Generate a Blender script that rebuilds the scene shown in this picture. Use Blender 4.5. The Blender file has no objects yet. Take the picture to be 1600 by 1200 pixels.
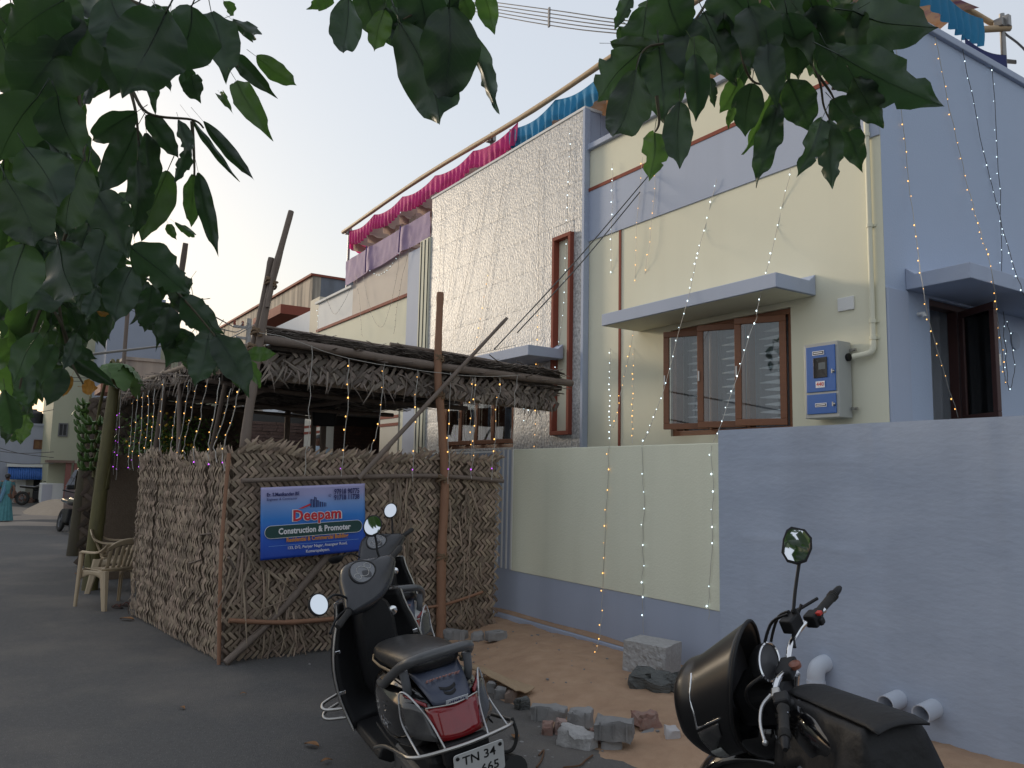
import bpy, bmesh, math, random
import numpy as np
from math import sin, cos, pi, radians, sqrt, tan, atan2, degrees
from mathutils import Vector, Matrix, Euler, noise

S = bpy.context.scene
COL = S.collection
rng = random.Random(7)

# ------------------------------------------------------------------ camera
# world: X runs along the house front (negative = away down the street), Y towards the house, Z up
CAM_H, FPX = 1.60, 1260.0
YAW, PITCH, ROLL = radians(33.1), radians(6.54), radians(1.14)
FW = Vector((-cos(YAW)*cos(PITCH), sin(YAW)*cos(PITCH), sin(PITCH)))
_r = Vector((sin(YAW), cos(YAW), 0)); _u = _r.cross(FW)
RT = _r*cos(ROLL) + _u*sin(ROLL); UP = -_r*sin(ROLL) + _u*cos(ROLL)
CP = Vector((0, 0, CAM_H))
cam_d = bpy.data.cameras.new('camera'); cam = bpy.data.objects.new('camera', cam_d); COL.objects.link(cam)
cam.matrix_world = Matrix((( RT.x, UP.x, -FW.x, CP.x), (RT.y, UP.y, -FW.y, CP.y), (RT.z, UP.z, -FW.z, CP.z), (0, 0, 0, 1)))
cam_d.sensor_width = 36; cam_d.lens = 36*FPX/1600; cam_d.clip_start = .02; cam_d.clip_end = 2000
S.camera = cam

# ------------------------------------------------------------------ daylight
SUN_EL, SUN_OFF = radians(10.5), radians(15)      # low afternoon sun, a little in front of the house face
SUN_DIR = Vector((-cos(SUN_OFF)*cos(SUN_EL), -sin(SUN_OFF)*cos(SUN_EL), sin(SUN_EL)))
world = bpy.data.worlds.new('World'); S.world = world; world.use_nodes = True
wn = world.node_tree.nodes; wl = world.node_tree.links
bg = wn['Background']
sky = wn.new('ShaderNodeTexSky'); sky.sky_type = 'NISHITA'; sky.sun_disc = False
sky.sun_elevation = SUN_EL; sky.sun_rotation = atan2(SUN_DIR.x, SUN_DIR.y)
sky.air_density = 1.6; sky.dust_density = 4.0; sky.ozone_density = 2.2; sky.altitude = 100
# hazy air: the clear-sky model thinned and topped up with an even veil of haze in every direction
hz_ = wn.new('ShaderNodeMix'); hz_.data_type = 'RGBA'; hz_.blend_type = 'ADD'; hz_.inputs[0].default_value = 1
th_ = wn.new('ShaderNodeMix'); th_.data_type = 'RGBA'; th_.blend_type = 'MULTIPLY'; th_.inputs[0].default_value = 1; th_.inputs[7].default_value = (.23, .23, .23, 1)
wl.new(sky.outputs[0], th_.inputs[6]); wl.new(th_.outputs[2], hz_.inputs[6]); hz_.inputs[7].default_value = (1.78, 1.86, 2.06, 1)
wl.new(hz_.outputs[2], bg.inputs[0]); bg.inputs[1].default_value = 0.15
sun_d = bpy.data.lights.new('sun', 'SUN'); sun_d.energy = 1.5; sun_d.angle = radians(10.0); sun_d.color = (1, .85, .66)
sun = bpy.data.objects.new('sun', sun_d); COL.objects.link(sun)
sun.rotation_euler = SUN_DIR.to_track_quat('Z', 'Y').to_euler(); sun.location = (-20, -12, 12)
vs = S.view_settings; vs.view_transform = 'Standard'; vs.look = 'None'; vs.gamma = 1; vs.use_curve_mapping = False
vs.exposure = 1.05
S.cycles.max_bounces = 8; S.cycles.transparent_max_bounces = 12
S.cycles.use_denoising = True
S.cycles.sample_clamp_indirect = 6

# ------------------------------------------------------------------ survey helpers: photo sight line met with a real plane
def ray(x, y): return FW + RT*((x-800)/FPX) - UP*((y-600)/FPX)
def onX(x, y, X): d = ray(x, y); return CP + d*(X/d.x)
def onY(x, y, Y): d = ray(x, y); return CP + d*(Y/d.y)
def onZ(x, y, z): d = ray(x, y); return CP + d*((z-CAM_H)/d.z)
def dep(x, y, D): return CP + ray(x, y)*D

# ------------------------------------------------------------------ object helpers
def link(o): COL.objects.link(o); return o
def tag(o, label=None, cat=None, group=None, kind=None):
    if label: o['label'] = label
    if cat: o['category'] = cat
    if group: o['group'] = group
    if kind: o['kind'] = kind
    return o
def thing(name, label, cat, loc=(0, 0, 0), rz=0, group=None, rot=None):
    o = link(bpy.data.objects.new(name, None)); o.location = loc; o.empty_display_size = .1
    o.rotation_euler = rot if rot else (0, 0, rz)
    return tag(o, label, cat, group)
def rootof(o):
    while o.parent: o = o.parent
    return o

class MB:
    """collects vertices and faces of one mesh"""
    def __init__(s): s.v = []; s.f = []; s.M = None
    def add(s, vs_, fs):
        n = len(s.v)
        if s.M: vs_ = [s.M @ Vector(p) for p in vs_]
        s.v += [tuple(p) for p in vs_]; s.f += [tuple(i+n for i in f) for f in fs]; return s
    def box(s, c, d, R=None, taper=1):
        x, y, z = d[0]/2, d[1]/2, d[2]/2; P = []
        for k in (-1, 1):
            t = taper if k > 0 else 1
            for a, b in ((-1, -1), (1, -1), (1, 1), (-1, 1)): P.append(Vector((a*x*t, b*y*t, k*z)))
        if R: P = [R @ p for p in P]
        c = Vector(c)
        return s.add([p+c for p in P], [(3, 2, 1, 0), (4, 5, 6, 7), (0, 1, 5, 4), (1, 2, 6, 5), (2, 3, 7, 6), (3, 0, 4, 7)])
    def bb(s, a, b):
        return s.box([(a[i]+b[i])/2 for i in range(3)], [abs(b[i]-a[i]) for i in range(3)])
    def tube(s, pts, r, n=8, cap=True, closed=False):
        pts = [Vector(p) for p in pts]; m = len(pts)
        rs = r if isinstance(r, (list, tuple)) else [r]*m
        P = []; nrm = None
        for i, p in enumerate(pts):
            if closed: t = pts[(i+1) % m]-pts[i-1]
            else: t = pts[min(i+1, m-1)]-pts[max(i-1, 0)]
            if t.length < 1e-9: t = Vector((0, 0, 1))
            t.normalize()
            if nrm is None:
                nrm = t.orthogonal().normalized()
            nrm = nrm - t*nrm.dot(t)
            if nrm.length < 1e-6: nrm = t.orthogonal()
            nrm.normalize(); b = t.cross(nrm)
            for k in range(n):
                a = 2*pi*k/n; P.append(p + nrm*(cos(a)*rs[i]) + b*(sin(a)*rs[i]))
        F = []
        for i in range(m if closed else m-1):
            j = (i+1) % m
            for k in range(n): F.append((i*n+k, i*n+(k+1) % n, j*n+(k+1) % n, j*n+k))
        if cap and not closed: F += [tuple(reversed(range(n))), tuple(range((m-1)*n, m*n))]
        return s.add(P, F)
    def lathe(s, prof, n=16, M=None, cap=True):
        P = []; m = len(prof)
        for r, z in prof:
            for k in range(n):
                a = 2*pi*k/n; P.append(Vector((r*cos(a), r*sin(a), z)))
        F = [(i*n+k, i*n+(k+1) % n, (i+1)*n+(k+1) % n, (i+1)*n+k) for i in range(m-1) for k in range(n)]
        if cap: F += [tuple(reversed(range(n))), tuple(range((m-1)*n, m*n))]
        if M: P = [M @ p for p in P]
        return s.add(P, F)
    def prism(s, poly, z0, z1, M=None):
        n = len(poly); P = [Vector((x, y, z0)) for x, y in poly] + [Vector((x, y, z1)) for x, y in poly]
        if M: P = [M @ p for p in P]
        return s.add(P, [tuple(reversed(range(n))), tuple(range(n, 2*n))] + [(k, (k+1) % n, n+(k+1) % n, n+k) for k in range(n)])
    def grid(s, fn, nu, nv, closeu=False):
        P = [fn(i/(nu if closeu else nu-1), j/(nv-1)) for j in range(nv) for i in range(nu)]
        F = []
        for j in range(nv-1):
            for i in range(nu if closeu else nu-1):
                a = j*nu+i; b = j*nu+(i+1) % nu; F.append((a, b, b+nu, a+nu))
        return s.add(P, F)
    def loft(s, rings, cap=True):
        """rings: lists of equal length, closed sections"""
        n = len(rings[0]); P = [p for r in rings for p in r]
        F = [(i*n+k, i*n+(k+1) % n, (i+1)*n+(k+1) % n, (i+1)*n+k) for i in range(len(rings)-1) for k in range(n)]
        if cap: F += [tuple(reversed(range(n))), tuple(range((len(rings)-1)*n, len(rings)*n))]
        return s.add(P, F)
    def ball(s, c, r, n=8, sc=(1, 1, 1)):
        m = max(4, n//2+1); prof = [(max(1e-4, sin(pi*i/(m-1)))*r, -cos(pi*i/(m-1))*r) for i in range(m)]
        M = Matrix.Translation(Vector(c)) @ Matrix.Diagonal((*sc, 1))
        return s.lathe(prof, n, M)
    def mesh(s, name, smooth=None, fix=True):
        me = bpy.data.meshes.new(name); me.from_pydata(s.v, [], s.f)
        if fix and len(s.f) < 60000:
            bm = bmesh.new(); bm.from_mesh(me); bmesh.ops.recalc_face_normals(bm, faces=bm.faces); bm.to_mesh(me); bm.free()
        if smooth is not None:
            me.polygons.foreach_set('use_smooth', [True]*len(me.polygons))
            if smooth < 180: me.set_sharp_from_angle(angle=radians(smooth))
        me.update(); return me
    def build(s, name, m, parent=None, smooth=None, world=False, bevel=0, seg=2, solid=0, sub=0, fix=True, label=None):
        """world=True: the vertices are world coordinates and the (unrotated) root's place is taken off again"""
        me = s.mesh(name, smooth, fix); o = link(bpy.data.objects.new(name, me))
        if m: me.materials.append(m)
        if parent:
            o.parent = parent
            if world and parent.parent is None: o.location = -Vector(parent.location)
        if solid:
            md = o.modifiers.new('thick', 'SOLIDIFY'); md.thickness = solid; md.offset = 0
        if bevel:
            md = o.modifiers.new('edge', 'BEVEL'); md.width = bevel; md.segments = seg; md.limit_method = 'ANGLE'; md.angle_limit = radians(35)
        if sub:
            md = o.modifiers.new('sub', 'SUBSURF'); md.levels = sub; md.render_levels = sub
        if label: o['label'] = label
        return o

def inst(name, me, parent, mw):
    """an object sharing mesh data; mw is its matrix in its parent's frame"""
    o = link(bpy.data.objects.new(name, me)); o.parent = parent; o.matrix_local = mw; return o
def copy_tree(o, parent=None):
    c = o.copy(); COL.objects.link(c)
    if parent: c.parent = parent
    for ch in list(o.children): copy_tree(ch, c)
    return c
def frame(p, xd, yd):
    """matrix with origin p, x axis xd, y axis nearest yd"""
    x = Vector(xd).normalized(); z = x.cross(Vector(yd)).normalized(); y = z.cross(x)
    return Matrix(((x.x, y.x, z.x, p[0]), (x.y, y.y, z.y, p[1]), (x.z, y.z, z.z, p[2]), (0, 0, 0, 1)))
def catmull(pts, n=6):
    pts = [Vector(p) for p in pts]; out = []
    for i in range(len(pts)-1):
        p0 = pts[max(i-1, 0)]; p1 = pts[i]; p2 = pts[i+1]; p3 = pts[min(i+2, len(pts)-1)]
        for k in range(n):
            t = k/n
            out.append(.5*((2*p1)+(p2-p0)*t+(2*p0-5*p1+4*p2-p3)*t*t+(3*p1-p0-3*p2+p3)*t**3))
    return out+[pts[-1]]
def ell(cx, cy, cz, hy, hz, e=2.5, n=20, flat=0):
    """superellipse section in the y-z plane at x=cx"""
    out = []
    for k in range(n):
        a = 2*pi*k/n; c, s_ = cos(a), sin(a)
        out.append(Vector((cx, cy+hy*math.copysign(abs(c)**(2/e), c), cz+hz*math.copysign(abs(s_)**(2/e), s_))))
    return out

# ------------------------------------------------------------------ materials
MATS = {}
def mat(name, c, rough=.6, c2=None, nscale=8, namt=.5, bump=0, bscale=40, metal=0, coat=0, spec=.5, rnd=0, detail=6, stretch=None,
        island=False, trans=0, tcol=None, emit=None, estr=0, bdist=.02, streak=None, c3=None):
    if name in MATS: return MATS[name]
    m = bpy.data.materials.new(name); m.use_nodes = True; MATS[name] = m
    nt = m.node_tree; N = nt.nodes; L = nt.links; b = N['Principled BSDF']
    b.inputs['Roughness'].default_value = rough; b.inputs['Metallic'].default_value = metal
    b.inputs['Specular IOR Level'].default_value = spec; b.inputs['Coat Weight'].default_value = coat
    b.inputs['Coat Roughness'].default_value = .06
    c = (*c, 1); b.inputs['Base Color'].default_value = c
    tc = N.new('ShaderNodeTexCoord'); vec = tc.outputs['Object']
    if stretch:
        mp = N.new('ShaderNodeMapping'); mp.inputs['Scale'].default_value = stretch; L.new(vec, mp.inputs[0]); vec = mp.outputs[0]
    col = None
    if c2:
        nz = N.new('ShaderNodeTexNoise'); nz.inputs['Scale'].default_value = nscale; nz.inputs['Detail'].default_value = detail
        nz.inputs['Roughness'].default_value = .62; L.new(vec, nz.inputs['Vector'])
        rp = N.new('ShaderNodeValToRGB'); rp.color_ramp.elements[0].position = .5-namt/2; rp.color_ramp.elements[1].position = .5+namt/2
        rp.color_ramp.elements[0].color = c; rp.color_ramp.elements[1].color = (*c2, 1)
        if c3:
            e = rp.color_ramp.elements.new(.5); e.color = (*c3, 1)
        L.new(nz.outputs['Fac'], rp.inputs[0]); col = rp.outputs[0]
    if rnd or island:
        hv = N.new('ShaderNodeHueSaturation')
        if col: L.new(col, hv.inputs['Color'])
        else: hv.inputs['Color'].default_value = c
        oi = N.new('ShaderNodeObjectInfo'); src = oi.outputs['Random']
        if island:
            g = N.new('ShaderNodeNewGeometry'); ad = N.new('ShaderNodeMath'); ad.operation = 'ADD'
            L.new(src, ad.inputs[0]); L.new(g.outputs['Random Per Island'], ad.inputs[1])
            fr = N.new('ShaderNodeMath'); fr.operation = 'FRACT'; L.new(ad.outputs[0], fr.inputs[0]); src = fr.outputs[0]
        mr = N.new('ShaderNodeMapRange'); mr.inputs['To Min'].default_value = 1-rnd; mr.inputs['To Max'].default_value = 1+rnd
        L.new(src, mr.inputs['Value']); L.new(mr.outputs[0], hv.inputs['Value'])
        mr2 = N.new('ShaderNodeMapRange'); mr2.inputs['To Min'].default_value = .5-rnd*.03; mr2.inputs['To Max'].default_value = .5+rnd*.03
        mu = N.new('ShaderNodeMath'); mu.operation = 'MULTIPLY'; mu.inputs[1].default_value = 7.31; L.new(src, mu.inputs[0])
        f2 = N.new('ShaderNodeMath'); f2.operation = 'FRACT'; L.new(mu.outputs[0], f2.inputs[0]); L.new(f2.outputs[0], mr2.inputs['Value'])
        L.new(mr2.outputs[0], hv.inputs['Hue']); col = hv.outputs[0]
    if streak:
        # run-off stains: noise stretched downwards
        sc, amt, cc = streak
        mp = N.new('ShaderNodeMapping'); mp.inputs['Scale'].default_value = (sc, sc, sc*.08); L.new(tc.outputs['Object'], mp.inputs[0])
        nz = N.new('ShaderNodeTexNoise'); nz.inputs['Scale'].default_value = 1; nz.inputs['Detail'].default_value = 8; L.new(mp.outputs[0], nz.inputs['Vector'])
        rp = N.new('ShaderNodeValToRGB'); rp.color_ramp.elements[0].position = .45; rp.color_ramp.elements[1].position = .72
        rp.color_ramp.elements[1].color = (amt, amt, amt, 1); rp.color_ramp.elements[0].color = (0, 0, 0, 1); L.new(nz.outputs['Fac'], rp.inputs[0])
        mx = N.new('ShaderNodeMix'); mx.data_type = 'RGBA'; L.new(rp.outputs[0], mx.inputs[0])
        if col: L.new(col, mx.inputs[6])
        else: mx.inputs[6].default_value = c
        mx.inputs[7].default_value = (*cc, 1); col = mx.outputs[2]
    if col: L.new(col, b.inputs['Base Color'])
    if bump:
        nb = N.new('ShaderNodeTexNoise'); nb.inputs['Scale'].default_value = bscale; nb.inputs['Detail'].default_value = 7; L.new(vec, nb.inputs['Vector'])
        bp = N.new('ShaderNodeBump'); bp.inputs['Strength'].default_value = bump; bp.inputs['Distance'].default_value = bdist
        L.new(nb.outputs['Fac'], bp.inputs['Height']); L.new(bp.outputs[0], b.inputs['Normal'])
    if trans:
        # light passing through a thin leaf or cloth
        tr = N.new('ShaderNodeBsdfTranslucent')
        if tcol: tr.inputs[0].default_value = (*tcol, 1)
        elif col: L.new(col, tr.inputs[0])
        else: tr.inputs[0].default_value = c
        mx = N.new('ShaderNodeMixShader'); mx.inputs[0].default_value = trans
        L.new(b.outputs[0], mx.inputs[1]); L.new(tr.outputs[0], mx.inputs[2]); L.new(mx.outputs[0], N['Material Output'].inputs[0])
    if emit:
        b.inputs['Emission Color'].default_value = (*emit, 1); b.inputs['Emission Strength'].default_value = estr
        m.cycles.emission_sampling = 'NONE'
    return m

def glass(name, c=(.8, .85, .88), rough=.02, alpha=.35):
    """thin window glass: clear film plus mirror reflection"""
    if name in MATS: return MATS[name]
    m = bpy.data.materials.new(name); m.use_nodes = True; MATS[name] = m
    N = m.node_tree.nodes; L = m.node_tree.links
    tr = N.new('ShaderNodeBsdfTransparent'); tr.inputs[0].default_value = (*c, 1)
    gl = N.new('ShaderNodeBsdfGlossy'); gl.inputs['Roughness'].default_value = rough
    fr = N.new('ShaderNodeFresnel'); fr.inputs[0].default_value = 1.35
    mx = N.new('ShaderNodeMixShader'); ma = N.new('ShaderNodeMath'); ma.operation = 'MULTIPLY_ADD'; ma.inputs[1].default_value = 1; ma.inputs[2].default_value = alpha*.2
    L.new(fr.outputs[0], ma.inputs[0]); L.new(ma.outputs[0], mx.inputs[0]); L.new(tr.outputs[0], mx.inputs[1]); L.new(gl.outputs[0], mx.inputs[2])
    L.new(mx.outputs[0], N['Material Output'].inputs[0]); return m

_fontcache = {}
def text(name, body, m, parent, M, size=.1, bold=0, align='CENTER', depth=.0006, sx=1, font=None):
    """flat lettering turned into a mesh, in the parent's frame; text lies in local x-y of M"""
    cu = bpy.data.curves.new(name, 'FONT'); cu.body = body; cu.size = size; cu.align_x = align; cu.align_y = 'CENTER'
    cu.offset = bold; cu.extrude = depth; cu.resolution_u = 2; cu.space_character = 1.0 + bold*8
    tmp = bpy.data.objects.new(name, cu); COL.objects.link(tmp)
    dg = bpy.context.evaluated_depsgraph_get(); me = bpy.data.meshes.new_from_object(tmp.evaluated_get(dg))
    bpy.data.objects.remove(tmp); bpy.data.curves.remove(cu)
    me.name = name; me.materials.clear(); me.materials.append(m)
    o = link(bpy.data.objects.new(name, me)); o.parent = parent; o.matrix_local = M @ Matrix.Diagonal((sx, 1, 1, 1)); return o

# house paints and common surfaces
CREAM = mat('cream_paint', (.72, .70, .55), .85, (.75, .73, .58), 2.2, .8, .05, 90, spec=.2, streak=(3, .10, (.5, .46, .33)))
BLUEGREY = mat('blue_grey_paint', (.38, .43, .54), .72, (.41, .46, .57), 1.8, .8, .06, 70, spec=.2, streak=(3, .12, (.24, .26, .31)))
GREYWALL = mat('grey_wall_paint', (.345, .40, .505), .78, (.435, .495, .605), 1.9, .6, .2, 14, spec=.25, stretch=(1, 1, 2.2), streak=(2.2, .42, (.27, .30, .37)))
WHITE = mat('white_paint', (.70, .70, .68), .85, (.75, .75, .73), 2, .8, .06, 80, spec=.2)
BROWNP = mat('brown_paint', (.22, .065, .045), .8, (.26, .08, .055), 6, .8, spec=.15)
DARKLINE = mat('dark_groove', (.03, .03, .03), .95, spec=0)
WOOD = mat('window_wood', (.19, .075, .035), .42, (.25, .10, .045), 5, .7, .15, 60, stretch=(1, 1, 8))
DARKWOOD = mat('dark_window_wood', (.06, .028, .026), .45, (.08, .036, .03), 5, .7)
GLASS = glass('window_glass')
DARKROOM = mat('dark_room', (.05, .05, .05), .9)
BLACKP = mat('black_plastic', (.010, .010, .011), .5, (.015, .015, .016), 30, .8, .05, 300, spec=.3)
BLACKGLOSS = mat('black_gloss_paint', (.006, .006, .007), .16, coat=.7, bump=.01, bscale=8)
RUBBER = mat('rubber', (.014, .014, .014), .8, (.03, .028, .026), 14, .6, .1, 120)
CHROME = mat('chrome', (.72, .72, .73), .12, metal=1)
STEEL = mat('steel_bar', (.5, .49, .47), .3, (.42, .40, .37), 20, .6, metal=1)
GREYP = mat('grey_plastic', (.11, .115, .125), .45, (.13, .135, .145), 20, .6, .03, 200)
MIRROR = mat('mirror_glass', (.86, .88, .9), .015, metal=1)
SKIN = mat('brown_skin', (.13, .065, .04), .55, (.16, .08, .05), 12, .6)
HAIR = mat('black_hair', (.008, .007, .007), .5)
# ================================================================== GROUND
W = 4.93            # face of the compound wall
YF = 6.15           # face of the house
XC = -3.80          # right-hand corner of the house

ASPH = mat('asphalt', (.064, .063, .063), .9, (.110, .108, .107), 26, .8, .7, 150, c3=(.086, .085, .084), detail=9, bdist=.012)
def road_z(x, y): return .010*noise.noise((x*.35, y*.6, 1.3)) + .004*noise.noise((x*2.1, y*2.1, 4))
b = MB()
xs = sorted(set([-400, -200, -120, -80, -60] + [-45+i*.35 for i in range(143)] + [6, 10, 20, 60, 200]))
ys = sorted(set([-300, -100, -40, -20, -12] + [-8+i*.35 for i in range(42)] + [8, 12, 20, 40, 100, 300]))
P = [(x, y, road_z(x, y) if -45 < x < 5 and -8 < y < 6 else 0) for y in ys for x in xs]; nx = len(xs)
b.add(P, [(j*nx+i, j*nx+i+1, (j+1)*nx+i+1, (j+1)*nx+i) for j in range(len(ys)-1) for i in range(nx-1)])
_nt = ASPH.node_tree; _N = _nt.nodes; _L = _nt.links; _bs = _N['Principled BSDF'].inputs['Base Color']; _src = _bs.links[0].from_socket
_tc = _N.new('ShaderNodeTexCoord'); _nz = _N.new('ShaderNodeTexNoise'); _nz.inputs['Scale'].default_value = .55; _nz.inputs['Detail'].default_value = 6; _nz.inputs['Roughness'].default_value = .65; _L.new(_tc.outputs['Object'], _nz.inputs['Vector'])
_rp = _N.new('ShaderNodeValToRGB'); _rp.color_ramp.elements[0].position = .47; _rp.color_ramp.elements[1].position = .68; _rp.color_ramp.elements[0].color = (0, 0, 0, 1); _rp.color_ramp.elements[1].color = (.8, .8, .8, 1); _L.new(_nz.outputs['Fac'], _rp.inputs[0])
_mx = _N.new('ShaderNodeMix'); _mx.data_type = 'RGBA'; _L.new(_rp.outputs[0], _mx.inputs[0]); _L.new(_src, _mx.inputs[6]); _mx.inputs[7].default_value = (.155, .140, .124, 1)
_vo = _N.new('ShaderNodeTexVoronoi'); _vo.inputs['Scale'].default_value = 48; _L.new(_tc.outputs['Object'], _vo.inputs['Vector'])
_r2 = _N.new('ShaderNodeValToRGB'); _r2.color_ramp.elements[0].position = .10; _r2.color_ramp.elements[1].position = .26; _r2.color_ramp.elements[0].color = (.6, .6, .6, 1); _r2.color_ramp.elements[1].color = (0, 0, 0, 1); _L.new(_vo.outputs['Distance'], _r2.inputs[0])
_m2 = _N.new('ShaderNodeMix'); _m2.data_type = 'RGBA'; _L.new(_r2.outputs[0], _m2.inputs[0]); _L.new(_mx.outputs[2], _m2.inputs[6]); _m2.inputs[7].default_value = (.19, .185, .18, 1); _L.new(_m2.outputs[2], _bs)
tag(b.build('road', ASPH, smooth=180, fix=False), kind='structure')

SAND = mat('sand', (.33, .205, .13), .95, (.46, .31, .205), 7, .6, .5, 120, c3=(.40, .26, .165), bdist=.015)
SB = [(-9.2, 4.5), (-7.9, 4.3), (-7.2, 3.95), (-6.5, 3.75), (-5.6, 3.32), (-4.8, 3.12), (-4.1, 3.02), (-3.5, 2.95), (-2.6, 3.1), (-1, 3.3), (4, 3.4)]
def sand_edge(x):
    for (x0, y0), (x1, y1) in zip(SB, SB[1:]):
        if x <= x1: return y0+(y1-y0)*(x-x0)/(x1-x0)
    return SB[-1][1]
def sand_z(x, y):
    d = (y-sand_edge(x)+.10*noise.noise((x*2.3, y*2.3, 0))+.05*noise.noise((x*7, y*7, 2)))/.75
    t = max(-.5, min(1, d)); h = .085*(t*t*(3-2*t) if t > 0 else t*.5)
    m = math.exp(-((x+5.6)**2/1.6+(y-4.2)**2/.5))*.05
    r = .022*noise.noise((x*3.1, y*3.1, 5))+.010*noise.noise((x*9, y*9, 8))+.007*noise.noise((x*21, y*21, 3))
    return h+m+r*max(0, min(1, d+.25))-.006
b = MB()
b.grid(lambda u, v: Vector((-9.2+12.4*u, 2.75+(W+.02-2.75)*v, sand_z(-9.2+12.4*u, 2.75+(W+.02-2.75)*v))), 300, 62)
tag(b.build('sand_ground', SAND, smooth=180, fix=False), kind='structure')
# low heap of sand at the far end of the road
b = MB()
b.grid(lambda u, v: Vector((-34+3.6*(u-.5)*2, 2.2+1.3*(v-.5)*2, .50*max(0, 1-((u-.62)/.4)**2-((v-.6)/.45)**2)+.03*noise.noise((u*9, v*9, 2))-.02)), 40, 26)
tag(b.build('sand_heap', mat('pale_sand', (.36, .29, .215), .95, (.43, .35, .27), 5, .6, .3, 60), smooth=180), kind='structure')
b = MB()
b.grid(lambda u, v: Vector((-40+16*u, -3+7.5*v, -.012+.045*noise.noise((u*9, v*5, 7))+.05*sin(pi*u)**.6-.02)), 40, 20)
tag(b.build('dusty_ground', mat('dust', (.24, .21, .18), .95, (.33, .28, .23), 1.2, .6, .2, 40), smooth=180), kind='structure')

# ================================================================== COMPOUND WALL
cw = thing('compound_wall', 'low front wall with pale yellow panel, striped pilaster and taller blue-grey stretch on the right', 'wall', (-5.5, W, 0))
XG = onY(1125, 800, W).x; XY = onY(801, 800, W).x; ZT = onY(1000, 696, W).z; ZG = onY(1300, 664, W).z; ZB = onY(960, 923, W).z
XS = onY(776, 800, W).x
b = MB(); b.bb((-9.6, W, -.1), (XG, W+.15, ZT-.03)); b.build('wall', BLUEGREY, cw, world=True)
b = MB()
b.grid(lambda u, v: Vector((XG+(6-XG)*u, W-.012+.004*noise.noise((u*14, v*2, 1))+.002*noise.noise((u*60, v*9, 1))-.006*math.exp(-((u-.125-.004*sin(v*9))/.004)**2)-.005*math.exp(-((u-.20+.005*sin(v*7))/.004)**2)-.006*math.exp(-((v-.60-.01*sin(u*40))/.012)**2)*(.02 < u < .12)-.005*math.exp(-((v-.88)/.012)**2)*(.03 < u < .12), -.1+(ZG+.1)*v)), 420, 70)
b.add([(XG, W-.012, -.1), (XG, W-.012, ZG), (XG, W+.15, ZG), (XG, W+.15, -.1)], [(0, 1, 2, 3)])
b.add([(XG, W-.010, ZG), (6, W-.010, ZG), (6, W+.15, ZG), (XG, W+.15, ZG)], [(0, 1, 2, 3)])
b.add([(XG, W+.15, -.1), (6, W+.15, -.1), (6, W+.15, ZG), (XG, W+.15, ZG)], [(0, 1, 2, 3)])
b.build('tall_wall', GREYWALL, cw, smooth=50, world=True, fix=False)
b = MB(); b.bb((XY, W-.008, ZB), (XG, W+.155, ZT)); b.build('yellow_panel', mat('pale_yellow_wall', (.78, .79, .63), .75, (.81, .82, .66), 2.2, .8, .15, 60, streak=(2.4, .16, (.36, .37, .25))), cw, world=True, bevel=.006)
b = MB(); b.bb((XS-.1, W-.006, ZB), (XY-.004, W+.152, ZT)); b.build('pilaster', BLUEGREY, cw, world=True)
for i in range(4):
    x = XS+.03+(XY-XS-.05)*i/3.0
    b = MB(); b.bb((x, W-.014, ZB+.01), (x+.028, W-.007, ZT-.002)); b.build('white_stripe', WHITE, cw, world=True)
zl = onY(880, 985, W-.1).z
b = MB(); b.bb((-8.6, W-.11, -.1), (-5.15, W-.001, zl)); b.build('plinth_ledge', BLUEGREY, cw, world=True, bevel=.012)
b = MB()
def lsand(u, v):
    x = -8.0+2.85*u; h = .03*max(0, noise.noise((x*1.4, 2, 2))+.55)*sin(pi*min(1, max(0, u)))**.5
    return Vector((x, W-.095+.092*v, zl+.004+h*v+.004*noise.noise((x*20, v*6, 1))*v))
b.grid(lsand, 90, 7); b.build('sand_on_ledge', SAND, cw, smooth=180, world=True)
PVC = mat('painted_pvc', (.50, .54, .61), .5, (.54, .58, .65), 3)
def pvc(pts, r, name='drain_pipe'):
    b = MB(); pts = catmull(pts, 6) if len(pts) > 2 else pts
    b.tube(pts, r, 20, cap=False); d = (Vector(pts[-1])-Vector(pts[-2])).normalized()
    b.tube([pts[-1], Vector(pts[-1])-d*.001, Vector(pts[-1])-d*.12], [r, r*.9, r*.88], 20, cap=False)
    return b.build(name, PVC, cw, smooth=40, world=True)
for px, py in ((1392, 1098), (1447, 1113)):
    p = onY(px, py, W-.10); pvc([(p.x, W, p.z+.012), (p.x, W-.16, p.z-.006)], .056)
p = onY(1276, 1038, W-.08)
o = pvc([(p.x+.02, W, p.z+.005), (p.x+.02, W-.05, p.z), (p.x+.012, W-.085, p.z-.02), (p.x+.008, W-.10, p.z-.06), (p.x+.006, W-.10, p.z-.12), (p.x+.006, W-.10, p.z-.30)], .058, 'elbow_pipe')
b = MB(); b.tube([(p.x+.007, W-.10, p.z-.10), (p.x+.007, W-.10, p.z-.125)], .063, 20); b.build('collar', PVC, o, smooth=40)

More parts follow.
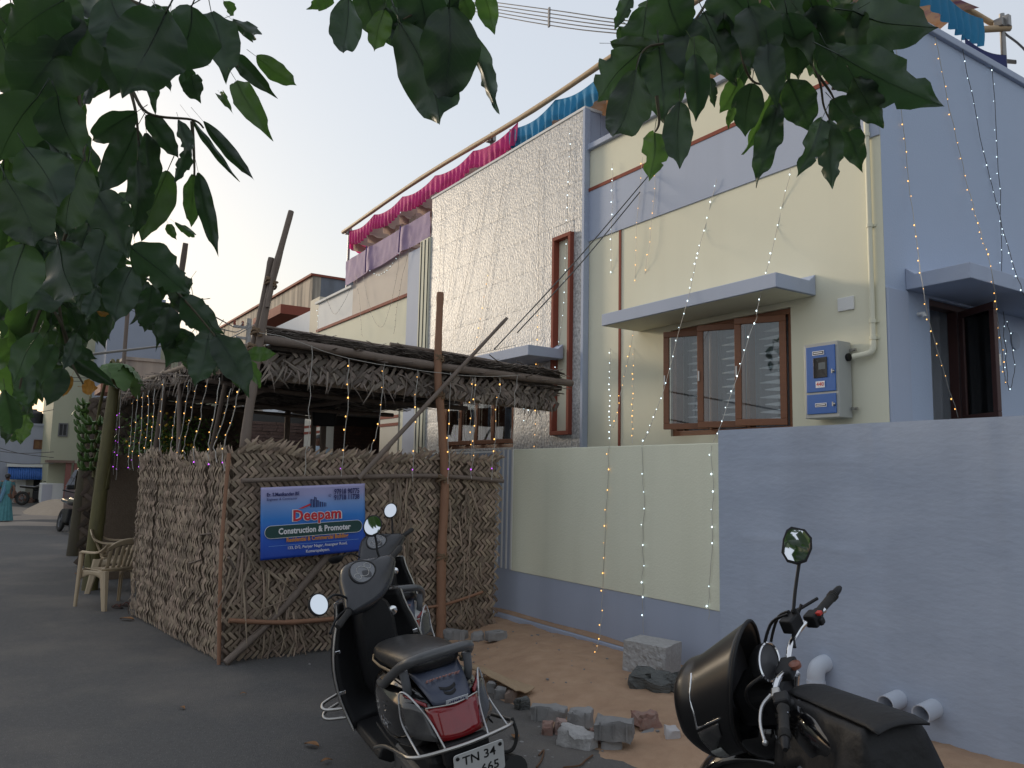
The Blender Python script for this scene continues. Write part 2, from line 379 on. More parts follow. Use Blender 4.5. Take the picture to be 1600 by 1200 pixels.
# ================================================================== HOUSE
house = thing('house', 'new single storey house with cream front, blue-grey side and silver textured centre wall', 'house', (XC, YF, 0))
def wallbox(name, a, c, m, bevel=0, parent=None):
    b = MB(); b.bb(a, c); return b.build(name, m, parent or house, world=True, bevel=bevel)
XT0 = onY(672, 420, YF-.06).x; XT1 = onY(911, 420, YF-.06).x        # ends of the textured wall
ZTOP = 5.72; ZTX = 6.28
wx0, wx1, wz0, wz1 = -6.30, -4.74, 2.06, 3.21                      # front window opening
fw = MB()
fw.bb((XT1, YF, -.1), (wx0, YF+.2, ZTOP)); fw.bb((wx1, YF, -.1), (XC, YF+.2, ZTOP))
fw.bb((wx0, YF, -.1), (wx1, YF+.2, wz0)); fw.bb((wx0, YF, wz1), (wx1, YF+.2, ZTOP)); fw.build('front_wall', CREAM, house, world=True)
wallbox('grey_band', (XT1+.003, YF-.016, 4.54), (XC-.002, YF-.001, 5.18), BLUEGREY)
wallbox('brown_stripe', (XT1+.003, YF-.024, 5.18), (XC-.002, YF-.001, 5.222), BROWNP)
wallbox('parapet_coping', (XT1+.003, YF-.05, ZTOP), (XC+.04, YF+.24, ZTOP+.075), BLUEGREY, .01)
sx = onY(969, 500, YF).x
wallbox('brown_strip', (sx-.018, YF-.012, 1.2), (sx+.018, YF-.001, 4.538), BROWNP)
# side wall and its window opening
sy0, sy1, sz0, sz1 = 6.80, 7.86, 2.1, 3.22
sw = MB()
sw.bb((XC-.2, YF+.2, -.1), (XC, sy0, ZTOP)); sw.bb((XC-.2, sy1, -.1), (XC, 15, ZTOP))
sw.bb((XC-.2, sy0, -.1), (XC, sy1, sz0)); sw.bb((XC-.2, sy0, sz1), (XC, sy1, ZTOP))
sw.add([(XC+.001, YF+.001, -.1), (XC+.001, YF+.2, -.1), (XC+.001, YF+.2, ZTOP), (XC+.001, YF+.001, ZTOP)], [(0, 1, 2, 3)])
sw.build('side_wall', mat('side_blue_paint', (.38, .45, .58), .72, (.41, .48, .61), 1.6, .8, .12, 60), house, world=True)
wallbox('side_coping', (XC-.24, YF+.245, ZTOP), (XC+.04, 15, ZTOP+.075), BLUEGREY, .01)
wallbox('side_plinth', (XC+.002, YF+.004, -.1), (XC+.022, sy0-.35, 3.22), BLUEGREY, .004)
# room behind the windows, roof
rm = MB()
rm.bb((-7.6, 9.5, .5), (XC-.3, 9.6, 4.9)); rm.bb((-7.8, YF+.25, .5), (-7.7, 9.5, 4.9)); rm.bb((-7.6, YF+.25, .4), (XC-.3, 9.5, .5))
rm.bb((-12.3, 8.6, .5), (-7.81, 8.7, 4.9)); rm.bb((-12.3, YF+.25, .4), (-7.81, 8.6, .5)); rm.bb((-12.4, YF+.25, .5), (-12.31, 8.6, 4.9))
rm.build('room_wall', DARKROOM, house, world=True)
wallbox('roof', (-17.2, YF+.21, 4.95), (XC-.21, 15, 5.08), mat('roof_concrete', (.28, .27, .26), .9, (.35, .34, .32), 3))
wallbox('back_wall', (-17.2, 15.0, 0), (XC, 15.2, ZTOP), CREAM)

def window(M, w, h, n, ang, wood, parent, curtain=True, hinge=1, tint=GLASS, lean=0):
    """casement window in an opening w x h; local x right, y inwards, z up, origin at the lower left of the opening"""
    fr = MB(); t = .055
    fr.bb((0, .03, 0), (w, .13, t)); fr.bb((0, .03, h-t), (w, .13, h)); fr.bb((0, .03, t), (t, .13, h-t)); fr.bb((w-t, .03, t), (w, .13, h-t))
    sw_ = (w-2*t)/n
    for i in range(1, n): fr.bb((t+sw_*i-.02, .035, t), (t+sw_*i+.02, .125, h-t))
    wnd = link(bpy.data.objects.new('window', fr.mesh('window'))); wnd.data.materials.append(wood); wnd.parent = parent
    wnd.matrix_local = Matrix.Translation(-Vector(parent.location)) @ M
    md = wnd.modifiers.new('edge', 'BEVEL'); md.width = .004; md.segments = 2
    for i in range(n):
        s = MB(); a = ang if not isinstance(ang, (list, tuple)) else ang[i]; f = .062; q = sw_-.006
        z0, z1 = t+.004, h-t-.004
        s.bb((0, 0, z0), (q, .035, z0+f)); s.bb((0, 0, z1-f), (q, .035, z1)); s.bb((0, 0, z0+f), (f, .035, z1-f)); s.bb((q-f, 0, z0+f), (q, .035, z1-f))
        g = MB(); g.bb((f, .014, z0+f), (q-f, .019, z1-f))
        if hinge > 0: T = Matrix.Translation((t+sw_*(i+1)-.003, .0, 0)) @ Matrix.Rotation(a, 4, 'Z') @ Matrix.Translation((-q, 0, 0))
        else: T = Matrix.Translation((t+sw_*i+.003, .0, 0)) @ Matrix.Rotation(-a, 4, 'Z')
        for nm, mb, mm in (('sash', s, wood), ('pane', g, tint)):
            o = link(bpy.data.objects.new(nm, mb.mesh(nm))); o.data.materials.append(mm); o.parent = wnd; o.matrix_local = T
            if nm == 'sash':
                md = o.modifiers.new('edge', 'BEVEL'); md.width = .005; md.segments = 2
        if i == 0 or True:
            hd = MB(); hx = .02 if hinge > 0 else q-.02
            hd.bb((hx-.008, -.02, (z0+z1)/2-.05), (hx+.008, 0, (z0+z1)/2+.05)); o = link(bpy.data.objects.new('latch', hd.mesh('latch'))); o.data.materials.append(STEEL); o.parent = wnd; o.matrix_local = T
    if curtain:
        c = MB(); c.grid(lambda u, v: Vector((w*u, .26+.03*sin(u*w*42)+.01*sin(u*w*97+1), h*v)), 110, 6)
        o = link(bpy.data.objects.new('curtain', c.mesh('curtain', 180, False))); o.data.materials.append(mat('sheer_curtain', (.46, .48, .51), .9, (.38, .40, .44), 4, trans=.2)); o.parent = wnd
    return wnd
Tw = Matrix.Translation
w1 = window(Tw((wx0, YF, wz0)), wx1-wx0, wz1-wz0, 3, radians(27), WOOD, house)
# pale louvre blades seen through the right half of each sash
for i in range(3):
    for k in range(13):
        b = MB(); x1 = .055+(wx1-wx0-.11)*(i+1)/3-.15; z = .13+k*.072
        b.add([(x1-.24-.06*(k % 2), .17, z+.004), (x1, .15, z-.026), (x1, .16, z+.026), (x1-.24-.06*(k % 2), .17, z+.012)], [(0, 1, 2, 3)])
        o = b.build('louvre_blade', mat('louvre', (.80, .81, .82), .5), w1, solid=.004, fix=False)
# sunshades: flat below, turned up where they meet the wall
def shade(M, w, name='sunshade'):
    poly = [(-.54, 0), (0, 0), (0, .19), (-.085, .125), (-.54, .13)]
    b = MB(); Q = Matrix(((0, 0, 1, 0), (1, 0, 0, 0), (0, 1, 0, 0), (0, 0, 0, 1)))
    b.prism(poly, 0, w, M @ Q); return b.build(name, BLUEGREY, house, world=True, bevel=.006)
zs = 3.27
shade(Tw((onY(940, 500, YF-.54).x, YF-.001, zs)), onY(1213, 440, YF-.54).x-onY(940, 500, YF-.54).x)
RZ = Matrix.Rotation(radians(90), 4, 'Z')
sm = MB(); sm.bb((onY(940, 500, YF-.54).x+.03, YF-.52, zs-.004), (onY(1213, 440, YF-.54).x-.03, YF-.01, zs-.001)); sm.build('sunshade_soffit', CREAM, house, world=True)
shade(Tw((XC+.001, 6.45, 3.24)) @ RZ, 2.4)
# side window, dark wood, both leaves standing open
TINT = glass('dark_glass', (.25, .3, .33))
window(Tw((XC, sy0, sz0)) @ RZ, sy1-sy0, sz1-sz0, 2, [radians(62), radians(30)], DARKWOOD, house, True, 1, TINT)
for yy in (6.62,):
    b = MB(); b.tube([(XC, yy, 3.05), (XC+.05, yy, 3.05), (XC+.06, yy, 3.02)], .018, 10); b.build('pipe_stub', WHITE, house, world=True, smooth=60)
b = MB(); b.lathe([(.085, 0), (.085, .012), (.06, .02), (.01, .022)], 20, Tw((XC, 8.28, 3.0)) @ Matrix.Rotation(radians(90), 4, 'Y')); b.build('round_vent', GREYWALL, house, world=True, smooth=40)

# textured centre wall: courses of rough silver cladding over a plain wall
TEXM = mat('silver_texture_plaster', (.29, .292, .295), .49, (.60, .60, .595), 34, .22, .75, 34, bdist=.014, stretch=(1.0, 1, .8), detail=5, spec=.5)
mw0, mw1, mz0, mz1 = onY(700, 650, YF).x, onY(808, 650, YF).x, 2.0, 3.02       # centre window
bw = MB()
bw.bb((XT0, YF, -.1), (mw0, YF+.2, ZTX)); bw.bb((mw1, YF, -.1), (XT1, YF+.2, ZTX)); bw.bb((mw0, YF, -.1), (mw1, YF+.2, mz0)); bw.bb((mw0, YF, mz1), (mw1, YF+.2, ZTX))
bw.build('centre_wall', BLUEGREY, house, world=True)
nx0, nx1, nz0, nz1 = onY(866, 500, YF-.06).x, onY(895, 500, YF-.06).x, 2.13, 4.72
zc = [1.96, 2.45, 2.93, 3.42, 3.90, 4.40, 4.88, 5.36, 5.83, ZTX]
for z0, z1 in zip(zc, zc[1:]):
    cuts = [(XT0, XT1)]
    for a, c, lo, hi in ((mw0, mw1, mz0, mz1), (nx0, nx1, nz0, nz1)):
        if z1 > lo+.02 and z0 < hi-.02:
            cuts = [q for s0, s1 in cuts for q in (((s0, a), (c, s1)) if s0 < a and c < s1 else ((s0, s1),))]
    for s0, s1 in cuts:
        b = MB(); ph = rng.random()*50
        nu = max(2, int((s1-s0)/.05)); nv = 10
        def pf(u, v):
            x = s0+(s1-s0)*u; z = z0+.0012+(z1-z0-.0024)*v
            e = min(1, min(u, 1-u)*nu)*min(1, min(v, 1-v)*nv)
            return Vector((x, YF-.055-(.004+.003*noise.noise((x*7, z*7, 3))+.002*noise.noise((x*17, z*17, 3)))*(.3+.7*e), z))
        b.grid(pf, nu, nv)
        for A, B in (((s0, z0+.0012), (s1, z0+.0012)), ((s1, z1-.0012), (s0, z1-.0012)), ((s0, z1-.0012), (s0, z0+.0012)), ((s1, z0+.0012), (s1, z1-.0012))):
            b.add([(A[0], YF-.055, A[1]), (B[0], YF-.055, B[1]), (B[0], YF-.001, B[1]), (A[0], YF-.001, A[1])], [(0, 1, 2, 3)])
        b.build('cladding_panel', TEXM, house, smooth=35, world=True, fix=False)
# panel pieces above and below the niche and the window inside a cut course
for a, c, lo, hi in ((mw0, mw1, mz0, mz1), (nx0, nx1, nz0, nz1)):
    for z0, z1 in zip(zc, zc[1:]):
        if z0 < lo < z1 and lo-z0 > .03: wallbox('cladding_panel', (a, YF-.06, z0+.006), (c, YF-.001, lo), TEXM)
        if z0 < hi < z1 and z1-hi > .03: wallbox('cladding_panel', (a, YF-.06, hi), (c, YF-.001, z1-.006), TEXM)
wallbox('wall_top', (XT0-.02, YF-.07, ZTX), (XT1+.02, YF+.22, ZTX+.04), WHITE, .006)
wallbox('end_trim', (XT1+.002, YF-.09, 1.2), (XT1+.05, YF-.003, ZTX-.003), BLUEGREY, .004)
wallbox('tall_return', (XT1-.2, YF+.205, 5.0), (XT1, YF+1.3, ZTX), BLUEGREY)
wallbox('skirting', (XT0, YF-.075, 1.2), (XT1, YF-.001, 1.955), WHITE, .005)
nf = MB(); f = .05
nf.bb((nx0, YF-.115, nz0), (nx1, YF-.002, nz0+f)); nf.bb((nx0, YF-.115, nz1-f), (nx1, YF-.002, nz1)); nf.bb((nx0, YF-.115, nz0+f), (nx0+f, YF-.002, nz1-f)); nf.bb((nx1-f, YF-.115, nz0+f), (nx1, YF-.002, nz1-f))
nf.build('niche_frame', BROWNP, house, world=True, bevel=.004)
wallbox('niche_panel', (nx0+f, YF-.03, nz0+f), (nx1-f, YF-.003, nz1-f), CREAM)
w2 = window(Tw((mw0, YF, mz0)), mw1-mw0, mz1-mz0, 4, radians(14), WOOD, house)
shade(Tw((onY(745, 545, YF-.54).x, YF-.056, 3.10)), onY(797, 560, YF-.54).x-onY(745, 545, YF-.54).x+.5)

# left part: pillar with dark grooves, parapet over the porch
wallbox('pillar', (XT0-.36, YF-.08, -.1), (XT0-.003, YF+.2, 5.62), CREAM)
for dx in (-.30, -.17, -.04): wallbox('groove', (XT0+dx-.012, YF-.086, 1.0), (XT0+dx+.012, YF-.0805, 5.60), DARKLINE)
xg = onY(640, 420, YF).x
wallbox('grey_strip', (xg, YF-.03, -.1), (XT0-.363, YF+.2, 5.55), BLUEGREY)
xp = onY(551, 470, YF).x; xq = onY(497, 490, YF).x
wallbox('porch_parapet', (xp, YF, 4.82), (xg-.003, YF+.2, 5.64), mat('beige_paint', (.50, .44, .38), .8, (.54, .48, .42), 3))
wallbox('porch_beam', (xq, YF, 2.98), (xg-.003, YF+.2, 4.76), CREAM)
wallbox('brown_string_course', (xq, YF-.03, 4.762), (xg-.003, YF+.2, 4.818), BROWNP)
wallbox('low_parapet', (xq, YF+.002, 4.82), (xp-.003, YF+.2, 5.42), WHITE)
wallbox('parapet_top', (xq-.1, YF-.05, 5.422), (xp-.003, YF+.25, 5.47), WHITE)
wallbox('porch_floor', (-19.5, YF+.02, -.1), (xg, 9.0, .72), mat('porch_tile', (.20, .17, .15), .4))
wallbox('porch_step', (-17.6, 5.3, -.1), (-15.2, YF+.019, .70), MATS['porch_tile'])
wallbox('porch_ceiling', (-19.5, YF+.21, 2.99), (xg, 9.0, 3.09), WHITE)
CLAD = mat('brown_stone_cladding', (.10, .062, .052), .85, (.17, .11, .095), 9, .5, .9, 24, stretch=(1, 1, 5), bdist=.04)
cb = MB(); r9 = random.Random(19)
for k in range(36):
    z = .05+k*.075; y = 4.3+r9.random()*.3
    while y < 8.3:
        L_ = .25+r9.random()*.4; d = r9.random()*.03
        cb.bb((-18.7, y, z), (-18.66+d, min(y+L_-.008, 8.39), z+.066)); y += L_
    if z < .7: continue
    x = -18.6
    while x < xg-.1:
        L_ = .25+r9.random()*.4; d = r9.random()*.03
        cb.bb((x, 8.35-d, z), (min(x+L_-.008, xg), 8.4, z+.066)); x += L_
tag(cb.build('stone_cladding', CLAD, house, world=True), kind='stuff')
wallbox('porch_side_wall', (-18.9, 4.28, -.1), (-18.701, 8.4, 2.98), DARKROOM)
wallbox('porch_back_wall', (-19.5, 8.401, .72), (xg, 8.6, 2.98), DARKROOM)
PCOL = mat('porch_column_paint', (.55, .52, .44), .75, (.60, .57, .49), 3)
for a, c in ((onY(596, 650, YF).x, onY(624, 650, YF).x), (onY(478, 650, YF).x, onY(502, 650, YF).x)):
    o = wallbox('porch_column', (a, YF-.02, -.1), (c, YF+.3, 2.975), PCOL)
    for zz in (2.46, 2.60): 
        b = MB(); b.bb((a-.008, YF-.028, zz), (c+.008, YF-.021, zz+.055)); b.build('dark_band', BROWNP, o)
wallbox('door_pier', (onY(626, 650, YF).x, YF-.01, -.1), (xg-.003, YF+.19, 2.975), CREAM)
b = MB(); p = onY(565, 644, 7.2); b.ball((p.x, 7.2, 2.965), .05, 10, (1, 1, .4)); b.build('ceiling_lamp', mat('lamp_glow', (1, .8, .5), emit=(1, .72, .4), estr=6), house, world=True)

# conduit from the roof to the meter box, blank plate
pc = [onY(1357, 100, YF-.03), onY(1361, 300, YF-.03), onY(1364, 520, YF-.03)]
pb = onY(1364, 560, YF-.03); pe = onY(1342, 573, YF-.06)
XPIPE = pc[2].x
b = MB(); b.tube([(XPIPE, YF-.03, 5.71), (XPIPE, YF-.03, 2.78)], .022, 12)
b.tube(catmull([(XPIPE, YF-.03, 2.78), (XPIPE-.005, YF-.035, 2.71), (XPIPE-.04, YF-.05, 2.675), (XPIPE-.16, YF-.075, 2.66)], 5), .026, 12)
o = b.build('conduit_pipe', CREAM, house, smooth=50, world=True)
for zz in (4.55, 3.75, 2.93, 2.79):
    b = MB(); b.tube([(XPIPE, YF-.03, zz), (XPIPE, YF-.03, zz+.03)], .028, 12); b.bb((XPIPE-.045, YF-.008, zz+.005), (XPIPE+.045, YF-.001, zz+.025)); b.build('pipe_clip', CREAM, o, smooth=50)
a_ = onY(1310, 467, YF); c_ = onY(1336, 483, YF)
wallbox('blank_plate', (a_.x, YF-.018, c_.z), (c_.x, YF-.001, a_.z), WHITE, .004)

# ---------------------------------------------------------------- meter box
mxa, mxb, mza, mzb, myd = onY(1257, 600, YF-.2).x, onY(1311, 600, YF-.2).x, onY(1285, 653, YF-.2).z, onY(1285, 535, YF-.2).z, .20
mb_ = thing('meter_box', 'grey electricity meter box with two blue doors on the cream wall', 'meter box', ((mxa+mxb)/2, YF-.02, mza))
BOXG = mat('box_grey', (.36, .375, .36), .5, (.40, .41, .39), 5, .6, .04, 100, streak=(6, .15, (.22, .2, .17)))
BLUED = mat('door_blue', (.028, .11, .36), .4, (.035, .125, .40), 4, .6)
b = MB(); b.bb((mxa, YF-.2, mza), (mxb, YF-.022, mzb)); b.build('casing', BOXG, mb_, world=True, bevel=.006)
hh = mzb-mza; ww = mxb-mxa
b = MB(); b.bb((mxa+.025, YF-.209, mza+hh*.345), (mxb-.025, YF-.2005, mzb-.03)); d1 = b.build('upper_door', BLUED, mb_, world=True, bevel=.004)
b = MB(); b.bb((mxa+.025, YF-.209, mza+.035), (mxb-.025, YF-.2005, mza+hh*.315)); d2 = b.build('lower_door', BLUED, mb_, world=True, bevel=.004)
b = MB(); b.bb((mxa+ww*.30, YF-.214, mza+hh*.53), (mxa+ww*.70, YF-.2095, mza+hh*.80)); v = b.build('meter_window', mat('meter_glass', (.012, .012, .014), .08), d1, bevel=.004)
b = MB(); b.bb((mxa+ww*.46, YF-.2165, mza+hh*.64), (mxa+ww*.66, YF-.2145, mza+hh*.73)); b.build('meter_dial', mat('meter_grey', (.10, .12, .13), .3), d1)
WLAB = mat('label_white', (.75, .75, .76), .5); RLAB = mat('label_red', (.62, .06, .05), .5); DLAB = mat('label_dark', (.02, .02, .03), .5)
def flatlabel(d, x0, x1, z0, z1, inner, txt, tm, size, y=YF-.2095):
    b = MB(); b.bb((x0, y-.003, z0), (x1, y, z1)); b.build('label_plate', WLAB, d)
    if inner:
        b = MB(); b.bb((x0+.006, y-.0045, z0+.006), (x1-.006, y-.0031, z1-.006)); b.build('label_field', inner, d)
    if inner:
        b = MB(); b.bb((x0+.014, y-.006, (z0+z1)/2-.004), (x1-.014, y-.0047, (z0+z1)/2+.004)); b.build('label_print', tm, d); return
    text('lettering', txt, tm, d, Matrix.Translation(((x0+x1)/2, y-.0052, (z0+z1)/2)) @ Matrix.Rotation(radians(90), 4, 'X'), size)
flatlabel(d1, mxa+ww*.28, mxa+ww*.62, mza+hh*.835, mza+hh*.89, DLAB, 'METER CHAMBER', WLAB, .013)
flatlabel(d1, mxa+ww*.36, mxa+ww*.62, mza+hh*.40, mza+hh*.485, None, '440', RLAB, .05)
flatlabel(d2, mxa+ww*.33, mxa+ww*.66, mza+hh*.145, mza+hh*.195, DLAB, 'FUSE CHAMBER', WLAB, .014)
for d, zz in ((d1, .60), (d2, .17)):
    b = MB(); b.lathe([(.014, 0), (.014, .012), (.008, .02)], 12, Tw((mxb-.045, YF-.209, mza+hh*zz)) @ Matrix.Rotation(radians(90), 4, 'X')); b.bb((mxb-.05, YF-.232, mza+hh*zz-.018), (mxb-.04, YF-.225, mza+hh*zz+.018)); b.build('door_lock', STEEL, d, smooth=40)
for zz in (.87, .1):
    b = MB(); b.bb((mxb+.001, YF-.05, mza+hh*zz), (mxb+.06, YF-.03, mza+hh*zz+.025)); b.tube([(mxb+.045, YF-.03, mza+hh*zz+.012), (mxb+.045, YF-.075, mza+hh*zz+.012)], .009, 8); b.build('wall_bracket', STEEL, mb_, world=True)
b = MB(); b.tube([(mxb+.001, YF-.075, 2.66), (mxb+.02, YF-.075, 2.66)], .034, 14); b.build('gland', BLACKP, mb_, world=True, smooth=50)

# ================================================================== ROOF CANOPIES (cloth shade on bamboo poles)
BAMB = mat('bamboo', (.42, .29, .16), .6, (.52, .38, .23), 3, .6, .1, 40, stretch=(.4, 1, 1))
def clothmat(n, c, c2, tr=.45): return mat(n, c, .75, c2, 3, .7, .08, 60, trans=tr)
PINK = clothmat('magenta_cloth', (.60, .035, .19), (.66, .06, .25)); BLUEC = clothmat('blue_cloth', (.03, .22, .42), (.04, .28, .52))
CEIL = mat('canopy_lining', (.42, .31, .28), .85, (.34, .22, .24), 2.4, .5, trans=.4, c3=(.46, .35, .29))
CEIL2 = mat('canopy_lining_orange', (.34, .17, .08), .85, (.16, .07, .12), 3, .3, trans=.4, c3=(.38, .25, .17))
pole_z = 6.80; xl = onY(540, 360, YF).x
def pole(name, pts, r, label, m=BAMB, cat='pole', nodes=True, group=None):
    pts = catmull(pts, 8); rr = [r*(1.0+(.10 if nodes and i % 4 == 0 else 0)+.03*noise.noise((i*.7, r*90, 0))) for i in range(len(pts))]
    b = MB(); b.tube(pts, rr, 10); o = b.build(name, m, smooth=60); tag(o, label, cat, group); return o
pole('bamboo_pole', [(xl-.1, YF-.02, pole_z-.04), (-12.5, YF-.02, pole_z+.03), (-9, YF, pole_z-.03), (-6.2, YF, pole_z+.02), (-3.55, YF, pole_z-.05)], .038,
     'long bamboo pole running along the roof edge above the frills')
STL = mat('post_steel', (.30, .30, .30), .45, (.24, .22, .20), 9, metal=.8)
def steelpost(p, z0, z1, label):
    t = thing('steel_post', label, 'post', (p[0], p[1], z0), group='steel posts of the roof canopy')
    b = MB(); b.tube([(0, 0, 0), (0, 0, z1-z0)], .028, 10); b.build('tube', STL, t, smooth=60)
    b = MB(); b.box((0, -.03, z1-z0-.12), (.09, .12, .09)); b.box((.05, 0, z1-z0-.10), (.06, .06, .12)); b.build('clamp', STL, t, bevel=.006)
steelpost((xl+.02, YF+.08), 5.1, pole_z+.06, 'steel post at the far left end of the canopy, above the mauve cloth')
p = onY(768, 240, YF+.08); steelpost((p.x, YF+.08), 5.1, pole_z+.1, 'steel post between the magenta and the blue canopy')
p = onX(1567, 60, XC-.1); steelpost((XC-.1, p.y), 5.8, 6.52, 'steel post at the right end above the blue-grey side wall')
yp = p.y
pole('bamboo_pole', [(XC-.14, yp+.1, 6.40), (XC-.5, yp-1.2, 6.75), (XC-.9, yp-2.6, 6.9)], .03, 'grey bamboo tied to the right-hand steel post')
b = MB(); b.tube([(XC-.3, yp-.4, 6.30), (XC-.05, yp+.05, 6.36)], .035, 10); tag(b.build('bamboo_pole', BAMB, smooth=60), 'short stub of bamboo held in the right-hand post clamp', 'pole')
b = MB(); b.tube(catmull([(XC-.08, yp, 6.3), (XC+.0, yp+.5, 6.05), (XC+.1, yp+1.6, 5.0)], 6), .012, 6); tag(b.build('rope', STL, smooth=60), 'guy rope slanting down from the right-hand roof post', 'rope')

def frill(par, A, B, h, sag, m, ties, name='frill', pleat=.15):
    """pleated valance hung from A to B, drooping between its ties"""
    A, B = Vector(A), Vector(B); L = (B-A).length; d = (B-A)/L; nrm = d.cross(Vector((0, 0, 1)))
    nu = int(L/pleat*10); b = MB()
    def fn(u, v):
        s = u*L; q = (u*ties) % 1; z = -sag*4*q*(1-q)+.012*noise.noise((s*2, 1, v))
        a = (.022+.026*noise.noise((s*1.7, 9, 0)))*v**.6*sin(2*pi*s/pleat+4.5*noise.noise((s*1.3, 3, 0)))+.035*noise.noise((s*1.1, v*1.4, 7))*v
        hh = h*(1+.10*noise.noise((s*1.1, 5, 0)))
        return A+d*s+nrm*a+Vector((0, 0, z-v*hh))
    b.grid(fn, nu, 6); return b.build(name, m, par, smooth=180, world=True, fix=False)
def lining(par, x0, x1, y0, y1, z, m, per=.75, amp=.13):
    b = MB()
    def fn(u, v):
        x = x0+(x1-x0)*u; y = y0+(y1-y0)*v
        return Vector((x, y, z+amp*abs(sin(pi*x/per))-.10*sin(pi*v)+.03*noise.noise((x*1.5, y*1.5, 0))))
    b.grid(fn, int((x1-x0)/per*10)+2, 16); b.build('lining', m, par, smooth=180, world=True, fix=False)
    b = MB(); x = math.ceil(x0/per)*per
    while x < x1:
        b.grid(lambda u, v: Vector((x+.015*sin(u*60)+.02*v, y0+(y1-y0)*u, z-.10*sin(pi*u)-.17*v+.01*sin(u*75+x))), 60, 3); x += per
    tag(b.build('scallop', m, par, smooth=180, world=True, fix=False), kind='stuff')
xm = onY(806, 240, YF).x
c1 = thing('cloth_canopy', 'magenta frilled cloth canopy over the left half of the roof', 'canopy', (-12.5, YF+1, 5.08))
frill(c1, (xl+.15, YF+.03, pole_z-.055), (xm, YF+.03, pole_z-.04), .29, .09, PINK, 5)
frill(c1, (xl+.15, YF+2.4, pole_z-.15), (xl+.15, YF+.03, pole_z-.12), .34, .1, PINK, 2)
lining(c1, xl+.15, xm, YF+.05, YF+2.5, pole_z-.36, CEIL)
b = MB(); b.grid(lambda u, v: Vector((-14.1+.9*u, YF+.25, 6.42-.28*v-.05*sin(pi*u)))+Vector((0, .02*sin(u*50), 0)), 60, 4); b.build('white_swag', clothmat('white_cloth', (.55, .5, .42), (.6, .55, .46)), c1, smooth=180, world=True)
c2 = thing('cloth_canopy', 'turquoise blue frilled cloth canopy over the right half of the roof', 'canopy', (-6.7, YF+1, 5.08))
frill(c2, (xm-.25, YF+.04, pole_z-.06), (XC-.15, YF+.04, pole_z-.06), .29, .10, BLUEC, 5)
frill(c2, (XC-.12, YF+.1, pole_z-.28), (XC-.12, yp-.35, 6.36), .30, .08, BLUEC, 2)
lining(c2, xm-.2, XC-.15, YF+.06, yp-.35, pole_z-.40, CEIL2)
# navy sheet beside the corner post
b = MB(); b.grid(lambda u, v: Vector((XC-.06, yp-.85+.82*u, 5.82+(.14+.08*u)*v-.05*sin(pi*u)*v)), 14, 4); tag(b.build('navy_cloth', clothmat('navy_cloth', (.02, .03, .12), (.03, .04, .16)), smooth=180), 'navy cloth strip tied behind the side parapet', 'cloth')
# mauve cloth gathered along the parapet
t0, t1, b0, b1 = onY(542, 409, YF-.05), onY(674, 330, YF-.05), onY(541, 446, YF-.05), onY(674, 368, YF-.05)
mc = thing('draped_cloth', 'mauve cloth gathered along the parapet above the porch', 'cloth', (-14, YF-.05, 5.4))
b = MB()
def mv(u, v):
    p = t0.lerp(t1, u).lerp(b0.lerp(b1, u), v)
    g = max(math.exp(-((u-.33)/.03)**2), math.exp(-((u-.73)/.03)**2))
    p = p+Vector((0, -.02-.006*abs(sin(u*60+v*3))*(.5+g*1.2)+.012*noise.noise((u*16, v*3, 0))-.03*g, -.02*sin(pi*u*2.5+.8)**2*v))
    return p
b.grid(mv, 160, 8); b.build('cloth', clothmat('mauve_cloth', (.36, .26, .42), (.42, .31, .48), .35), mc, smooth=180, world=True, fix=False)
for u in (.33, .73):
    b = MB(); b.tube(catmull([mv(u, 0)+Vector((0, -.04, 0)), mv(u+.006, .5)+Vector((0, -.055, 0)), mv(u-.015, 1.05)+Vector((0, -.04, 0))], 5), .013, 8); b.build('gathered_fold', clothmat('violet_cloth', (.17, .10, .30), (.2, .13, .34)), mc, smooth=180, world=True)
# ================================================================== PALM-LEAF FENCE AND SHELTER
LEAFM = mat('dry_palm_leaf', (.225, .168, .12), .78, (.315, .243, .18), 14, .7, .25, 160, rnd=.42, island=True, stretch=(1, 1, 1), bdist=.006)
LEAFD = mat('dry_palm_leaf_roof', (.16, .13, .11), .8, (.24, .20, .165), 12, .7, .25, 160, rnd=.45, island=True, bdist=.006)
BACKM = mat('added_backing', (.11, .08, .056), .9, (.16, .12, .085), 18, .7, .4, 60)
POLEM = mat('weathered_pole', (.135, .105, .085), .85, (.21, .165, .135), 4, .7, .5, 60, stretch=(2, 2, .5), bdist=.01)
POLER = mat('red_brown_pole', (.235, .115, .065), .75, (.30, .165, .10), 3, .8, .35, 50, stretch=(2, 2, .4), bdist=.008)
COIR = mat('coir_rope', (.15, .10, .06), .95, (.22, .15, .09), 40, .7, .6, 90)
rl = random.Random(11)

def leaf_piece(L, w, arch, curl=0, n=5):
    """one leaflet crossing: creased strip, ends tucked under; x along, z out"""
    P = []
    for i in range(n):
        u = i/(n-1); z = arch*sin(pi*u)-.004+curl*u*u; ww = w*(.86+.14*sin(pi*u))
        for k, v in enumerate((-.5, 0, .5)): P.append((L*(u-.5), v*ww, z+(.18*w*.35 if k == 1 else 0)))
    F = [(i*3+k, (i+1)*3+k, (i+1)*3+k+1, i*3+k+1) for i in range(n-1) for k in range(2)]
    return P, F
PIECES = []
for q in range(6):
    m_ = MB(); P_, F_ = leaf_piece(1.0, .46*rl.uniform(.85, 1.1), .06*rl.uniform(.8, 1.5)); m_.add(P_, F_); me = m_.mesh('leaflet', 180, False); me.materials.append(LEAFM); PIECES.append((me, P_, F_))

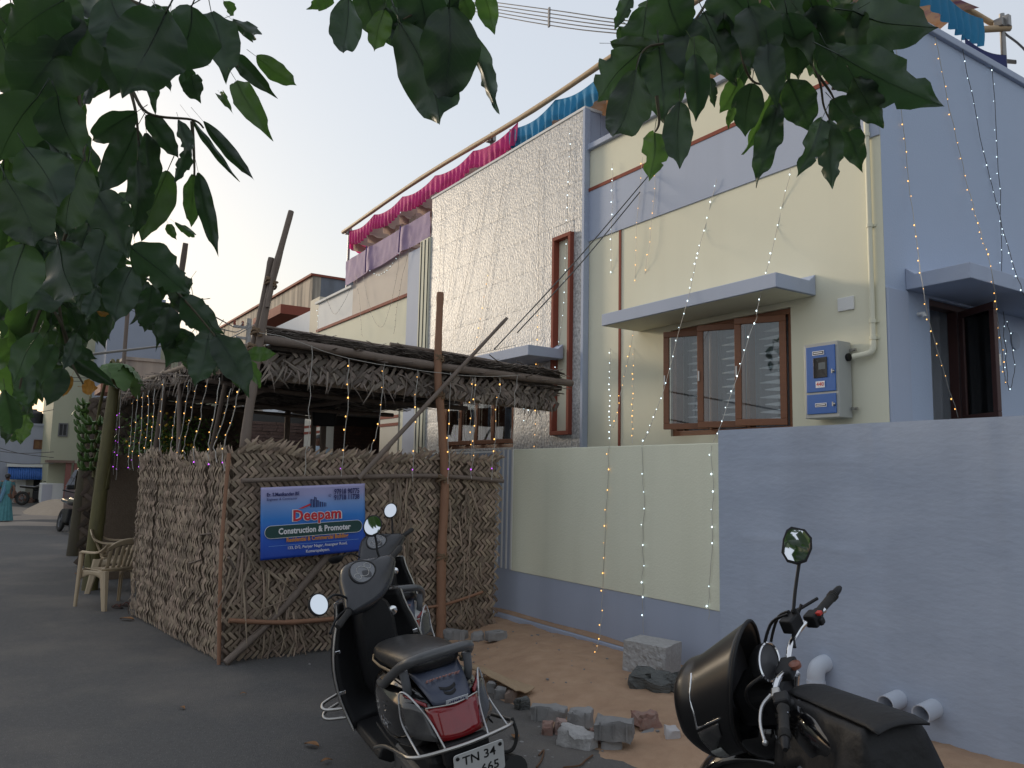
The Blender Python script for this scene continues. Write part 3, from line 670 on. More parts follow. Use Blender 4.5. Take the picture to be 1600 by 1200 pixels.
def woven(par, O, S_, T_, nrm, length, hfun, p, m=None, rough=1.0, nobj=300, name='leaflet', zlo=0.0, tops=True, loose=(), under=True, seed=1, score=None):
    """plaited mat: strips crossing at 45 degrees, each visible crossing its own leaflet"""
    r = random.Random(seed); O = Vector(O); S_ = Vector(S_).normalized(); T_ = Vector(T_).normalized(); nrm = Vector(nrm).normalized()
    items = []; q2 = sqrt(.5); N = int((length+2.4)/p/q2)+4
    for i in range(-4, N):
        for j in range(-N, N):
            k = (i+j) % 4
            if k == 0: a, bb_, dr = i+1.0, j+.5, 1
            elif k == 2 and True: a, bb_, dr = i+.5, j+1.0, -1
            else: continue
            s = (a-bb_)*p*q2; t = (a+bb_)*p*q2
            if not (-.02 < s < length+.02) or not (zlo < t < hfun(s)): continue
            items.append((s, t, dr))
    root = -Vector(par.location); rec = []
    for s, t, dr in items:
        mi = int(s/.78+.3*sin(seed)); ta = .022*sin(mi*2.7+seed); sc_, tc_ = (mi+.5)*.78, .9; s, t = sc_+(s-sc_)*cos(ta)-(t-tc_)*sin(ta), tc_+(s-sc_)*sin(ta)+(t-tc_)*cos(ta)
        if not (-.02 < s < length+.02) or not (zlo < t < hfun(s)): continue
        wav = .014*(mi % 2)+.018*rough*noise.noise((s*2.1, t*2.1, seed))+.006*rough*r.uniform(-1, 1)
        ang = (pi/4 if dr > 0 else -pi/4)*1.0+r.gauss(0, .07*rough)
        tilt = r.gauss(0, .10*rough); roll = r.gauss(0, .16*rough)
        L = p*2.05*r.uniform(.95, 1.2); wd = p*r.uniform(.72, .98)*2.0
        d = S_*cos(ang)+T_*sin(ang); d = (d+nrm*tilt).normalized(); side = nrm.cross(d).normalized(); side = (side+nrm*roll).normalized(); up = d.cross(side)
        c = O+S_*s+T_*t+nrm*wav
        M = Matrix(((d.x*L, side.x*wd, up.x*L*.9, c.x), (d.y*L, side.y*wd, up.y*L*.9, c.y), (d.z*L, side.z*wd, up.z*L*.9, c.z), (0, 0, 0, 1)))
        rec.append((M, r.randrange(6)))
    r.shuffle(rec)
    if score: rec.sort(key=lambda e: score(e[0]))
    for M, k in rec[:nobj]:
        o = inst(name, PIECES[k][0], par, Matrix.Translation(root) @ M)
        if m and m is not LEAFM: o.material_slots[0].link = 'OBJECT'; o.material_slots[0].material = m
    b = MB()
    for M, k in rec[nobj:]: b.add([M @ Vector(v) for v in PIECES[k][1]], PIECES[k][2])
    def strip(c, d, L, w, droop, tw):
        d = Vector(d).normalized(); pts = []; side0 = d.cross(nrm).normalized()
        for i in range(5):
            u = i/4; pp = Vector(c)+d*L*u+Vector((0, 0, -droop*u*u))+nrm*(.02*sin(u*3)+.01*r.uniform(-1, 1))
            sd = (side0*cos(tw*u)+nrm*sin(tw*u))*w*.5*(1-.8*u**2); pts += [pp-sd, pp+nrm*.004, pp+sd]
        b.add(pts, [(i*3+k, (i+1)*3+k, (i+1)*3+k+1, i*3+k+1) for i in range(4) for k in range(2)])
    if tops:
        s = 0
        while s < length:
            a = r.choice((pi/4, pi/4, -pi/4))+r.gauss(0, .15); h = hfun(s)
            strip(O+S_*s+T_*(h-.07)+nrm*r.uniform(-.01, .02), S_*cos(a)*(1 if a > 0 else 1)+T_*abs(sin(a)), r.uniform(.09, .19), p*.8, r.uniform(0, .05), r.uniform(-1.2, 1.2)); s += p*.42
    for s, t, n_, spread, L0, L1 in loose:
        for _ in range(n_):
            a = -pi/2+r.gauss(0, spread); c = O+S_*min(length-.08, max(0, s+r.gauss(0, .07)))+T_*(t+(r.uniform(-.25, .25) if t > .3 or zlo > 0 else r.uniform(-.02, .16)))+nrm*r.uniform(.0, .035)
            strip(c, S_*cos(a)+T_*sin(a)+nrm*r.uniform(-.05, .12), r.uniform(L0, L1), r.uniform(.008, .024), 0, r.uniform(-1.5, 1.5))
    if b.f: tag(b.build(name+'_mass', m or LEAFM, par, world=True, smooth=180, fix=False), kind='stuff')
    if under:
        g = MB(); g.grid(lambda u, v: O+S_*(u*length)+T_*(zlo+(hfun(u*length)-.06-zlo)*v)-nrm*.03, 40, 8); g.build('added_backing', BACKM, par, world=True, smooth=180, fix=False)  # added dark sheet, stops light showing through the weave
def stick(par, pts, r, m=POLEM, name='pole', world=True, n=9, knots=True):
    P = catmull([Vector(p) for p in pts], 8) if len(pts) > 2 else [Vector(pts[0]).lerp(Vector(pts[1]), i/10)+Vector((rl.gauss(0, .12), rl.gauss(0, .12), rl.gauss(0, .12)))*(r if isinstance(r, (int, float)) else r[0])*(0 < i < 10) for i in range(11)]
    rr = r if isinstance(r, (int, float)) else r[0]; r1 = rr if isinstance(r, (int, float)) else r[1]; k = len(P)
    R_ = [(rr+(r1-rr)*i/(k-1))*(1+.08*noise.noise((i*.9, rr*70, P[0].y))+(.12 if knots and i % 6 == 3 else 0)) for i in range(k)]
    b = MB(); b.tube(P, R_, n); return b.build(name, m, par, world=world, smooth=60)
def rope(par, c, r, axis=(0, 0, 1), turns=3):
    q = Vector(axis).rotation_difference(Vector((0, 0, 1))).inverted() if False else Vector((0, 0, 1)).rotation_difference(Vector(axis)); P = []
    for i in range(turns*10+1):
        a = 2*pi*i/10; P.append(Vector(c)+q @ Vector((cos(a)*r, sin(a)*r, (i/(turns*10)-.5)*.07+.012*sin(a*2.3))))
    b = MB(); b.tube(P, .011, 5); b.build('rope_lashing', COIR, par, world=True, smooth=60)

FA, FB = Vector((-7.14, 1.84, 0)), Vector((-7.30, 4.60, 0))
fs = (FB-FA).normalized(); fn_ = Vector((0, 0, 1)).cross(fs)*-1
if fn_.x < 0: fn_ = -fn_
flen = (FB-FA).length
ff = thing('palm_leaf_fence', 'plaited dry palm leaf fence facing the scooters, with a banner hung on it', 'fence', FA, group='palm leaf fences')
htop = lambda s: 1.80+.035*sin(s*2.6+1)+.03*sin(s*7.1)+.05*(s > 1.35)*(s < 1.9)
woven(ff, FA, fs, (0, 0, 1), fn_, flen, htop, .041, zlo=.04, seed=3, rough=.75,
      loose=[(.35, .5, 18, .35, .2, .5), (.5, .25, 18, .6, .15, .4), (1.62, 1.45, 26, .25, .25, .6), (1.68, .8, 22, .2, .25, .6), (2.36, 1.3, 14, .2, .2, .5), (2.40, .55, 18, .35, .2, .45), (.1, .9, 16, .25, .25, .6), (1.1, .12, 16, .5, .1, .3), (.6, .12, 18, .6, .1, .3), (.95, 1.4, 8, .5, .2, .4)],
      score=lambda M: abs((M.translation-FA).dot(fs)-2.2)+abs(M.translation.z-1.2)*.5)
fx = lambda q, d=.06: (FA+fs*((onX(*q, -7.2).y-FA.y)))+Vector((d, 0, onX(*q, -7.2+d).z))
stick(ff, [fx((372, 751)), fx((560, 745)), fx((690, 744)), fx((790, 752))], .021, POLEM, 'rail')
stick(ff, [fx((352, 968)), fx((440, 972)), fx((530, 966))], .021, POLER, 'rail')
stick(ff, [fx((655, 952)), fx((700, 945)), fx((757, 927))], .014, POLER, 'rail')
g0 = onZ(352, 1036, .02); stick(ff, [g0, (g0.x-.10, g0.y+.5, .42), fx((530, 842), .055)], .032, POLEM, 'brace')
stick(ff, [onZ(415, 985, .25)+Vector((-.3, .05, 0)), fx((352, 870), .05)], .012, POLEM, 'stick')

LA, LB = Vector((-7.16, 1.80, 0)), Vector((-9.92, 1.52, 0))
ls = (LB-LA).normalized(); ln = Vector((-ls.y, ls.x, 0)); ln = -ln if ln.y > 0 else ln; llen = (LB-LA).length
lf = thing('palm_leaf_fence', 'shaggy dry palm leaf fence running along the road, beside the plastic chair', 'fence', LA, group='palm leaf fences')
ltop = lambda s: 1.76+.03*sin(s*3+1)+.03*sin(s*9)
rq = random.Random(9)
woven(lf, LA, ls, (0, 0, 1), ln, llen, ltop, .044, zlo=.02, seed=8, rough=.8,
      loose=[(s*.26+.05, t, 1, .22, .06, .15) for s in range(21) for t in (.3, .75, 1.2, 1.5)], score=lambda M: -M.translation.x)
rb = random.Random(4)
stick(lf, [(-7.10, 1.78, 0), (-7.12, 1.75, .9), (-7.14, 1.77, 1.75)], .016, POLER, 'cane')
for (s, z, a) in ((.35, .55, .5), (.55, .8, .2), (.3, 1.05, .1), (.7, .5, .7)):
    c = LA+ls*s+ln*.03; stick(lf, [c+Vector((0, 0, z)), c+ls*(.3)+Vector((0, 0, z-a*.3))], .007, POLEM, 'loose_stalk')

# ---------------------------------------------------------------- shelter
sh = thing('palm_leaf_shelter', 'temporary shelter with plaited palm leaf roof on rough poles', 'shelter', (-9, 3.2, 0))
EX = -7.34                                       # front eave
def roof_y0(x): return 2.12-.30*(EX-x)/7.3
def roof_z(x, y):
    u = (EX-x)/7.3
    return 2.80+.03*sin(y*2.1)-.055*(y-1.6)*.8+.10*u+.05*noise.noise((x*.8, y*.8, 0))-.16*sin(pi*min(1, max(0, u)))*sin(pi*min(1, max(0, (y-1.5)/3.8)))
def rpt(u, v): x = EX+.06-7.9*u; y0 = roof_y0(x); y = y0+(5.42-y0)*v; return Vector((x, y, roof_z(x, y)))
b = MB(); b.grid(rpt, 60, 36)
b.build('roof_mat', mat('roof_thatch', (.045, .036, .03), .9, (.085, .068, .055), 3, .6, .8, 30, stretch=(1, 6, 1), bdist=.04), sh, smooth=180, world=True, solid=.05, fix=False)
# leaflets lying along the underside and the top of the mats
b = MB(); r5 = random.Random(5)
def lyingstrip(b, c, d, L, w, lift):
    d = Vector(d).normalized(); sd = d.cross(Vector((0, 0, 1))).normalized()*w*.5; P = []
    for i in range(4):
        u = i/3; p = Vector(c)+d*L*(u-.5); p.z += lift*(u-.5)+.01*sin(u*5); P += [p-sd, p+Vector((0, 0, .006)), p+sd]
    b.add(P, [(i*3+k, (i+1)*3+k, (i+1)*3+k+1, i*3+k+1) for i in range(3) for k in range(2)])
for _ in range(2600):
    x = EX-7.2*r5.random()**1.4; y = roof_y0(x)+(5.38-roof_y0(x))*r5.random(); a = r5.gauss(pi/2, .25) if r5.random() < .8 else r5.gauss(0, .5)
    top = r5.random() < .35
    lyingstrip(b, (x, y, roof_z(x, y)+(.035 if top else -.04)+r5.uniform(-.012, .006)), (cos(a), sin(a), r5.gauss(0, .05)), r5.uniform(.2, .7), r5.uniform(.02, .05), 0)
tag(b.build('roof_leaflet_mass', LEAFD, sh, world=True, smooth=180, fix=False), kind='stuff')
# hanging front band
EO = Vector((EX+.05, 2.12, 2.43)); es = Vector((-.0, 1, -.030)).normalized()
eh = lambda s: .27+.03*sin(s*3)
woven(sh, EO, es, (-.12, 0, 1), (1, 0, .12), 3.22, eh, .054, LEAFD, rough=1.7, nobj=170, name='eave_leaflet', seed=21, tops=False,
      loose=[(s*.19, .06, 8, .8, .08, .26) for s in range(16)]+[(2.75+.1*k, .12, 6, .5, .12, .25) for k in range(5)], score=lambda M: abs(M.translation.y-2.6))
# side eave along the road
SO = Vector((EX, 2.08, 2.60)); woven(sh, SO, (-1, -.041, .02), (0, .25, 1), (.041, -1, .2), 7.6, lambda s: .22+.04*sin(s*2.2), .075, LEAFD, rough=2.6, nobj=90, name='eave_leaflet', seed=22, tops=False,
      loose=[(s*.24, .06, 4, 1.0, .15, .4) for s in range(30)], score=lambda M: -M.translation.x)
bz = lambda y: 2.785-.028*(y-2.05)
stick(sh, [(EX+.10, 1.98, bz(1.98)), (EX+.11, 2.6, bz(2.6)-.01), (EX+.10, 3.8, bz(3.8)-.035), (EX+.07, 5.55, bz(5.55)-.02)], .040, POLEM, 'beam', n=10)
g = MB(); g.grid(lambda u, v: Vector((EX+.07-.05*v+.012*noise.noise((u*30, v*5, 1)), 2.08+3.3*u, bz(2.08+3.3*u)+.01+(.11-.05*u)*v+.012*noise.noise((u*40, 1, v)))), 70, 5); g.build('roof_mat_edge', MATS['roof_thatch'], sh, world=True, smooth=180, fix=False)
stick(sh, [(EX+.04, 2.06, bz(2.06)+.125), (EX+.04, 3.6, bz(3.6)+.10), (EX+.04, 5.4, bz(5.4)+.07)], .013, POLEM, 'batten')
tb_ = MB()
for _ in range(330):
    y = 2.1+3.25*rl.random(); lyingstrip(tb_, (EX+.085, y, bz(y)+.04+.05*rl.random()), (.05*rl.gauss(0, 1), 1, rl.gauss(0, .22)), rl.uniform(.12, .35), rl.uniform(.012, .03), 0)
tag(tb_.build('edge_leaflet_mass', LEAFD, sh, world=True, smooth=180, fix=False), kind='stuff')
stick(sh, [(EX+.05, 3.3, bz(3.3)+.13), (EX+.03, 4.3, bz(4.3)+.115), (EX, 5.2, bz(5.2)+.075)], .020, POLEM, 'batten')
stick(sh, [(EX-.1, 2.10, 2.80), (-11, 1.96, 2.86), (-15.3, 1.82, 2.93)], .035, POLEM, 'beam')
for y in (2.7, 3.9): stick(sh, [(EX-.2, y, roof_z(EX-.2, y)-.09), (-10.5, y, roof_z(-10.5, y)-.09), (-14.5, y, roof_z(-14.5, y)-.09)], .03, POLEM, 'rafter')
for x in (-9.2, -11.5, -14.2): stick(sh, [(x, 2.0, roof_z(x, 2.0)-.14), (x, 3.4, roof_z(x, 3.4)-.14), (x, 5.3, roof_z(x, 5.3)-.14)], .03, POLEM, 'rafter')
def at_x(q, X): return onX(*q, X)
def at_y(q, Y): return onY(*q, Y)
# right-hand front post, red brown, slightly crooked
pX = EX+.14; pb_ = onZ(690, 968, .05); 
stick(sh, [(pX, at_x((690, 968), pX).y, .0), at_x((690, 870), pX), at_x((695, 760), pX), at_x((690, 660), pX), at_x((684, 580), pX), at_x((688, 457), pX)], [.050, .036], POLER, 'post', n=12)
for q, rr in (((691, 870), .052), ((690, 748), .052), ((686, 560), .045), ((687, 618), .046)): rope(sh, at_x(q, pX), rr)
stick(sh, [at_x((560, 748), EX+.26), at_x((690, 607), EX+.24), at_x((792, 497), EX+.22)], [.026, .018], POLEM, 'brace', n=8)
# left corner: two lashed poles
cX = -7.22
stick(sh, [(cX, at_x((372, 760), cX).y-.05, 0), at_x((382, 700), cX), at_x((396, 600), cX), at_x((418, 470), cX), at_x((455, 330), cX)], [.048, .026], POLEM, 'post', n=10)
stick(sh, [at_x((385, 575), cX-.09), at_x((405, 500), cX-.08), at_x((424, 403), cX-.06)], [.03, .028], POLEM, 'post', n=9)
stick(sh, [at_x((418, 480), cX+.05), at_x((431, 405), cX+.06)], [.018, .012], POLEM, 'stick')
for q in ((424, 442), (402, 520), (396, 545)): rope(sh, at_x(q, cX), .05, (0, .25, 1))
# posts along the road side and inside
for q0, q1, Y, r in (((181, 720), (200, 478), 2.0, .04), ((240, 720), (290, 380), 2.0, .042), ((278, 715), (282, 560), 2.0, .032), ((326, 720), (352, 600), 2.1, .028)):
    p1 = at_y(q1, Y); p0 = at_y(q0, Y); d = (p0-p1)*(p1.z/(p1.z-p0.z)); stick(sh, [p1+d, (p1+p1+d)/2+Vector((.03, 0, 0)), p1], [r*1.1, r*.8], POLEM, 'post')
for q, X in (((508, 600), -12.5), ((492, 620), -13.6), ((610, 640), -14.0), ((450, 640), -14.4)):
    p = at_x(q, X); stick(sh, [(p.x, p.y, 0), (p.x+.03, p.y, 1.5), (p.x, p.y, 2.85)], .05, POLEM, 'post')
# far end wall of mats, shade put into the leaf colour
fe = thing('palm_leaf_fence', 'palm leaf end wall, darkened for shade, at the far side of the shelter, behind the banana plants', 'fence', (-14.7, 2.9, 0), group='palm leaf fences')
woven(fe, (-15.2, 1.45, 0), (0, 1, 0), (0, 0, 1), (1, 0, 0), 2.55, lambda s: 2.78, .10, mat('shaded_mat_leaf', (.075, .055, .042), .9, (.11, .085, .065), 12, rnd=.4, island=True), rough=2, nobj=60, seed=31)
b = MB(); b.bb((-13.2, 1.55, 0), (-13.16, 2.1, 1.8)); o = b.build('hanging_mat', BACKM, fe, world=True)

# ---------------------------------------------------------------- banner
TLc, TRc = fx((398, 763), .125), fx((563, 754), .125); BLc, BRc = fx((398, 874), .125), fx((563, 862), .125)
bc = (TLc+TRc+BLc+BRc)/4; bu = ((TRc-TLc)+(BRc-BLc))/2; bw_ = bu.length; bv = ((TLc-BLc)+(TRc-BRc))/2; bh_ = bv.length
BM = frame(bc, bu, bv); 
ban = thing('banner', 'blue and lilac printed contractor banner tied to the palm leaf fence', 'banner', bc, rot=BM.to_euler())
bm_ = bpy.data.materials.new('banner_print'); bm_.use_nodes = True; N = bm_.node_tree.nodes; L = bm_.node_tree.links
tc = N.new('ShaderNodeTexCoord'); sp = N.new('ShaderNodeSeparateXYZ'); L.new(tc.outputs['Generated'], sp.inputs[0])
rp = N.new('ShaderNodeValToRGB'); e = rp.color_ramp.elements; e[0].position = .0; e[0].color = (.015, .055, .36, 1); e[1].position = 1; e[1].color = (.36, .34, .56, 1)
for ps, cc in ((.30, (.02, .10, .50)), (.55, (.03, .20, .60)), (.74, (.16, .30, .62)), (.88, (.33, .34, .58))): x_ = e.new(ps); x_.color = (*cc, 1)
L.new(sp.outputs[1], rp.inputs[0]); L.new(rp.outputs[0], N['Principled BSDF'].inputs[0]); N['Principled BSDF'].inputs['Roughness'].default_value = .38
b = MB(); b.grid(lambda u, v: Vector(((u-.5)*bw_, (v-.5)*bh_, .006*noise.noise((u*3, v*3, 1))+.003*sin(u*19+v*6))), 40, 26)
b.build('banner_sheet', bm_, ban, smooth=180, solid=.002, fix=False)
def ink(n, c, r=.45): return mat('ink_'+n, c, r)
NAVY, RED, WHT, GRN, ORG, CYN = ink('navy', (.015, .02, .12)), ink('red', (.55, .02, .03)), ink('white', (.72, .72, .74)), ink('green', (.012, .055, .05)), ink('orange', (.62, .25, .03)), ink('sky', (.25, .45, .75))
def bt(body, x, y, size, m, bold=0, sx=1, dz=.012, align='CENTER'):
    return text('lettering', body, m, ban, Matrix.Translation((x*bw_/2, y*bh_/2, dz)), size*bh_, bold*bh_, align, sx=sx)
bt('Er. S.Manikandan BE', -.90, .79, .068, NAVY, .0022, .84, align='LEFT'); bt('Engineer & Contractor', -.90, .66, .050, NAVY, 0, .95, align='LEFT')
bt('97918 90775', .62, .79, .105, NAVY, .0028, .72); bt('91718 11738', .62, .62, .105, NAVY, .0028, .72); bt('©', .28, .69, .06, NAVY, 0)
bt('Deepam', .04, .155, .215, WHT, .013, 1.0, .011); bt('Deepam', .04, .155, .215, RED, .006, 1.0, .013)
b = MB(); hw, hh2, rr = .93*bw_/2, .088*bh_, .088*bh_
pill = [(hw-rr+rr*cos(a), -.21*bh_/1+rr*sin(a)) for a in [(-pi/2+pi*i/12) for i in range(13)]]+[(-hw+rr+rr*cos(a), -.21*bh_/1+rr*sin(a)) for a in [(pi/2+pi*i/12) for i in range(13)]]
pill = [(x, y+.085*bh_) for x, y in pill]
b.prism(pill, .0085, .0095); b.build('green_pill', GRN, ban)
b = MB(); b.tube([(x, y, .0095) for x, y in pill], .0022*bh_/.65, 5, closed=True); b.build('pill_outline', WHT, ban)
bt('Construction & Promoter', 0, -.25, .118, WHT, .0035, .86, .0125)
bt('Residential & Commercial Building', .05, -.50, .083, ORG, .0025, .80, .012)
b = MB(); b.bb((-.86*bw_/2, -.64*bh_/2, .009), (.86*bw_/2, -.632*bh_/2, .0098)); b.build('rule', CYN, ban)
bt('133, D/2, Periyar Nagar, Anangaur Road,', .05, -.72, .058, WHT, .0005, .95); bt('Komarapalayam.', .05, -.86, .058, WHT, .0005, .95)
# tower-block emblem over the name
b = MB()
for x0, w_, h_ in ((-.045, .03, .12), (-.01, .022, .15), (.016, .02, .10), (.045, .03, .075), (.085, .02, .06)):
    x = x0*bw_; y = .38*bh_/2; ww_, hh3 = w_*bw_, h_*bh_; t = ww_*.28
    for a, c in (((x, y), (x+t, y+hh3)), ((x+ww_-t, y), (x+ww_, y+hh3*.92)), ((x+t, y+hh3*.84), (x+ww_-t, y+hh3*.92))): b.bb((a[0], a[1], .009), (c[0], c[1], .0105))
b.build('tower_emblem', NAVY, ban)
b = MB(); b.prism([(-.16*bw_, .36*bh_/2), (-.05*bw_, .49*bh_/2), (-.045*bw_, .44*bh_/2), (-.12*bw_, .36*bh_/2)], .009, .0105); b.build('roof_emblem', RED, ban)

# ================================================================== FAIRY LIGHTS
WIREW = mat('pale_wire', (.42, .40, .36), .5); WIRED = mat('dark_wire', (.07, .07, .07), .5)
def bulbmat(n, c, s): return mat('bulb_'+n, c, .3, emit=c, estr=s)
AMB, VIO, CWH = bulbmat('amber', (1, .50, .12), 1.3), bulbmat('violet', (.62, .10, 1), 1.0), bulbmat('cool_white', (.75, .93, 1), 1.1)
rs_ = random.Random(77)
def lights(pts, label, group, cols, gap=.16, wire=WIREW, r=.011, wr=.0032, jit=.012, n=5, lit=1.0):
    """one string: the wire and its little lamps; cols: list of (upto fraction, material)"""
    P = catmull(pts, n) if len(pts) > 2 else [Vector(pts[0]).lerp(Vector(pts[1]), i/8) for i in range(9)]
    P = [p+Vector((rs_.gauss(0, jit), rs_.gauss(0, jit*.4), 0))*(0 < i < len(P)-1) for i, p in enumerate(P)]
    t = thing('light_string', label, 'string lights', P[0], group=group)
    b = MB(); b.tube(P, wr, 5); b.build('wire', wire, t, world=True, smooth=60)
    cum = [0]
    for a, c in zip(P, P[1:]): cum.append(cum[-1]+(c-a).length)
    mbs = {}; s = gap*.5
    while s < cum[-1]:
        k = max(i for i in range(len(cum)-1) if cum[i] <= s); q = P[k].lerp(P[k+1], (s-cum[k])/max(1e-6, cum[k+1]-cum[k]))
        m = next(m for f, m in cols if s/cum[-1] <= f)
        if m is not None and rs_.random() < lit*.92:
            mb2 = mbs.setdefault(m.name, (m, MB()))[1]; off = Vector((rs_.uniform(-1, 1), -.6, rs_.uniform(-.3, .8)))*.013
            mb2.ball(q+off, r*.52*rs_.uniform(.6, 1.3), 6, (1, 1, 1.3))
        s += gap*rs_.uniform(.8, 1.2)
    for m, mb2 in mbs.values(): tag(mb2.build('lamp', m, t, world=True, smooth=180), kind='stuff')
ORD = ['first', 'second', 'third', 'fourth', 'fifth', 'sixth', 'seventh', 'eighth', 'ninth', 'tenth', 'eleventh', 'twelfth', 'thirteenth', 'fourteenth']
FXP = EX+.22
front = [((487, 540), (483, 640), (476, 742)), ((545, 560), (541, 660), (533, 746)), ((601, 568), (592, 660), (577, 708)), ((653, 578), (650, 660), (645, 752)), ((704, 582), (702, 680), (700, 756)), ((738, 590), (736, 650), (737, 720)), ((742, 590), (741, 680), (737, 748)), ((781, 590), (775, 660), (768, 750)), ((809, 586), (805, 640), (800, 706))]
for i, q in enumerate(front):
    lights([onX(*p, FXP) for p in q], 'light string hanging from the front palm leaf eave, %s from the left' % ORD[i], 'light strings on the front eave',
           [(1, None)] if i in (0, 8) else ([(.80, AMB), (1, VIO)] if i in (1, 3, 4, 6, 7) else [(1, AMB)]), .155)
lights([onX(*p, FXP) for p in ((405, 520), (450, 528), (545, 560), (653, 578), (742, 588), (812, 586))], 'pale feed wire of the lights strung along the front palm leaf eave', 'light strings on the front eave', [(1, None)], .3)
left = [((208, 624), (201, 716)), ((215, 618), (207, 716)), ((224, 613), (217, 716)), ((233, 610), (227, 708)), ((242, 607), (235, 708)), ((255, 593), (248, 702)), ((277, 618), (267, 699)), ((296, 593), (279, 702)), ((308, 601), (287, 696)), ((325, 593), (302, 699)), ((343, 590), (325, 702)), ((361, 607), (336, 693)), ((375, 601), (348, 705))]
for i, (a, c) in enumerate(left):
    A, C_ = onY(*a, 1.70), onY(*c, 1.66); Mi = (A+C_)/2+Vector((.015, 0, -.03))
    lights([A, Mi, C_, C_+Vector((.02, .02, -.16))], 'amber light string under the roadside eave of the shelter, %s from the left' % ORD[i], 'amber strings on the roadside eave', [(.86, AMB), (1, VIO)], .15, r=.0085, wr=.0042)
for i, (a, c) in enumerate((((172, 619), (165, 738)), ((178, 620), (171, 745)), ((185, 620), (177, 742)), ((189, 617), (181, 750)))):
    A, C_ = onY(*a, 1.6), onY(*c, 1.6)
    lights([A, (A+C_)/2+Vector((.03, 0, 0)), C_], 'violet light string by the banana stem, %s from the left' % ORD[i], 'violet strings by the banana plant', [(1, VIO)], .19, r=.010, wr=.004)
HY = YF-.035
def hw(*q): return [onY(*p, HY) for p in q]
hs = [(hw((957, 255), (956, 380), (953, 560))+[onY(953, 693, W-.01)], CWH, 'cool white lights down the cream front, left of the brown strip'),
      (hw((1004, 245), (994, 380), (990, 560))+[onY(988, 693, W+.05)], AMB, 'dense amber light string right of the brown strip on the cream front'),
      (hw((1024, 265), (1015, 380), (990, 520))+[onY(959, 668, W+.3)], AMB, 'amber light string slanting across the brown strip of the cream front'),
      (hw((1120, 280), (1095, 380))+[onY(1077, 455, YF-.56), onY(1034, 617, YF-.6), onY(1003, 696, W-.01)], CWH, 'cool white lights slanting past the left end of the front window'),
      (hw((1235, 262), (1209, 380))+[onY(1184, 480, YF-.57), onY(1175, 517, YF-.6), onY(1115, 690, W-.01)], CWH, 'cool white lights slanting across the middle of the front window'),
      ([onY(952, 696, W-.02), onY(948, 800, W-.02), onY(942, 915, W-.02), onY(938, 985, W-.13), onZ(928, 1026, .10), onZ(900, 1030, .10), onZ(862, 1031, .10)], AMB, 'amber light string down the yellow panel with its tail lying on the sand'),
      ([onY(1003, 698, W-.02), onY(1006, 800, W-.02), onY(1004, 900, W-.02), onY(1006, 990, W-.03)], CWH, 'cool white lights down the yellow panel above the granite block'),
      ([onY(1112, 696, W-.02), onY(1114, 800, W-.02), onY(1110, 900, W-.02), onY(1107, 968, W-.03)], CWH, 'cool white lights down the right edge of the yellow panel')]
for q, m, l in hs: lights(q, l, 'light strings on the house front', [(1, m)], .15 if m is CWH else .16, wire=WIREW, r=.011 if m is CWH else .009, jit=.008, wr=.0024)
TY = YF-.085
def tw(*q): return [onY(*p, TY) for p in q]
for i, (q, m) in enumerate([(tw((690, 321), (688, 390), (685, 460)), None), (tw((727, 300), (712, 390), (698, 480)), None), (tw((760, 282), (732, 420), (706, 534)), None), (tw((791, 265), (765, 420), (741, 552)), AMB), (tw((843, 235), (840, 480), (836, 702)), AMB), (tw((892, 200), (885, 370), (881, 475), (864, 604)), CWH)]):
    lights(q, 'light string on the silver textured wall, %s from the left' % ORD[i], 'light strings on the textured wall', [(.55, None), (1, m)] if m is AMB else [(1, m)], .16, wire=WIRED, jit=.006, wr=.0024)
for i, q in enumerate([((826, 590), (820, 640), (817, 672)), ((834, 590), (826, 630), (823, 660)), ((848, 590), (846, 612), (845, 627))]):
    lights([onY(*p, YF-.5) for p in q], 'short white light string under the centre eave end, %s from the left' % ORD[i], 'short strings by the centre window', [(1, CWH)], .16, wire=WIRED)
for i, (q, m) in enumerate([(((510, 466), (525, 491), (548, 450)), None), (((557, 431), (562, 480), (566, 526)), None), (((567, 429), (580, 490), (597, 511), (612, 470), (626, 394)), None), (((574, 421), (590, 430), (608, 420), (629, 390)), CWH), (((640, 386), (627, 440), (615, 522)), None), (((496, 482), (497, 510), (494, 530)), CWH)]):
    lights([onY(*p, YF-.07) for p in q], 'garland of small lamps on the porch parapet, %s from the left' % ORD[i], 'garlands on the porch parapet', [(1, m if m else WIRED)], .12, wire=WIRED, r=.010 if m else .009)
SXp = XC+.035
def sd(*q): return [onX(*p, SXp) for p in q]
for q, m, l in [(sd((1398, 40), (1405, 130), (1420, 284))+[onX(1432, 378, XC+.2), onX(1443, 455, XC+.40), onX(1456, 520, XC+.3), onX(1497, 652, XC+.05)], AMB, 'amber light string nearest the corner on the blue-grey side wall'),
                (sd((1461, 58), (1490, 196), (1512, 290))+[onX(1532, 362, XC+.30), onX(1549, 426, XC+.59), onX(1562, 520, XC+.3), onX(1571, 600, XC+.1)], AMB, 'amber light string right of the first on the blue-grey side wall'),
                (sd((1502, 63), (1532, 215), (1554, 305))+[onX(1574, 385, XC+.35), onX(1594, 446, XC+.6), onX(1604, 480, XC+.6)], CWH, 'white light string slanting to the right edge of the blue-grey side wall'),
                (sd((1550, 100), (1560, 268), (1566, 426))+[onX(1568, 500, XC+.06), onX(1572, 560, XC+.06), onX(1577, 610, XC+.06), onX(1585, 570, XC+.06), onX(1574, 500, XC+.06)], CWH, 'white light string hanging straight down the side wall into a loop')]:
    lights(q, l, 'light strings on the side wall', [(1, m)], .145, wire=WIRED if m is CWH else WIREW, r=.0085, jit=.004)
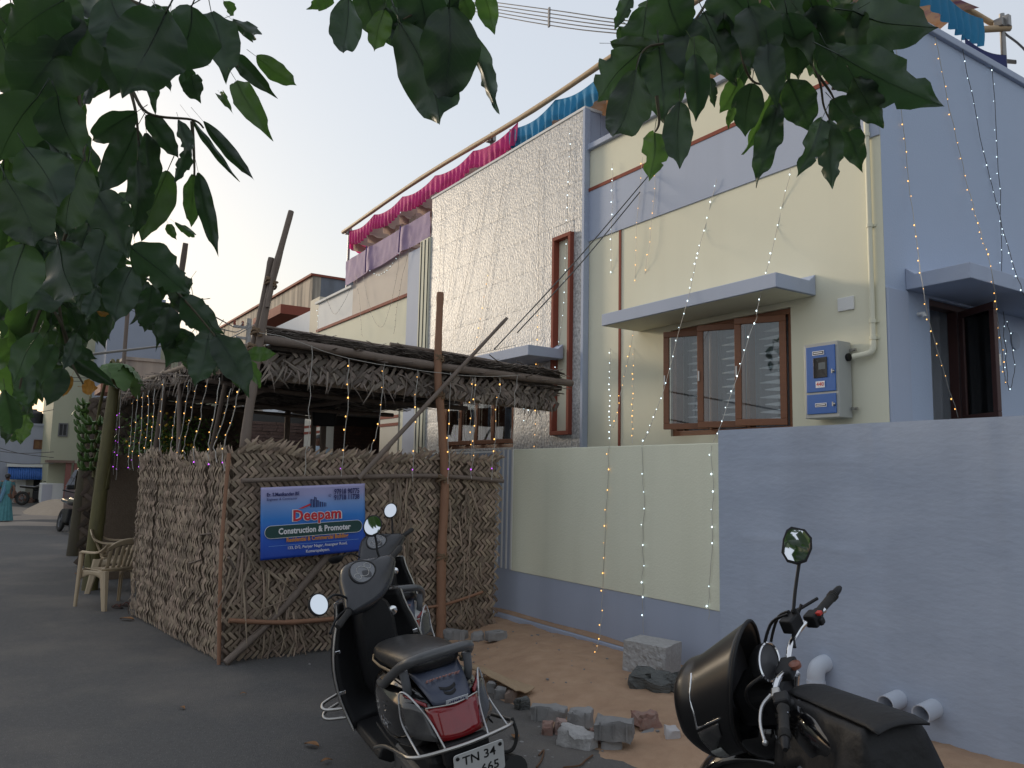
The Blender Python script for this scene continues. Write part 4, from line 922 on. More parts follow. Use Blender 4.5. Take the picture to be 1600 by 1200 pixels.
# service cables
for i, (a, c) in enumerate((((1012, 276), (772, 546)), ((1000, 300), (808, 520)))):
    A, B_ = onY(*a, YF-.05), onX(*c, EX+.1); mid = (A+B_)/2-Vector((0, 0, .04))
    b = MB(); b.tube(catmull([A, mid, B_], 8), .007, 6); tag(b.build('cable', WIRED, smooth=60), 'black cable from the house front down to the palm leaf roof, %s one' % ('lower' if i == 0 else 'upper'), 'cable', 'cables to the shelter')
A = [(-24, 7.5), (-4, 15)]
b0 = onY(858, 12, 9.0); b1 = onY(858, 42, 9.0)
b = MB(); b.box((b0+b1)/2, (.05, .03, (b0.z-b1.z))); tag(b.build('wire_spacer', STL), 'spacer bar clamped across the overhead wires', 'spacer')
for k in range(5):
    z = b0.z+(b1.z-b0.z)*(k+.5)/5; d = Vector((1.0, .02, 0)).normalized(); c = Vector((b0.x, 9.0, z)); q0 = onY(700, -6+4*k, 9.0); q1 = onY(1010, 36+5*k, 9.0)
    b = MB(); b.tube(catmull([c-(c-q0)*2.0, q0, c, q1, c+(q1-c)*3+Vector((0, 0, .15))], 5), .011, 5); tag(b.build('overhead_wire', WIRED, smooth=60), 'overhead power wire held by the spacer bar, %s from the top' % ORD[k], 'wire', 'overhead wires')
# ================================================================== SCOOTERS
def wheel(par, c, r, w, spokes=6, drum=.06):
    T = Matrix.Translation(c) @ Matrix.Rotation(radians(90), 4, 'X')
    b = MB(); prof = [(r*.62, -w*.42), (r*.70, -w*.5), (r*.88, -w*.5), (r*.97, -w*.32), (r, 0), (r*.97, w*.32), (r*.88, w*.5), (r*.70, w*.5), (r*.62, w*.42)]
    b.lathe(prof, 32, T, cap=False); t = b.build('tyre', RUBBER, par, smooth=40)
    b = MB(); b.lathe([(r*.64, -w*.40), (r*.60, -w*.2), (r*.60, w*.2), (r*.64, w*.40)], 28, T, cap=False); b.lathe([(drum, -w*.5), (drum, w*.5)], 16, T)
    for k in range(spokes):
        a = 2*pi*k/spokes; b.tube([Vector(c)+Vector((cos(a)*drum*.9, 0, sin(a)*drum*.9)), Vector(c)+Vector((cos(a)*r*.62, 0, sin(a)*r*.62))], .014, 6)
    b.build('rim', GREYP, t, smooth=40); return t
REDL = mat('tail_lamp_red', (.17, .006, .009), .08, (.24, .009, .012), 12, .5, coat=.6)
SMOKE = mat('smoked_lens', (.03, .03, .033), .14, (.085, .083, .08), 9, .4, coat=.2)
SEATM = mat('black_vinyl', (.012, .012, .013), .34, (.020, .020, .021), 9, .6, .35, 11, bdist=.012)
TRIMB = mat('blue_grey_trim', (.045, .055, .085), .35, (.055, .065, .10), 9, .6, .02, 60)
PLATE = mat('plate_white', (.62, .63, .62), .5, (.54, .54, .53), 10, .6)
INKB = mat('plate_ink', (.01, .01, .01), .5)
GAUGE = mat('gauge_face', (.13, .135, .145), .25, (.10, .105, .115), 40, .5, coat=.6)
STICK = mat('sticker_white', (.62, .64, .66), .5, (.55, .58, .62), 30, .5)
ORN = mat('decal_orange', (.50, .24, .20), .5)
RS = Matrix(((0, 0, -1, 0), (-1, 0, 0, 0), (0, 1, 0, 0), (0, 0, 0, 1)))      # lettering that faces backwards (-x)
LS = Matrix(((-1, 0, 0, 0), (0, 0, 1, 0), (0, 1, 0, 0), (0, 0, 0, 1)))       # lettering that faces left (+y)

def steer(P0, rake, a):
    ax = Vector((-sin(rake), 0, cos(rake)))
    return Matrix.Translation(P0) @ Matrix.Rotation(a, 4, ax) @ Matrix.Translation(-Vector(P0))

def mirror(par, root, c, wn_, up, rx, ry, shape='ellipse', tilt=0):
    """mirror head at c (root frame), facing world direction wn_"""
    RI = Euler(root.rotation_euler).to_matrix().inverted(); n = RI @ Vector(wn_); u = RI @ Vector(up)
    y = (u-n*u.dot(n)).normalized(); x = y.cross(n); R = Matrix.Rotation(tilt, 4, n)
    M = Matrix.Translation(c) @ R @ Matrix(((x.x, y.x, n.x, 0), (x.y, y.y, n.y, 0), (x.z, y.z, n.z, 0), (0, 0, 0, 1)))
    if shape == 'ellipse': sec = [(cos(2*pi*k/28)*rx, sin(2*pi*k/28)*ry) for k in range(28)]
    else:
        q = [(-.62, 1), (.30, 1), (.85, .62), (1, .05), (.80, -.72), (.25, -1), (-.45, -.98), (-.92, -.55), (-1, .2), (-.9, .75)]; sec = [(a*rx, c_*ry) for a, c_ in q]
    def ring(s, z): return [M @ Vector((a*s, c_*s, z)) for a, c_ in sec]
    b = MB(); b.loft([ring(.92, .0005), ring(1.0, .001), ring(1.07, -.002), ring(1.05, -.016), ring(.8, -.034), ring(.3, -.042)]); h = b.build('mirror_head', BLACKP, par, smooth=50)
    b = MB(); P = ring(.93, .0022); b.add([M @ Vector((0, 0, .0022))]+P, [(0, i+1, (i+1) % len(P)+1) for i in range(len(P))]); b.build('mirror_glass', MIRROR, h)

def make_scooter(label, loc, rz, lean, paint, steer_a=38, plate=True):
    root = thing('scooter', label, 'scooter', loc, rot=(-radians(lean), 0, rz))
    w_ = wheel(root, (-.60, 0, .215), .215, .095); w2_ = wheel(root, (.66, 0, .22), .22, .09)
    # body behind the footboard
    b = MB(); rings = [ell(x, 0, zc, hy, hz, e, 28) for x, zc, hy, hz, e in ((-.80, .605, .10, .05, 2.4), (-.765, .595, .165, .10, 2.6), (-.68, .58, .20, .145, 2.7), (-.55, .565, .222, .175, 2.7), (-.35, .56, .218, .18, 2.8), (-.18, .55, .185, .165, 3), (-.06, .53, .14, .15, 3))]
    b.loft(rings); body = b.build('body_panel', paint, root, smooth=60, sub=1)
    for sy in (1, -1):
        b = MB(); b.grid(lambda u, v: Vector((-.70+.40*u, sy*(.216+.005*sin(pi*u)), .455+.02*u+.012*v)), 8, 2); b.build('panel_crease', mat('seam', (.02, .02, .02), .6), body, solid=.003, fix=False)
    b = MB(); b.bb((-.82, -.13, .33), (-.25, .13, .45)); b.build('underside', BLACKP, root, bevel=.03)
    # rear lamps: red centre, smoked indicators on both sides
    def rear(y, z, d=0): return Vector((-.925-d+.17*(abs(y)/.2)**2.4+.42*(z-.54), y, z))
    b = MB(); b.grid(lambda u, v: rear((u-.5)*2*(.092+.022*v), .535+.125*v), 14, 6); lamp = b.build('tail_lamp', REDL, root, smooth=180, solid=.02, fix=False)
    b = MB(); b.ball(rear(.015, .565, -.003), .016, 10, (.5, 1, 1)); b.build('lamp_bulb', mat('lamp_red_hot', (.7, .03, .02), .3), lamp, smooth=180)
    for sy in (1, -1):
        b = MB(); b.grid(lambda u, v: rear(sy*(.097+(.092)*u+.022*v*(1-u)), .535+.015*u+(.125+.055*u-.055*u*u)*v), 8, 6); b.build('indicator_lens', SMOKE, root, smooth=180, solid=.02, fix=False)
        b = MB(); b.grid(lambda u, v: rear(sy*(.108+.065*u), .663+.045*u+(.016-.012*u)*v, -.0), 6, 3); b.build('red_reflector', REDL, root, smooth=180, solid=.014, fix=False)
    # centre trim above the lamp, with decal, slots and sticker
    def trim(u, v): y = (u-.5)*2*(.082+.035*v); z = .664+.105*v; return Vector((-.874+.09*v+.10*v*v+.10*(abs(y)/.15)**2, y, z))
    b = MB(); b.grid(trim, 12, 8); tp = b.build('rear_trim', TRIMB, root, smooth=180, solid=.02, fix=False)
    for k, (z, hw_) in enumerate(((.43, .045), (.30, .035))):
        b = MB(); b.grid(lambda u, v: trim(.5+(u-.5)*hw_*8, z+.09*v-.25*(.25-(u-.5)**2))+Vector((-.0115, 0, .004)), 8, 2); b.build('trim_slot', BLACKP, tp, smooth=180, solid=.004, fix=False)
    c = trim(.5, .72)+Vector((-.0135, 0, .008)); T = Matrix.Translation(c) @ Matrix.Rotation(radians(-52), 4, 'Y') @ RS
    b = MB(); b.M = T; rg_ = random.Random(5)
    for k in range(11):
        x_ = -.072+.0145*k; b.box((x_, .010, .001), (.010, .0035, .002)); b.box((x_, -.010, .001), (.010, .0035, .002)); b.box((x_-.0045+.009*(k % 2), 0, .001), (.003, .018, .002)); b.box((x_, rg_.uniform(-.004, .004), .001), (.009, .003, .002))
    b.build('decal', ORN, tp)
    c = rear(-.012, .668, .012)+Vector((0, 0, .004)); T = Matrix.Translation(c) @ Matrix.Rotation(radians(-28), 4, 'Y') @ RS
    b = MB(); b.M = T; b.box((0, .0, 0), (.10, .030, .002)); s_ = b.build('sticker', STICK, tp)
    b = MB(); b.M = T
    for k in range(9): b.box((-.034+.0085*k, .002*(k % 2), .0018), (.005, .006+.003*(k % 3), .0012))
    b.build('sticker_print', NAVY, tp)
    # seat
    b = MB(); b.loft([ell(x, 0, zc, hy, hz, 2.6, 24) for x, zc, hy, hz in ((-.72, .80, .09, .028), (-.68, .80, .13, .05), (-.5, .79, .15, .058), (-.30, .765, .15, .055), (-.10, .745, .135, .05), (.02, .73, .105, .042), (.055, .722, .06, .025))]); seat = b.build('seat', SEATM, root, smooth=60, sub=1)
    b = MB()
    for sy in (1, -1): b.tube([(x, sy*y, z) for x, y, z in ((-.66, .135, .775), (-.5, .156, .755), (-.3, .156, .735), (-.1, .14, .717), (.03, .105, .705))], .006, 6)
    b.build('seat_piping', mat('tan_piping', (.30, .22, .13), .5), seat, smooth=60)
    # grab rail
    P = catmull([(-.36, .185, .685), (-.48, .192, .705), (-.60, .180, .765), (-.72, .160, .825), (-.80, .115, .858), (-.825, .0, .868), (-.80, -.115, .858), (-.72, -.160, .825), (-.60, -.180, .765), (-.50, -.188, .715)], 5)
    b = MB(); b.tube(P, [.013+.009*min(1, min(i, len(P)-1-i)/6) for i in range(len(P))], 12); b.build('grab_rail', mat('grab_rail_grey', (.075, .077, .08), .28, (.09, .092, .095), 20, .6, .02, 100), root, smooth=60)
    for sy in (1, -1):
        b = MB(); b.tube(catmull([(-.70, sy*.150, .80), (-.70, sy*.145, .73), (-.68, sy*.14, .68)], 4), .020, 8); b.build('rail_bracket', GREYP, root, smooth=60)
    # steel guards
    b = MB(); b.tube(catmull([(-.16, .215, .32), (-.45, .225, .42), (-.80, .238, .50), (-.90, .232, .515), (-.95, .17, .52), (-.975, 0, .522), (-.95, -.17, .52), (-.90, -.232, .515), (-.80, -.238, .50), (-.45, -.235, .44)], 6), .0085, 8); b.build('rear_guard_bar', STEEL, root, smooth=60)
    for sy in (1, -1):
        P = [Vector((-.93, sy*.198, .52)), rear(sy*.200, .59, .012), rear(sy*.197, .66, .012), rear(sy*.188, .715, .014), rear(sy*.170, .722, .014), rear(sy*.145, .685, .014), rear(sy*.115, .62, .014), Vector((-.965, sy*.095, .522))]
        b = MB(); b.tube(catmull(P, 6), .0042, 6); b.build('lamp_guard', mat('guard_white', (.52, .52, .52), .35, metal=.5), root, smooth=60)
    b = MB(); b.tube(catmull([rear(.118, .665, .02), rear(0, .665, .02), rear(-.118, .665, .02)], 4), .0035, 6); b.build('lamp_guard', STEEL, root, smooth=60)
    # mudguard, number plate, exhaust
    b = MB(); b.grid(lambda u, v: Vector((-.60-.30*cos((v*1.2-.25))-.02, (u-.5)*.17, .22+.30*sin(v*1.2+.05))), 6, 8); b.build('rear_mudguard', BLACKP, root, smooth=180, solid=.012, fix=False)
    b = MB(); b.bb((-.955, -.10, .44), (-.90, .10, .53)); b.build('plate_holder', BLACKP, root, bevel=.01)
    T = Matrix.Translation((-.972, -.035, .430)) @ Matrix.Rotation(radians(-14), 4, 'Y') @ RS
    b = MB(); b.M = T; pr = [(sx_*(.112-.012)+.012*cos(a), sy_*(.068-.012)+.012*sin(a)) for sx_, sy_, a0 in ((1, 1, 0), (-1, 1, pi/2), (-1, -1, pi), (1, -1, 1.5*pi)) for a in (a0, a0+pi/4, a0+pi/2)]
    b.prism(pr, -.003, .001); pl = b.build('number_plate', PLATE, root)
    if plate:
        text('lettering', 'TN 34', INKB, pl, T @ Matrix.Translation((.0, .030, .0018)), .056, .0006); text('lettering', '665', INKB, pl, T @ Matrix.Translation((.045, -.034, .0018)), .056, .0006)
    for sx_ in (-.095, .095):
        b = MB(); b.lathe([(.008, 0), (.008, .004), (.003, .006)], 10, T @ Matrix.Translation((sx_, .052, .001))); b.build('plate_bolt', INKB, pl, smooth=40)
    b = MB(); b.tube([(-.15, -.16, .22), (-.35, -.175, .22), (-.55, -.19, .27), (-.95, -.195, .34)], [.02, .03, .055, .055], 16); b.build('exhaust', mat('exhaust_black', (.02, .02, .02), .45), root, smooth=50)
    b = MB(); b.tube(catmull([(-.90, -.235, .53), (-.91, -.24, .46), (-.90, -.21, .40), (-.86, -.15, .40), (-.82, -.10, .44)], 6), .008, 6); b.build('rubber_strap', RUBBER, root, smooth=60)
    b = MB(); b.bb((-.72, .06, .16), (-.12, .13, .30)); b.build('engine_case', mat('engine_alloy', (.16, .16, .16), .5, metal=.6), root, bevel=.03)
    b = MB(); b.tube([(-.28, .12, .24), (-.30, .20, .02)], .011, 8); b.build('side_stand', BLACKP, root, smooth=60)
    # footboard, apron, front
    b = MB(); b.loft([[Vector((x, y, z)) for y, z in ((-.19, .30), (.19, .30), (.21, .26), (.15, .22), (-.15, .22), (-.21, .26))] for x in (-.16, .05, .34)]); b.build('footboard', BLACKP, root, bevel=.012)
    def apron(u, v, d=0):
        y = (u-.5)*2; hw_ = .215+.045*sin(pi*min(1, v*1.15))-.035*v**3; z = .27+.66*v
        return Vector((.345+.12*v**.8*(1-v*.25)+.10*(1-abs(y)**2.2)*.55-.03*abs(y)**3+d, y*hw_, z))
    b = MB(); b.grid(lambda u, v: apron(u, v), 22, 18); b.build('leg_shield', BLACKP, root, smooth=180, solid=.03, fix=False)
    b = MB(); b.grid(lambda u, v: apron(u, v, .045)+Vector((.05*(1-(2*u-1)**2), 0, 0)), 22, 18); b.build('front_apron', paint, root, smooth=180, solid=.02, fix=False)
    b = MB(); b.loft([ell(x, 0, .66, hy, .27, 3.5, 20) for x, hy in ((.285, .085), (.32, .11), (.46, .115))]); b.build('inner_panel', BLACKP, root, smooth=50)
    b = MB(); b.lathe([(.026, 0), (.026, .008), (.019, .012), (.003, .012)], 18, Matrix.Translation((.312, -.10, .84)) @ Matrix.Rotation(radians(-90), 4, 'Y')); b.build('ignition_lock', CHROME, root, smooth=40)
    for sy in (1, -1):
        P = [apron(.5+sy*.515, v, -.012) for v in [i/12 for i in range(13)]]
        b = MB(); b.tube(P, .0075, 7); gb = b.build('shield_trim', STEEL, root, smooth=60)
        for v in (.30, .62): 
            p = apron(.5+sy*.47, v, -.022); b = MB(); b.box(p, (.012, .035, .022)); b.build('trim_clip', CHROME, gb, bevel=.004)
    b = MB(); b.tube(catmull([(.36, .24, .33), (.40, .335, .34), (.45, .335, .36), (.47, .25, .38)], 5), .009, 8); b.tube(catmull([(.36, .24, .38), (.40, .335, .39), (.45, .335, .41), (.47, .25, .43)], 5), .009, 8); b.build('leg_guard', STEEL, root, smooth=60)
    b = MB(); b.grid(lambda u, v: Vector((.66+.27*cos(.3+2.2*v), (u-.5)*.16, .22+.27*sin(.3+2.2*v)-.03*(2*u-1)**2)), 8, 12); b.build('front_fender', paint, root, smooth=180, solid=.012, fix=False)
    b = MB()
    for sy in (1, -1): b.tube([(.66, sy*.06, .22), (.50, sy*.055, .62)], .018, 8)
    b.build('front_fork', GREYP, root, smooth=60)
    # handlebar group, turned left
    SM = steer(Vector((.42, 0, .92)), radians(27), radians(steer_a))
    def sb(): q = MB(); q.M = SM; return q
    b = sb(); rings = []; ca, sa = cos(radians(48)), sin(radians(48))
    for y, xc, zc, hl, hs in ((-.265, .35, 1.0, .027, .026), (-.215, .358, .998, .050, .042), (-.16, .37, 1.0, .086, .056), (-.10, .385, 1.01, .122, .064), (-.045, .392, 1.02, .142, .066), (0, .395, 1.024, .148, .067), (.045, .392, 1.02, .142, .066), (.10, .385, 1.01, .122, .064), (.16, .37, 1.0, .086, .056), (.215, .358, .998, .050, .042), (.265, .35, 1.0, .027, .026)):
        ring = []
        for k in range(20):
            a = 2*pi*k/20; p_, q_ = hl*math.copysign(abs(cos(a))**.75, cos(a)), hs*math.copysign(abs(sin(a))**.75, sin(a))
            ring.append(Vector((xc+p_*ca-q_*sa, y, zc+p_*sa+q_*ca)))
        rings.append(ring)
    b.loft(rings); cowl = b.build('handlebar_cowl', mat('cowl_grey', (.022, .023, .026), .24, (.030, .031, .035), 20, .6, .03, 200), root, smooth=60, sub=1)
    T = SM @ frame((.395-.0635*sa+.03*ca, 0, 1.024+.0635*ca+.03*sa), (0, -1, 0), (ca, 0, sa))
    def gel(s, z, k=30): return [T @ Vector((cos(a)*.088*s*(1-.18*sin(a)), sin(a)*.066*s, z)) for a in [2*pi*i/k for i in range(k)]]
    b = MB(); b.loft([gel(1.12, -.02), gel(1.10, .002), gel(1.0, .005), gel(.97, .001)]); b.build('gauge_bezel', BLACKP, cowl, smooth=40)
    b = MB(); b.loft([gel(.98, -.004), gel(.98, .0015)]); g = b.build('gauge', GAUGE, cowl, smooth=30)
    b = MB()
    for cx, rr in ((0, .036), (.055, .02), (-.055, .02)): b.tube([T @ Vector((cx+rr*cos(a), -.004+rr*sin(a), .003)) for a in [2*pi*i/20 for i in range(20)]], .0014, 5, closed=True)
    b.build('dial_ring', STEEL, g, smooth=60)
    b = sb(); b.box((.318, .13, .985), (.02, .028, .028)); b.box((.318, .19, .98), (.02, .02, .02)); b.build('switch', BLACKP, cowl, bevel=.003)
    for sy in (1, -1):
        b = sb(); P = [Vector((.352, sy*y, 1.0-.02*(y-.25))) for y in (.23, .26, .30, .34, .37, .385)]; b.tube(P, [.016, .019, .0175, .0185, .0195, .015], 14); g = b.build('grip', RUBBER, root, smooth=50)
        b = sb(); P = catmull([(.385, sy*.22, 1.0), (.425, sy*.27, .99), (.43, sy*.34, .975), (.415, sy*.385, .97)], 5); b.tube(P, .0065, 7); b.ball(P[-1], .010, 8); b.build('brake_lever', STEEL if paint is not BLACKGLOSS or sy < 0 else BLACKP, root, smooth=60)
        b = sb(); P = catmull([(.37, sy*.19, 1.03), (.375, sy*(.205 if sy < 0 else .23), 1.09), (.37, sy*(.225 if sy < 0 else .29), 1.13), (.365, sy*(.245 if sy < 0 else .37), 1.185 if sy < 0 else 1.14)], 5); b.tube(P, .0065, 8); b.build('mirror_stem', BLACKP, root, smooth=60)
        c = SM @ (Vector((.355, -.25, 1.235)) if sy < 0 else Vector((.355, .42, 1.165)))
        RM = Euler(root.rotation_euler).to_matrix(); wc = Vector(loc)+RM @ c; toc = (CP-wc).normalized()
        want = Vector((.75, -.25, .66)).normalized() if sy < 0 else (Vector((.72, .52, .46)).normalized() if plate else Vector((-1.35, .2, 1.0)))
        mirror(root, root, c, (toc+want).normalized(), (0, .0, 1), .050 if sy < 0 else .052, .062 if sy < 0 else .055, tilt=radians(-18 if sy < 0 else 8))
    b = MB(); b.loft([[Vector((x, y*s, z)) for y, z in ((-.09, .60), (.09, .60), (.115, .70), (.09, .78), (-.09, .78), (-.115, .70))] for x, s in ((.50, 1), (.56, .95), (.585, .7))]); b.build('headlamp', SMOKE, root, bevel=.01)
    T = Matrix.Translation((-.50, .2225, .545)) @ LS
    text('lettering', 'Activa', CHROME, body, T, .045, .0002); 
    b = MB()
    for k in range(3): b.box((-.53+.004*k, .217, .60+.022*k), (.006, .004, .009))
    b.build('side_badge', CHROME, body)
    return root
WHITEPAINT = mat('white_pearl_paint', (.56, .58, .57), .2, (.60, .62, .61), 6, .5, coat=.6)
SC_RZ = radians(171)
make_scooter('black scooter nearest the camera with steel guards and white number plate', (-3.92, 2.02, 0), SC_RZ, 12, BLACKGLOSS, 46)
make_scooter('white and black scooter standing behind the black one, in front of the banner', (-5.60, 2.70, .0), radians(161), 8, WHITEPAINT, 42, False)

# ================================================================== MOTORCYCLE
MB_RZ = radians(156); MLEAN = 9; MLOC = Vector((-1.53, 2.475, 0))
mo = thing('motorcycle', 'black motorcycle with cowl visor, tank cover and one mirror, in front of the grey wall', 'motorcycle', MLOC, rot=(-radians(MLEAN), 0, MB_RZ))
wheel(mo, (-.58, 0, .30), .30, .09, 6, .07)
SM = steer(Vector((.40, 0, .90)), radians(26), radians(48))
def sb(): q = MB(); q.M = SM; return q
fwc = SM @ Vector((.70, 0, .30))
T = Matrix.Translation((0, 0, 0)); b = sb(); TT = Matrix.Translation((.70, 0, .30)) @ Matrix.Rotation(radians(90), 4, 'X')
b.lathe([(.235, -.035), (.26, -.042), (.29, -.03), (.30, 0), (.29, .03), (.26, .042), (.235, .035)], 32, TT, cap=False); tw_ = b.build('tyre', RUBBER, mo, smooth=40)
b = sb(); b.lathe([(.24, -.034), (.225, -.02), (.225, .02), (.24, .034)], 28, TT, cap=False); b.lathe([(.07, -.045), (.07, .045)], 16, TT)
for k in range(6): a = 2*pi*k/6; b.tube([(.70+.06*cos(a), 0, .30+.06*sin(a)), (.70+.23*cos(a), 0, .30+.23*sin(a))], .014, 6)
b.build('rim', GREYP, tw_, smooth=40)
b = sb(); b.grid(lambda u, v: Vector((.70+.335*cos(.25+2.3*v), (u-.5)*.13, .30+.335*sin(.25+2.3*v)-.02*(2*u-1)**2)), 8, 14); b.build('front_fender', BLACKGLOSS, mo, smooth=180, solid=.01, fix=False)
b = sb()
for sy in (1, -1): b.tube([(.70, sy*.075, .30), (.42, sy*.075, .88)], .019, 10)
b.build('front_fork', CHROME, mo, smooth=60)
# cowl with visor: a shell open at the back
def cowl(u, v):
    a = -2.3+4.6*u                          # round the shell, 0 = top; v < 0 is the blunt nose, v = 1 the open back
    sc = 1 if v >= 0 else sqrt(max(0, 1-v*v)); w_ = max(0, v)
    x = .755-.165*w_+(.105*sin(-v*pi/2) if v < 0 else 0)-.085*cos(a)*w_-.05*max(0, -cos(a))
    hy = (.172+.028*w_)*sc; hz = (.200+.05*w_)*sc; zc = .805+.07*w_
    return Vector((x, hy*math.copysign(abs(sin(a))**.85, sin(a)), zc+hz*(cos(a) if cos(a) > 0 else .85*cos(a))))
b = sb(); b.grid(lambda u, t: cowl(u, -1+2*t), 36, 20)
cw_ = b.build('headlamp_cowl', mat('cowl_black', (.007, .007, .008), .33, (.011, .011, .012), 9, .6), mo, smooth=50, solid=.008, fix=False)
b = sb(); rr_ = [cowl(i/35, .62)*1.0-Vector((.0, 0, 0)) for i in range(36)]; cc0 = sum(rr_, Vector())/36; b.add([cc0+Vector((.02, 0, 0))]+rr_, [(0, i+1, i+2) for i in range(35)]+[(0, 36, 1)]); b.build('dash_panel', BLACKP, cw_, smooth=40, fix=False)
b = sb(); b.tube([cowl(i/35, 1.0) for i in range(36)], .007, 7); b.build('cowl_edge', BLACKP, cw_, smooth=60)
b = sb(); b.tube([cowl(.80+.0*i, .05+.65*i/10)+Vector((0, .004, .004)) for i in range(11)], .004, 6); b.tube([cowl(.56+.24*i/10, .05+.02*sin(i))+Vector((.004, .003, .0)) for i in range(11)], .004, 6); b.build('chrome_strip', CHROME, cw_, smooth=60)
b = sb(); b.grid(lambda u, v: cowl(.81+.13*v*(1-u*.6), .03+.62*u)*1.0+Vector((.003, .006, 0)), 10, 6); b.build('side_lens', SMOKE, cw_, smooth=180, solid=.006, fix=False)
b = sb(); b.grid(lambda u, v: cowl(.915+.07*v, .02+.40*u)+Vector((.005, .008, 0)), 8, 4); b.build('headlamp_lens', mat('headlamp_glass', (.30, .31, .30), .12, (.22, .23, .22), 12, .5, coat=.8), cw_, smooth=180, solid=.006, fix=False)
b = sb(); b.bb((.44, -.10, .78), (.62, .10, .92)); b.build('lamp_housing', BLACKP, mo, bevel=.03)
b = sb(); b.loft([ell(.50, .0, .70, .06, .06, 2.4, 14), ell(.56, .0, .68, .09, .09, 2.6, 14), ell(.66, 0, .70, .085, .09, 2.6, 14), ell(.71, 0, .72, .05, .06, 2.4, 14)]); b.build('lower_cowl', BLACKGLOSS, mo, smooth=60, sub=1)
# gauges
T = SM @ frame((.46, .0, .985), (0, -1, 0), (.18, 0, .98))
def disc(s, z, rx=.085, ry=.055, k=28): return [T @ Vector((rx*s*cos(2*pi*i/k), ry*s*sin(2*pi*i/k), z)) for i in range(k)]
b = MB(); b.loft([disc(.8, -.05), disc(1.05, -.03), disc(1.08, .0), disc(1.0, .004), disc(.96, -.002)]); gg = b.build('gauge_housing', BLACKP, mo, smooth=40)
b = MB(); b.loft([disc(1.06, .002), disc(1.08, .005), disc(1.0, .008), disc(.95, .004)], cap=False); b.build('gauge_bezel', CHROME, gg, smooth=60)
b = MB(); b.loft([disc(.96, -.003), disc(.96, .001)]); b.build('gauge_face', mat('dark_gauge', (.05, .05, .052), .3), gg)
# handlebar
for sy in (1, -1):
    b = sb(); P = catmull([(.405, sy*.03, .955), (.405, sy*.10, .975), (.40, sy*.17, .975), (.375, sy*.215, .99), (.345, sy*.26, .99), (.315, sy*.31, .986)], 6); b.tube(P, .0115, 12); b.build('handlebar', CHROME, mo, smooth=60)
    A = Vector((.335, sy*.275, .99)); D = Vector((-.26, sy*.955, -.03)).normalized()
    b = sb(); ds = (0, .012, .02, .06, .10, .118, .122, .128, .132, .138, .142, .148); rr = (.020, .021, .017, .0165, .017, .0175, .0205, .0175, .0205, .0175, .0205, .016); b.tube([A+D*d for d in ds], rr, 16); g = b.build('grip', RUBBER, mo, smooth=40)
    b = sb(); b.tube([A+D*.148, A+D*.155, A+D*.185, A+D*.20], [.012, .015, .013, .008], 14); b.build('bar_end', BLACKP, g, smooth=50)
    b = sb(); R_ = frame((0, 0, 0), D, (0, 0, 1)).to_3x3(); b.box(A-D*.03, (.055, .052, .05), R_); b.box(A-D*.03+Vector((-.022, 0, -.012)), (.03, .03, .03), R_); sw_ = b.build('switch_box', BLACKP, mo, bevel=.008)
    if sy < 0:
        b = sb(); b.box(A-D*.03+Vector((-.030, 0, .020)), (.022, .014, .020), R_); b.build('kill_switch', mat('switch_red', (.50, .03, .02), .4), sw_, bevel=.003)
        b = sb(); b.box(A-D*.105+Vector((.035, 0, .035)), (.075, .055, .052), R_); mc_ = b.build('brake_reservoir', BLACKP, mo, bevel=.006)
        b = sb(); b.tube(catmull([A-D*.07+Vector((.04, 0, .02)), A-D*.02+Vector((.07, 0, .03)), A+D*.05+Vector((.075, 0, .012)), A+D*.13+Vector((.06, 0, 0))], 5), .0065, 8); b.build('brake_lever', BLACKP, mo, smooth=60)
        b = sb(); b.tube([A-D*.085+Vector((.02, 0, .03)), A-D*.085+Vector((.02, 0, .075))], [.014, .011], 10); P = catmull([A-D*.085+Vector((.02, 0, .075)), A-D*.03+Vector((.018, 0, .13)), A+D*.06+Vector((.01, 0, .215))], 5); b.tube(P, .0065, 8); b.build('mirror_stem', BLACKP, mo, smooth=60)
        c = SM @ (P[-1]+D*.012+Vector((0, 0, .045))); RM = Euler(mo.rotation_euler).to_matrix(); wc = MLOC+RM @ c; toc = (CP-wc).normalized()
        mirror(mo, mo, c, (toc*1.0+Vector((.40, -.75, .55)).normalized()*1.0).normalized(), (0, 0, 1), .052, .066, 'hex', radians(-10))
    else:
        b = sb(); b.box(A-D*.07+Vector((.02, 0, .0)), (.045, .035, .03), R_); b.build('lever_perch', STEEL, mo, bevel=.006)
        b = sb(); P = catmull([A-D*.07+Vector((.04, 0, 0)), A-D*.02+Vector((.075, 0, -.005)), A+D*.06+Vector((.085, 0, -.012)), A+D*.15+Vector((.07, 0, -.012))], 6); b.tube(P, [.008-.002*min(1, i/8) for i in range(len(P))], 8); b.ball(P[-1], .010, 10); b.build('clutch_lever', mat('lever_alloy', (.55, .55, .55), .3, metal=.9), mo, smooth=60)
b = sb(); b.bb((.375, -.05, .93), (.435, .05, .97)); b.build('bar_clamp', BLACKP, mo, bevel=.008)
b = sb(); b.lathe([(.022, 0), (.022, .014), (.016, .018)], 14, Matrix.Translation((.37, 0, .955))); b.build('key_lock', mat('lock_copper', (.22, .08, .05), .4), mo, smooth=40)
for pts in (((.40, -.20, 1.06), (.47, -.22, 1.02), (.52, -.15, .92), (.50, -.08, .82)), ((.40, -.18, 1.06), (.48, -.17, 1.03), (.53, -.10, .92), (.48, -.05, .80)), ((.40, .20, 1.06), (.47, .21, 1.02), (.52, .14, .90), (.48, .07, .80)), ((.39, -.10, .97), (.40, -.17, 1.0), (.36, -.24, 1.06))):
    b = sb(); b.tube(catmull(pts, 6), .006, 6); b.build('control_cable', BLACKP, mo, smooth=60)
